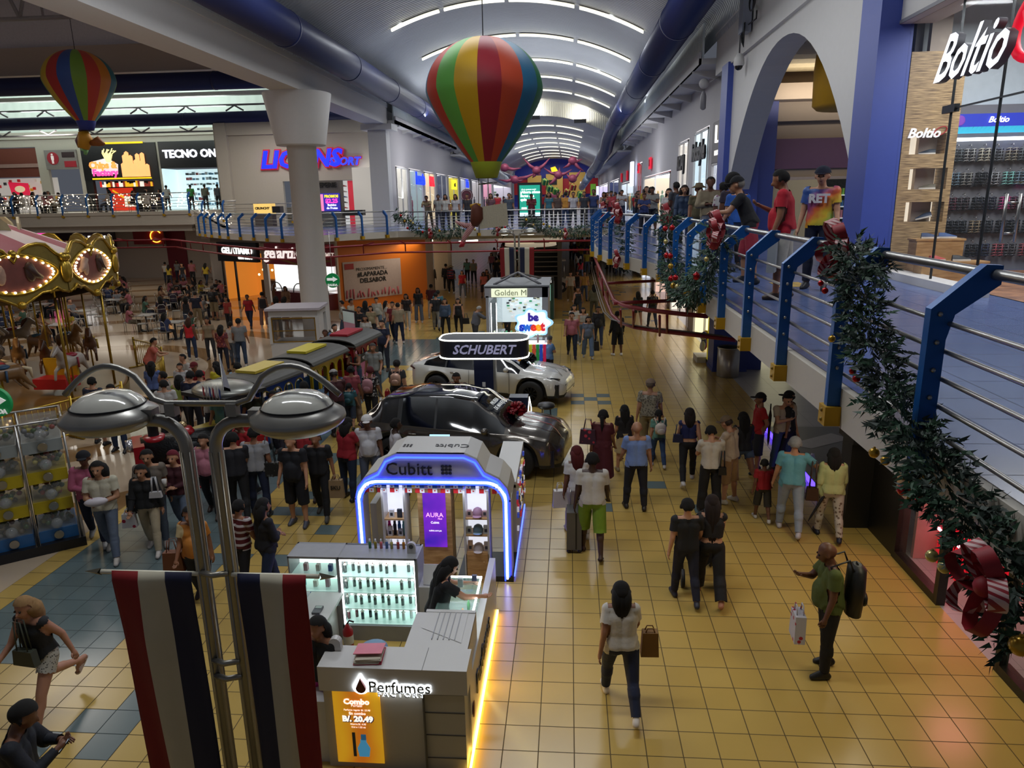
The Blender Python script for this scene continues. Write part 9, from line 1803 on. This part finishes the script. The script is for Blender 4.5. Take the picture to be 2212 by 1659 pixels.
rows=[('f',832,800,165,1.76,'polo','#0f1730','jeans','#1c2434','short',B_,False,'man in a navy polo shirt and dark jeans glancing west'),
 ('f',795,772,182,1.60,'tee','#aeaaa4','jeans','#4a5a70','long',B_,True,'girl in a white printed tee next to the man in the navy polo'),
 ('h',805,742,180,1.70,'tee','#7c7e7c','jeans','#3a4450','short','#3a3634',False,'grey haired man in a sage grey tee in front of the navy polo'),
 ('h',765,747,172,1.58,'tank','#3c4a44','jeans','#34405a','bun',BR,True,'woman in a green camisole looking at her phone'),
 ('f',864,742,25,1.68,'tee','#8c7c64','jeans','#121b34','short',B_,False,'man in a beige vest over white seen from behind'),
 ('f',881,712,178,1.66,'tee','#1c1416','pants','#a8a49e','shoulder',B_,True,'woman in a black blouse and white trousers'),
 ('f',906,697,184,1.68,'tee','#0f0e12','wide','#5a6274','long',B_,True,'woman with long hair in a black top and flared grey jeans'),
 ('h',848,650,170,1.72,'polo','#6a1420','jeans','#1a2338','short',B_,False,'man in a dark red polo by the queue rope'),
 ('f',992,724,182,1.62,'tank','#0e0d10','leggings','#0d0c10','long',B_,True,'woman all in black with a black handbag west of the jewellery kiosk'),
 ('f',964,726,178,1.62,'jacket','#3a4a60','leggings','#100f14','long',B_,True,'woman in a denim jacket over black leggings'),
 ('f',944,714,6,1.76,'tee','#0e0d12','pants','#77746e','short',B_,False,'man in a black tee and grey trousers walking away'),
 ('f',934,688,4,1.70,'tee','#4a1218','pants','#a49c94','short',B_,False,'person in dark red with pale trousers beside him'),
 ('h',945,627,0,1.70,'tee','#3a6a78','jeans','#26304a','short',B_,False,'person in a teal tee in front of the walker in dark red'),
 ('f',1000,643,182,1.62,'polo','#a81c28','jeans','#5a6270','shoulder',B_,True,'woman in a bright red shirt far up the west walkway'),
 ('f',976,634,0,1.72,'tee','#26283c','pants','#15151c','hat_#15100e','#8a7a5c',False,'man in a straw hat carrying a red and blue pack'),
 ('f',965,628,10,1.74,'long','#15161e','pants','#14141a','short',B_,False,'tall person in black next to the straw hat'),
 ('f',1046,645,184,1.60,'tee','#b05a50','shorts','#2a2630','curly',B_,True,'woman in a salmon tee carrying bags'),
 ('f',1053,640,178,1.62,'tank','#1a1518','skirt','#8a2c2c','long',B_,True,'woman in black with a red patterned wrap beside the salmon tee'),
 ('f',1024,612,176,1.66,'tee','#8a8a80','pants','#15151c','short',B_,False,'person in a beige top with a diagonal strap in the far west walkway'),
 ('f',1010,610,180,1.68,'tee','#6a9a8a','pants','#1a1c24','short','#6a6660',False,'older person in a mint shirt in the far west walkway'),
 ('f',934,632,0,1.74,'jacket','#3a3026','pants','#4a3c2c','short',B_,False,'guard in brown standing against the cream column'),
 ('h',775,662,178,1.64,'long','#121016','jeans','#34425a','short',B_,True,'woman in a black sweater with a waist bag before the poster'),
 ('h',788,650,10,1.68,'jacket','#10121c','pants','#5a4636','long',B_,True,'person in a dark jacket with long hair before the poster'),
 ('h',740,648,100,1.68,'tee','#a8a296','shorts','#3c4658','short',B_,False,'man in an ivory tee talking, west one of the pair'),
 ('h',755,645,-100,1.72,'polo','#a59c8c','jeans','#2c3850','short',B_,False,'man in a cream polo talking, east one of the pair'),
 ('h',812,642,200,1.62,'long','#a09c90','jeans','#5a6a7c','bun',B_,True,'woman in a cream blouse with her hair tied up'),
 ('h',832,650,-60,1.58,'tee','#a8a49c','wide','#5a6c80','long',B_,True,'woman in white and long denim skirt-like trousers'),
 ('h',800,660,190,1.55,'tee','#8a7a5c','pants','#1a181e','long',B_,True,'young woman seated-looking in tan by the rope'),
 ('h',720,700,-120,1.72,'tee','#4c6488','shorts','#8a7c64','short',B_,False,'man with a beard and blue shirt with a black backpack by the advert panel'),
 ('h',702,712,190,1.60,'tee','#8a6a5a','jeans','#2c3850','pony',BR,True,'woman with a brown ponytail beside the red wagon roof'),
 ('f',622,688,190,1.64,'tee','#7a5a44','skirt','#8a6a5a','long',B_,True,'woman in an orange tan top at the ice cream counter'),
 ('f',542,708,184,1.64,'polo','#98121e','jeans','#18203a','short',BR,True,'woman in a red polo walking past the ice cream shop'),
 ('f',573,706,20,1.66,'tank','#201a1e','wide','#7a5a54','bun',B_,True,'woman in black and rose trousers at the gelato glass'),
 ('h',595,640,10,1.62,'tee','#9a5a34','skirt','#4a2c20','curly',B_,True,'woman in orange at the gelato glass'),
 ('h',608,640,-10,1.60,'tank','#8a5c44','skirt','#6a4430','curly',B_,True,'curly haired woman leaning over the gelato glass'),
 ('f',418,778,8,1.62,'tank','#b01520','jeans','#1c2c48','shoulder',BR,True,'woman in a scarlet top and jeans seen from behind in the court'),
 ('h',475,702,2,1.66,'tee',pattern('#5a1a22','#a85a3c',14,.3),'leggings','#15182a','shoulder',B_,True,'woman in a red patterned blouse and black trousers from behind'),
 ('h',513,688,14,1.76,'tee','#6e7072','jeans','#26364e','short',B_,False,'tall man in a grey tee and jeans from behind in the court'),
 ('h',447,686,186,1.62,'tee','#7a6a54','pants','#2a2a2e','long',B_,True,'woman with long hair in beige facing the tables'),
 ('h',496,695,-20,1.62,'tee','#a09a94','jeans','#5a6474','short',B_,True,'person in white between the red blouse and the grey tee'),
 ('h',457,617,0,1.76,'tee','#17181c','shorts','#7a6c50','short','#3a3430',False,'man with a black backpack facing the orange cafe'),
 ('h',489,640,160,1.66,'tee','#8a2a20','pants','#1a1a22','long',B_,True,'woman in rust red at the cafe door'),
 ('h',420,630,20,1.70,'tee','#12152a','pants','#8a7a5c','short',B_,False,'man in navy and khaki beside the stairs of the court'),
 ('h',400,640,12,1.62,'tank','#16161e','jeans','#3a4860','shoulder',B_,True,'woman in black with a diagonal strap in the court'),
 ('h',856,778,0,1.66,'tee','#26262a','leggings','#0f0e12','bun',B_,True,'woman in charcoal with a rose gold backpack near the white car'),
 ('h',797,792,-4,1.62,'tee',pattern('#141214','#a8a4a0',16,.35),'pants','#100f14','short','#4a1418',True,'woman with a dark red head wrap and floral top with a pink backpack'),
 ('h',757,792,20,1.58,'tee','#8a3c44','wide','#7c6450','bun',B_,True,'woman in dusty rose beside the floral top'),
 ('h',752,828,5,1.22,'tee','#34606a','shorts','#2c3444','short',B_,False,'child in teal with a hood near the red wagon'),
 ('h',722,800,30,1.70,'tee','#3a1218','pants','#1a1a22','cap_#15100e','#8a8684',False,'man in dark maroon with a light cap filming the train'),
 ('h',735,818,170,1.30,'tee','#2a3448','pants','#1a1a22','short',BR,False,'small child with brown hair in navy'),
 ('h',545,832,178,1.72,'tee','#3c4432','pants','#1a1a22','short',B_,False,'man in an olive tee with a small pendant behind the lamp arm'),
 ('h',476,838,182,1.70,'tee','#6a9a94','pants','#26303c','short','#4a4644',False,'smiling man in a mint tee behind the lamp arm'),
 ('h',590,842,184,1.60,'tee',stripes('#b0306a','#a8a4a6',6),'pants','#2a2430','pony',B_,True,'woman wrapped in a pink striped scarf behind the east lamp'),
 ('h',655,825,2,1.68,'tee','#98989a','pants','#1a1a22','short',B_,False,'person in pale grey with a black backpack above the east lamp'),
 ('h',427,775,180,1.66,'tee','#8c0e1a','pants','#2c3444','cap_#15100e','#5a0c14',False,'woman bending in a red cap and red top by the train stop'),
 ('h',388,785,186,1.40,'tee','#b0aeae','pants','#26303c','short',B_,False,'boy in a white tee facing the camera side at the train stop'),
 ('h',396,764,150,1.60,'tee','#a8a29a','pants','#26303c','short',B_,False,'boy in cream behind the boy in white'),
 ('h',325,782,10,1.60,'tee','#4a5a88','pants','#26303c','verylong',B_,True,'woman with very long hair in blue by the golden fence'),
 ('h',468,782,60,1.60,'tee','#b0a018','jeans','#26303c','long',B_,True,'woman in a yellow tee beside the blue wagon'),
 ('h',512,783,30,1.62,'tee','#6a88a0','pants','#26303c','short',B_,False,'person in light blue in front of the yellow wagon'),
 ('h',408,803,4,1.72,'tee','#0e1430','pants','#15151c','short',B_,False,'broad man in a navy tee from behind at the train stop'),
 ('h',384,812,12,1.58,'tank','#8a9640','pants','#15151c','shoulder',B_,True,'woman in a lime yellow top from behind at the train stop'),
 ('h',352,822,20,1.66,'tee','#b0aca8','pants','#15151c','short',B_,False,'man in a white tee from behind by the gate'),
 ('h',352,803,100,1.64,'tee','#8a8078','pants','#15151c','short',B_,False,'man with a moustache in beige looking east by the gate'),
 ('h',450,820,8,1.72,'tee','#b0aca4','pants','#26303c','short',BR,False,'man in a large white tee from behind beside the flags'),
 ('h',428,800,14,1.66,'tee','#a8a4a0','pants','#26303c','short',B_,False,'person with a dark head beyond the white tee'),
 ('h',312,728,-60,1.72,'polo','#b05a4c','jeans','#26303c','short',B_,False,'man in a coral polo leaning at the end of the golden fence'),
 ('h',440,935,185,1.64,'long','#b07080','pants','#1a1a22','long',B_,True,'woman in a pink sweater behind the west lamp pole'),
 ('f',220,960,0,1.70,'tee','#2a3040','shorts','#26303c','short',B_,False,'person in shorts whose legs show under the west lamp head'),
 ('f',262,975,184,1.66,'tee','#3a3a40','jeans','#1c2c48','short',B_,True,'person in dark jeans whose legs show beneath the west lamp'),
 ('h',500,935,20,1.70,'tee','#15151c','pants','#101014','short',B_,False,'dark dressed man right behind the twin poles'),
 ('h',655,905,175,1.66,'tee','#a02830','pants','#1a1a22','short',B_,False,'person in coral behind the east lamp head'),
]
keep={}
for mode,px,py,yaw,H,tk,tc_,bk_,bc_,hk,hc_,fm,lb in rows:
    ps_='phone' if 'phone' in lb or 'filming' in lb else('walk' if 'walking' in lb else('crossed' if 'before the poster' in lb else('lean' if 'bending' in lb or 'leaning' in lb else('stand','relaxed','step')[px%3])))
    hiq=py>780 or 'navy polo' in lb
    keep[lb]=put(mode,px,py,yaw,pose=ps_,H=H,fem=fm,fat=(.5 if px%4==0 else 0),skin=(S1,S2,S3,S2)[px%4],top=(tk,tc_),bottom=(bk_,bc_),shoes=('#1c1c20','#b0aca8','#3a2a24')[py%3],hair=(hk,hc_),label=lb,hi=hiq)
backpack('rose gold backpack on the woman in charcoal',keep['woman in charcoal with a rose gold backpack near the white car'],M('#b08a78',.4,.3),.34,.28,.15,-.2,H=1.66)
backpack('pink and black backpack on the woman in the floral top',keep['woman with a dark red head wrap and floral top with a pink backpack'],M('#9a6a70',.6),.38,.28,.15,-.2,H=1.62)
backpack('big red and blue pack on the man in the straw hat',keep['man in a straw hat carrying a red and blue pack'],stripes('#1a2448','#8a1c24',2),.6,.42,.24,-.26,1.2,1.72)
backpack('black backpack on the man facing the orange cafe',keep['man with a black backpack facing the orange cafe'],M('#101012',.6),.44,.32,.16,-.2,H=1.76)
backpack('black backpack on the bearded man in blue',keep['man with a beard and blue shirt with a black backpack by the advert panel'],M('#101012',.6),.42,.3,.16,-.2,H=1.72)
backpack('teal backpack on the child near the red wagon',keep['child in teal with a hood near the red wagon'],M('#1c4a52',.6),.3,.26,.15,-.17,H=1.22)
bag('black leather handbag of the woman in black west of the jewellery kiosk',keep['woman all in black with a black handbag west of the jewellery kiosk'],-.32,.05,.5,M('#0e0d10',.4),.3,.24,.12,loop=.2)
bag('red patterned shopping bag carried by the woman in the salmon tee',keep['woman in a salmon tee carrying bags'],-.3,.1,.45,M('#a03028',.5),.3,.36,.1,'shopping_bag',loop=.1)
bag('small red plastic bag held by the woman in charcoal',keep['woman in charcoal with a rose gold backpack near the white car'],-.3,.04,.62,M('#a01c28',.5),.14,.18,.06,'carrier_bag',loop=.06)
# tables, chairs and the rest of the crowd
def chair_proto():
    t=thing('cafe_chair','x','chair');MB().bb((-.2,-.2,.43),(.2,.2,.46)).build('seat',M('#8a8a88',.4,.4),t)
    m=MB();m.tube([(-.19,-.2,.46),(-.18,-.24,.8),(-.1,-.25,.9),(.1,-.25,.9),(.18,-.24,.8),(.19,-.2,.46)],.014,6);m.tube([(-.18,-.235,.68),(.18,-.235,.68)],.012,5);m.build('backrest',METAL,t)
    for x in (-.18,.18):
        for y in (-.18,.18):MB().cyl((x,y,.44),(x*1.1,y*1.1,0),.012,n=6).build('leg',METAL,t)
    return t
def table_proto():
    t=thing('cafe_table','x','table');MB().bb((-.38,-.38,.72),(.38,.38,.75)).build('tabletop',M('#8c8a88',.35),t);MB().cyl((0,0,.02),(0,0,.72),.035).build('pedestal',DARK,t);MB().lathe([(.25,0),(.25,.02),(0,.03)],n=16).build('base',DARK,t);return t
ch0,tb0=chair_proto(),table_proto();f1=[True,True];rr=random.Random(101)
tops=[('#1a1a20','black'),('#9a1420','red'),('#a8a4a0','white'),('#6a6c70','grey'),('#2a3658','blue'),('#7a5a40','tan'),('#a08a20','yellow'),('#9a5a64','pink'),('#3a5a4a','green'),('#241a2c','plum')]
spots=[(-17.0,29.5,0),(-19.5,31.5,0),(-22.0,29.0,0),(-20.5,34.5,0),(-23.5,33.0,0),(-26.0,31.0,0),(-18.5,35.5,0),(-24.5,37.0,0),(-27.5,35.5,0),(-22.0,38.5,0),(-29.5,33.5,0),(-27.0,40.5,0),(-31.0,38.5,0),(-24.0,43.0,0),(-29.0,44.0,0),(-33.0,42.0,0),(-21.5,41.8,0),
         (-24.5,41.3,5.3),(-27.5,41.4,5.3),(-30.5,41.2,5.3),(-33.0,41.4,5.3)]
for n,(x,y,z)in enumerate(spots):
    lv='upper food court' if z else 'carousel court'
    o=tb0 if f1[0]else dup(tb0,(0,0,0));f1[0]=False;o.location=(x,y,z);o['label']='square grey cafe table with a single foot in the %s'%lv;o['group']='cafe tables of the '+lv
    for k in range(4):
        a=PI/2*k+rr.uniform(-.2,.2)+.4*(n%2);cx_,cy_=x+.72*math.cos(a),y+.72*math.sin(a);yaw=math.degrees(a)+90
        c=ch0 if f1[1]else dup(ch0,(0,0,0));f1[1]=False;c.location=(cx_,cy_,z);c.rotation_euler.z=math.radians(yaw);c['label']='metal cafe chair with a rounded back in the %s'%lv;c['group']='cafe chairs of the '+lv
        if rr.random()<.72:
            tc_,nm_=rr.choice(tops);fm=rr.random()<.5
            person((cx_,cy_,z),yaw,rr.choice(('sit','sitback')),rr.uniform(1.58,1.76),rr.choice((S1,S2,S3)),('tee',tc_),('pants',rr.choice(('#1c2438','#15151c','#5a5040'))),'#1c1c20',('long' if fm else 'short',B_),'person in %s seated at a cafe table in the %s'%(nm_,lv),fem=fm,group='people in %s seated in the %s'%(nm_,lv),zf=.52)
def crowd(n,x0,x1,y0,y1,z,where,seed):
    r2=random.Random(seed);done=[]
    for _ in range(n*6):
        if len(done)>=n:break
        x,y=r2.uniform(x0,x1),r2.uniform(y0,y1)
        if any(abs(x-u)+abs(y-v)<.75 for u,v in done):continue
        done.append((x,y));tc_,nm_=r2.choice(tops);fm=r2.random()<.5
        person((x,y,z),r2.choice((0,180,175,8,190,90)),r2.choice(('stand','step','walk','relaxed')),r2.uniform(1.55,1.78),r2.choice((S1,S2,S3)),('tee',tc_),('jeans',r2.choice(('#1c2438','#15151c','#4a5468'))),'#1c1c20',('long' if fm else 'short',B_),'person in %s standing in the crowd %s'%(nm_,where),fem=fm,group='people in %s %s'%(nm_,where))
crowd(46,-6.4,-2.6,47,82,0,'in the west lane under the footbridge',5)
crowd(44,.2,4.4,50,88,0,'in the east lane under the footbridge',6)
crowd(12,-30,-22.5,49,54.5,0,'by the back wall of the court',7)
crowd(14,2.4,4.8,30,60,ZF,'on the east balcony walkway',8)
crowd(14,-6,3.5,40,75,ZF,'beyond the advertising screen',9)
for x,c,nm_ in ((-25.6,'#2f7a34','green'),(-24.6,'#5a5c50','olive'),(-23.7,'#3a3c44','dark grey'),(-27.3,'#8a8a88','pale grey')):
    person((x,48.6,5.3),10,'stand',1.68,S3,('tee',c),('pants','#26262c'),'#1c1c20',('short',B_),'person in %s looking at the bright phone shop'%nm_)
t=thing('string_lights','tiny warm string lights wound along the upper food court railing','string lights',(-21.2,39.95,5.3),);m=MB();rr=random.Random(2)
for k in range(300):m.ball((-rr.uniform(0,19),-.03,rr.uniform(.25,1.0)),.028,4)
for k in range(50):f=rr.random();m.ball((f*2.4,-.05,rr.uniform(.1,.8)-f*1.1),.028,4)
tag(m.build('light_points',M('#ffe6c0',emit=6),t),kind='stuff')
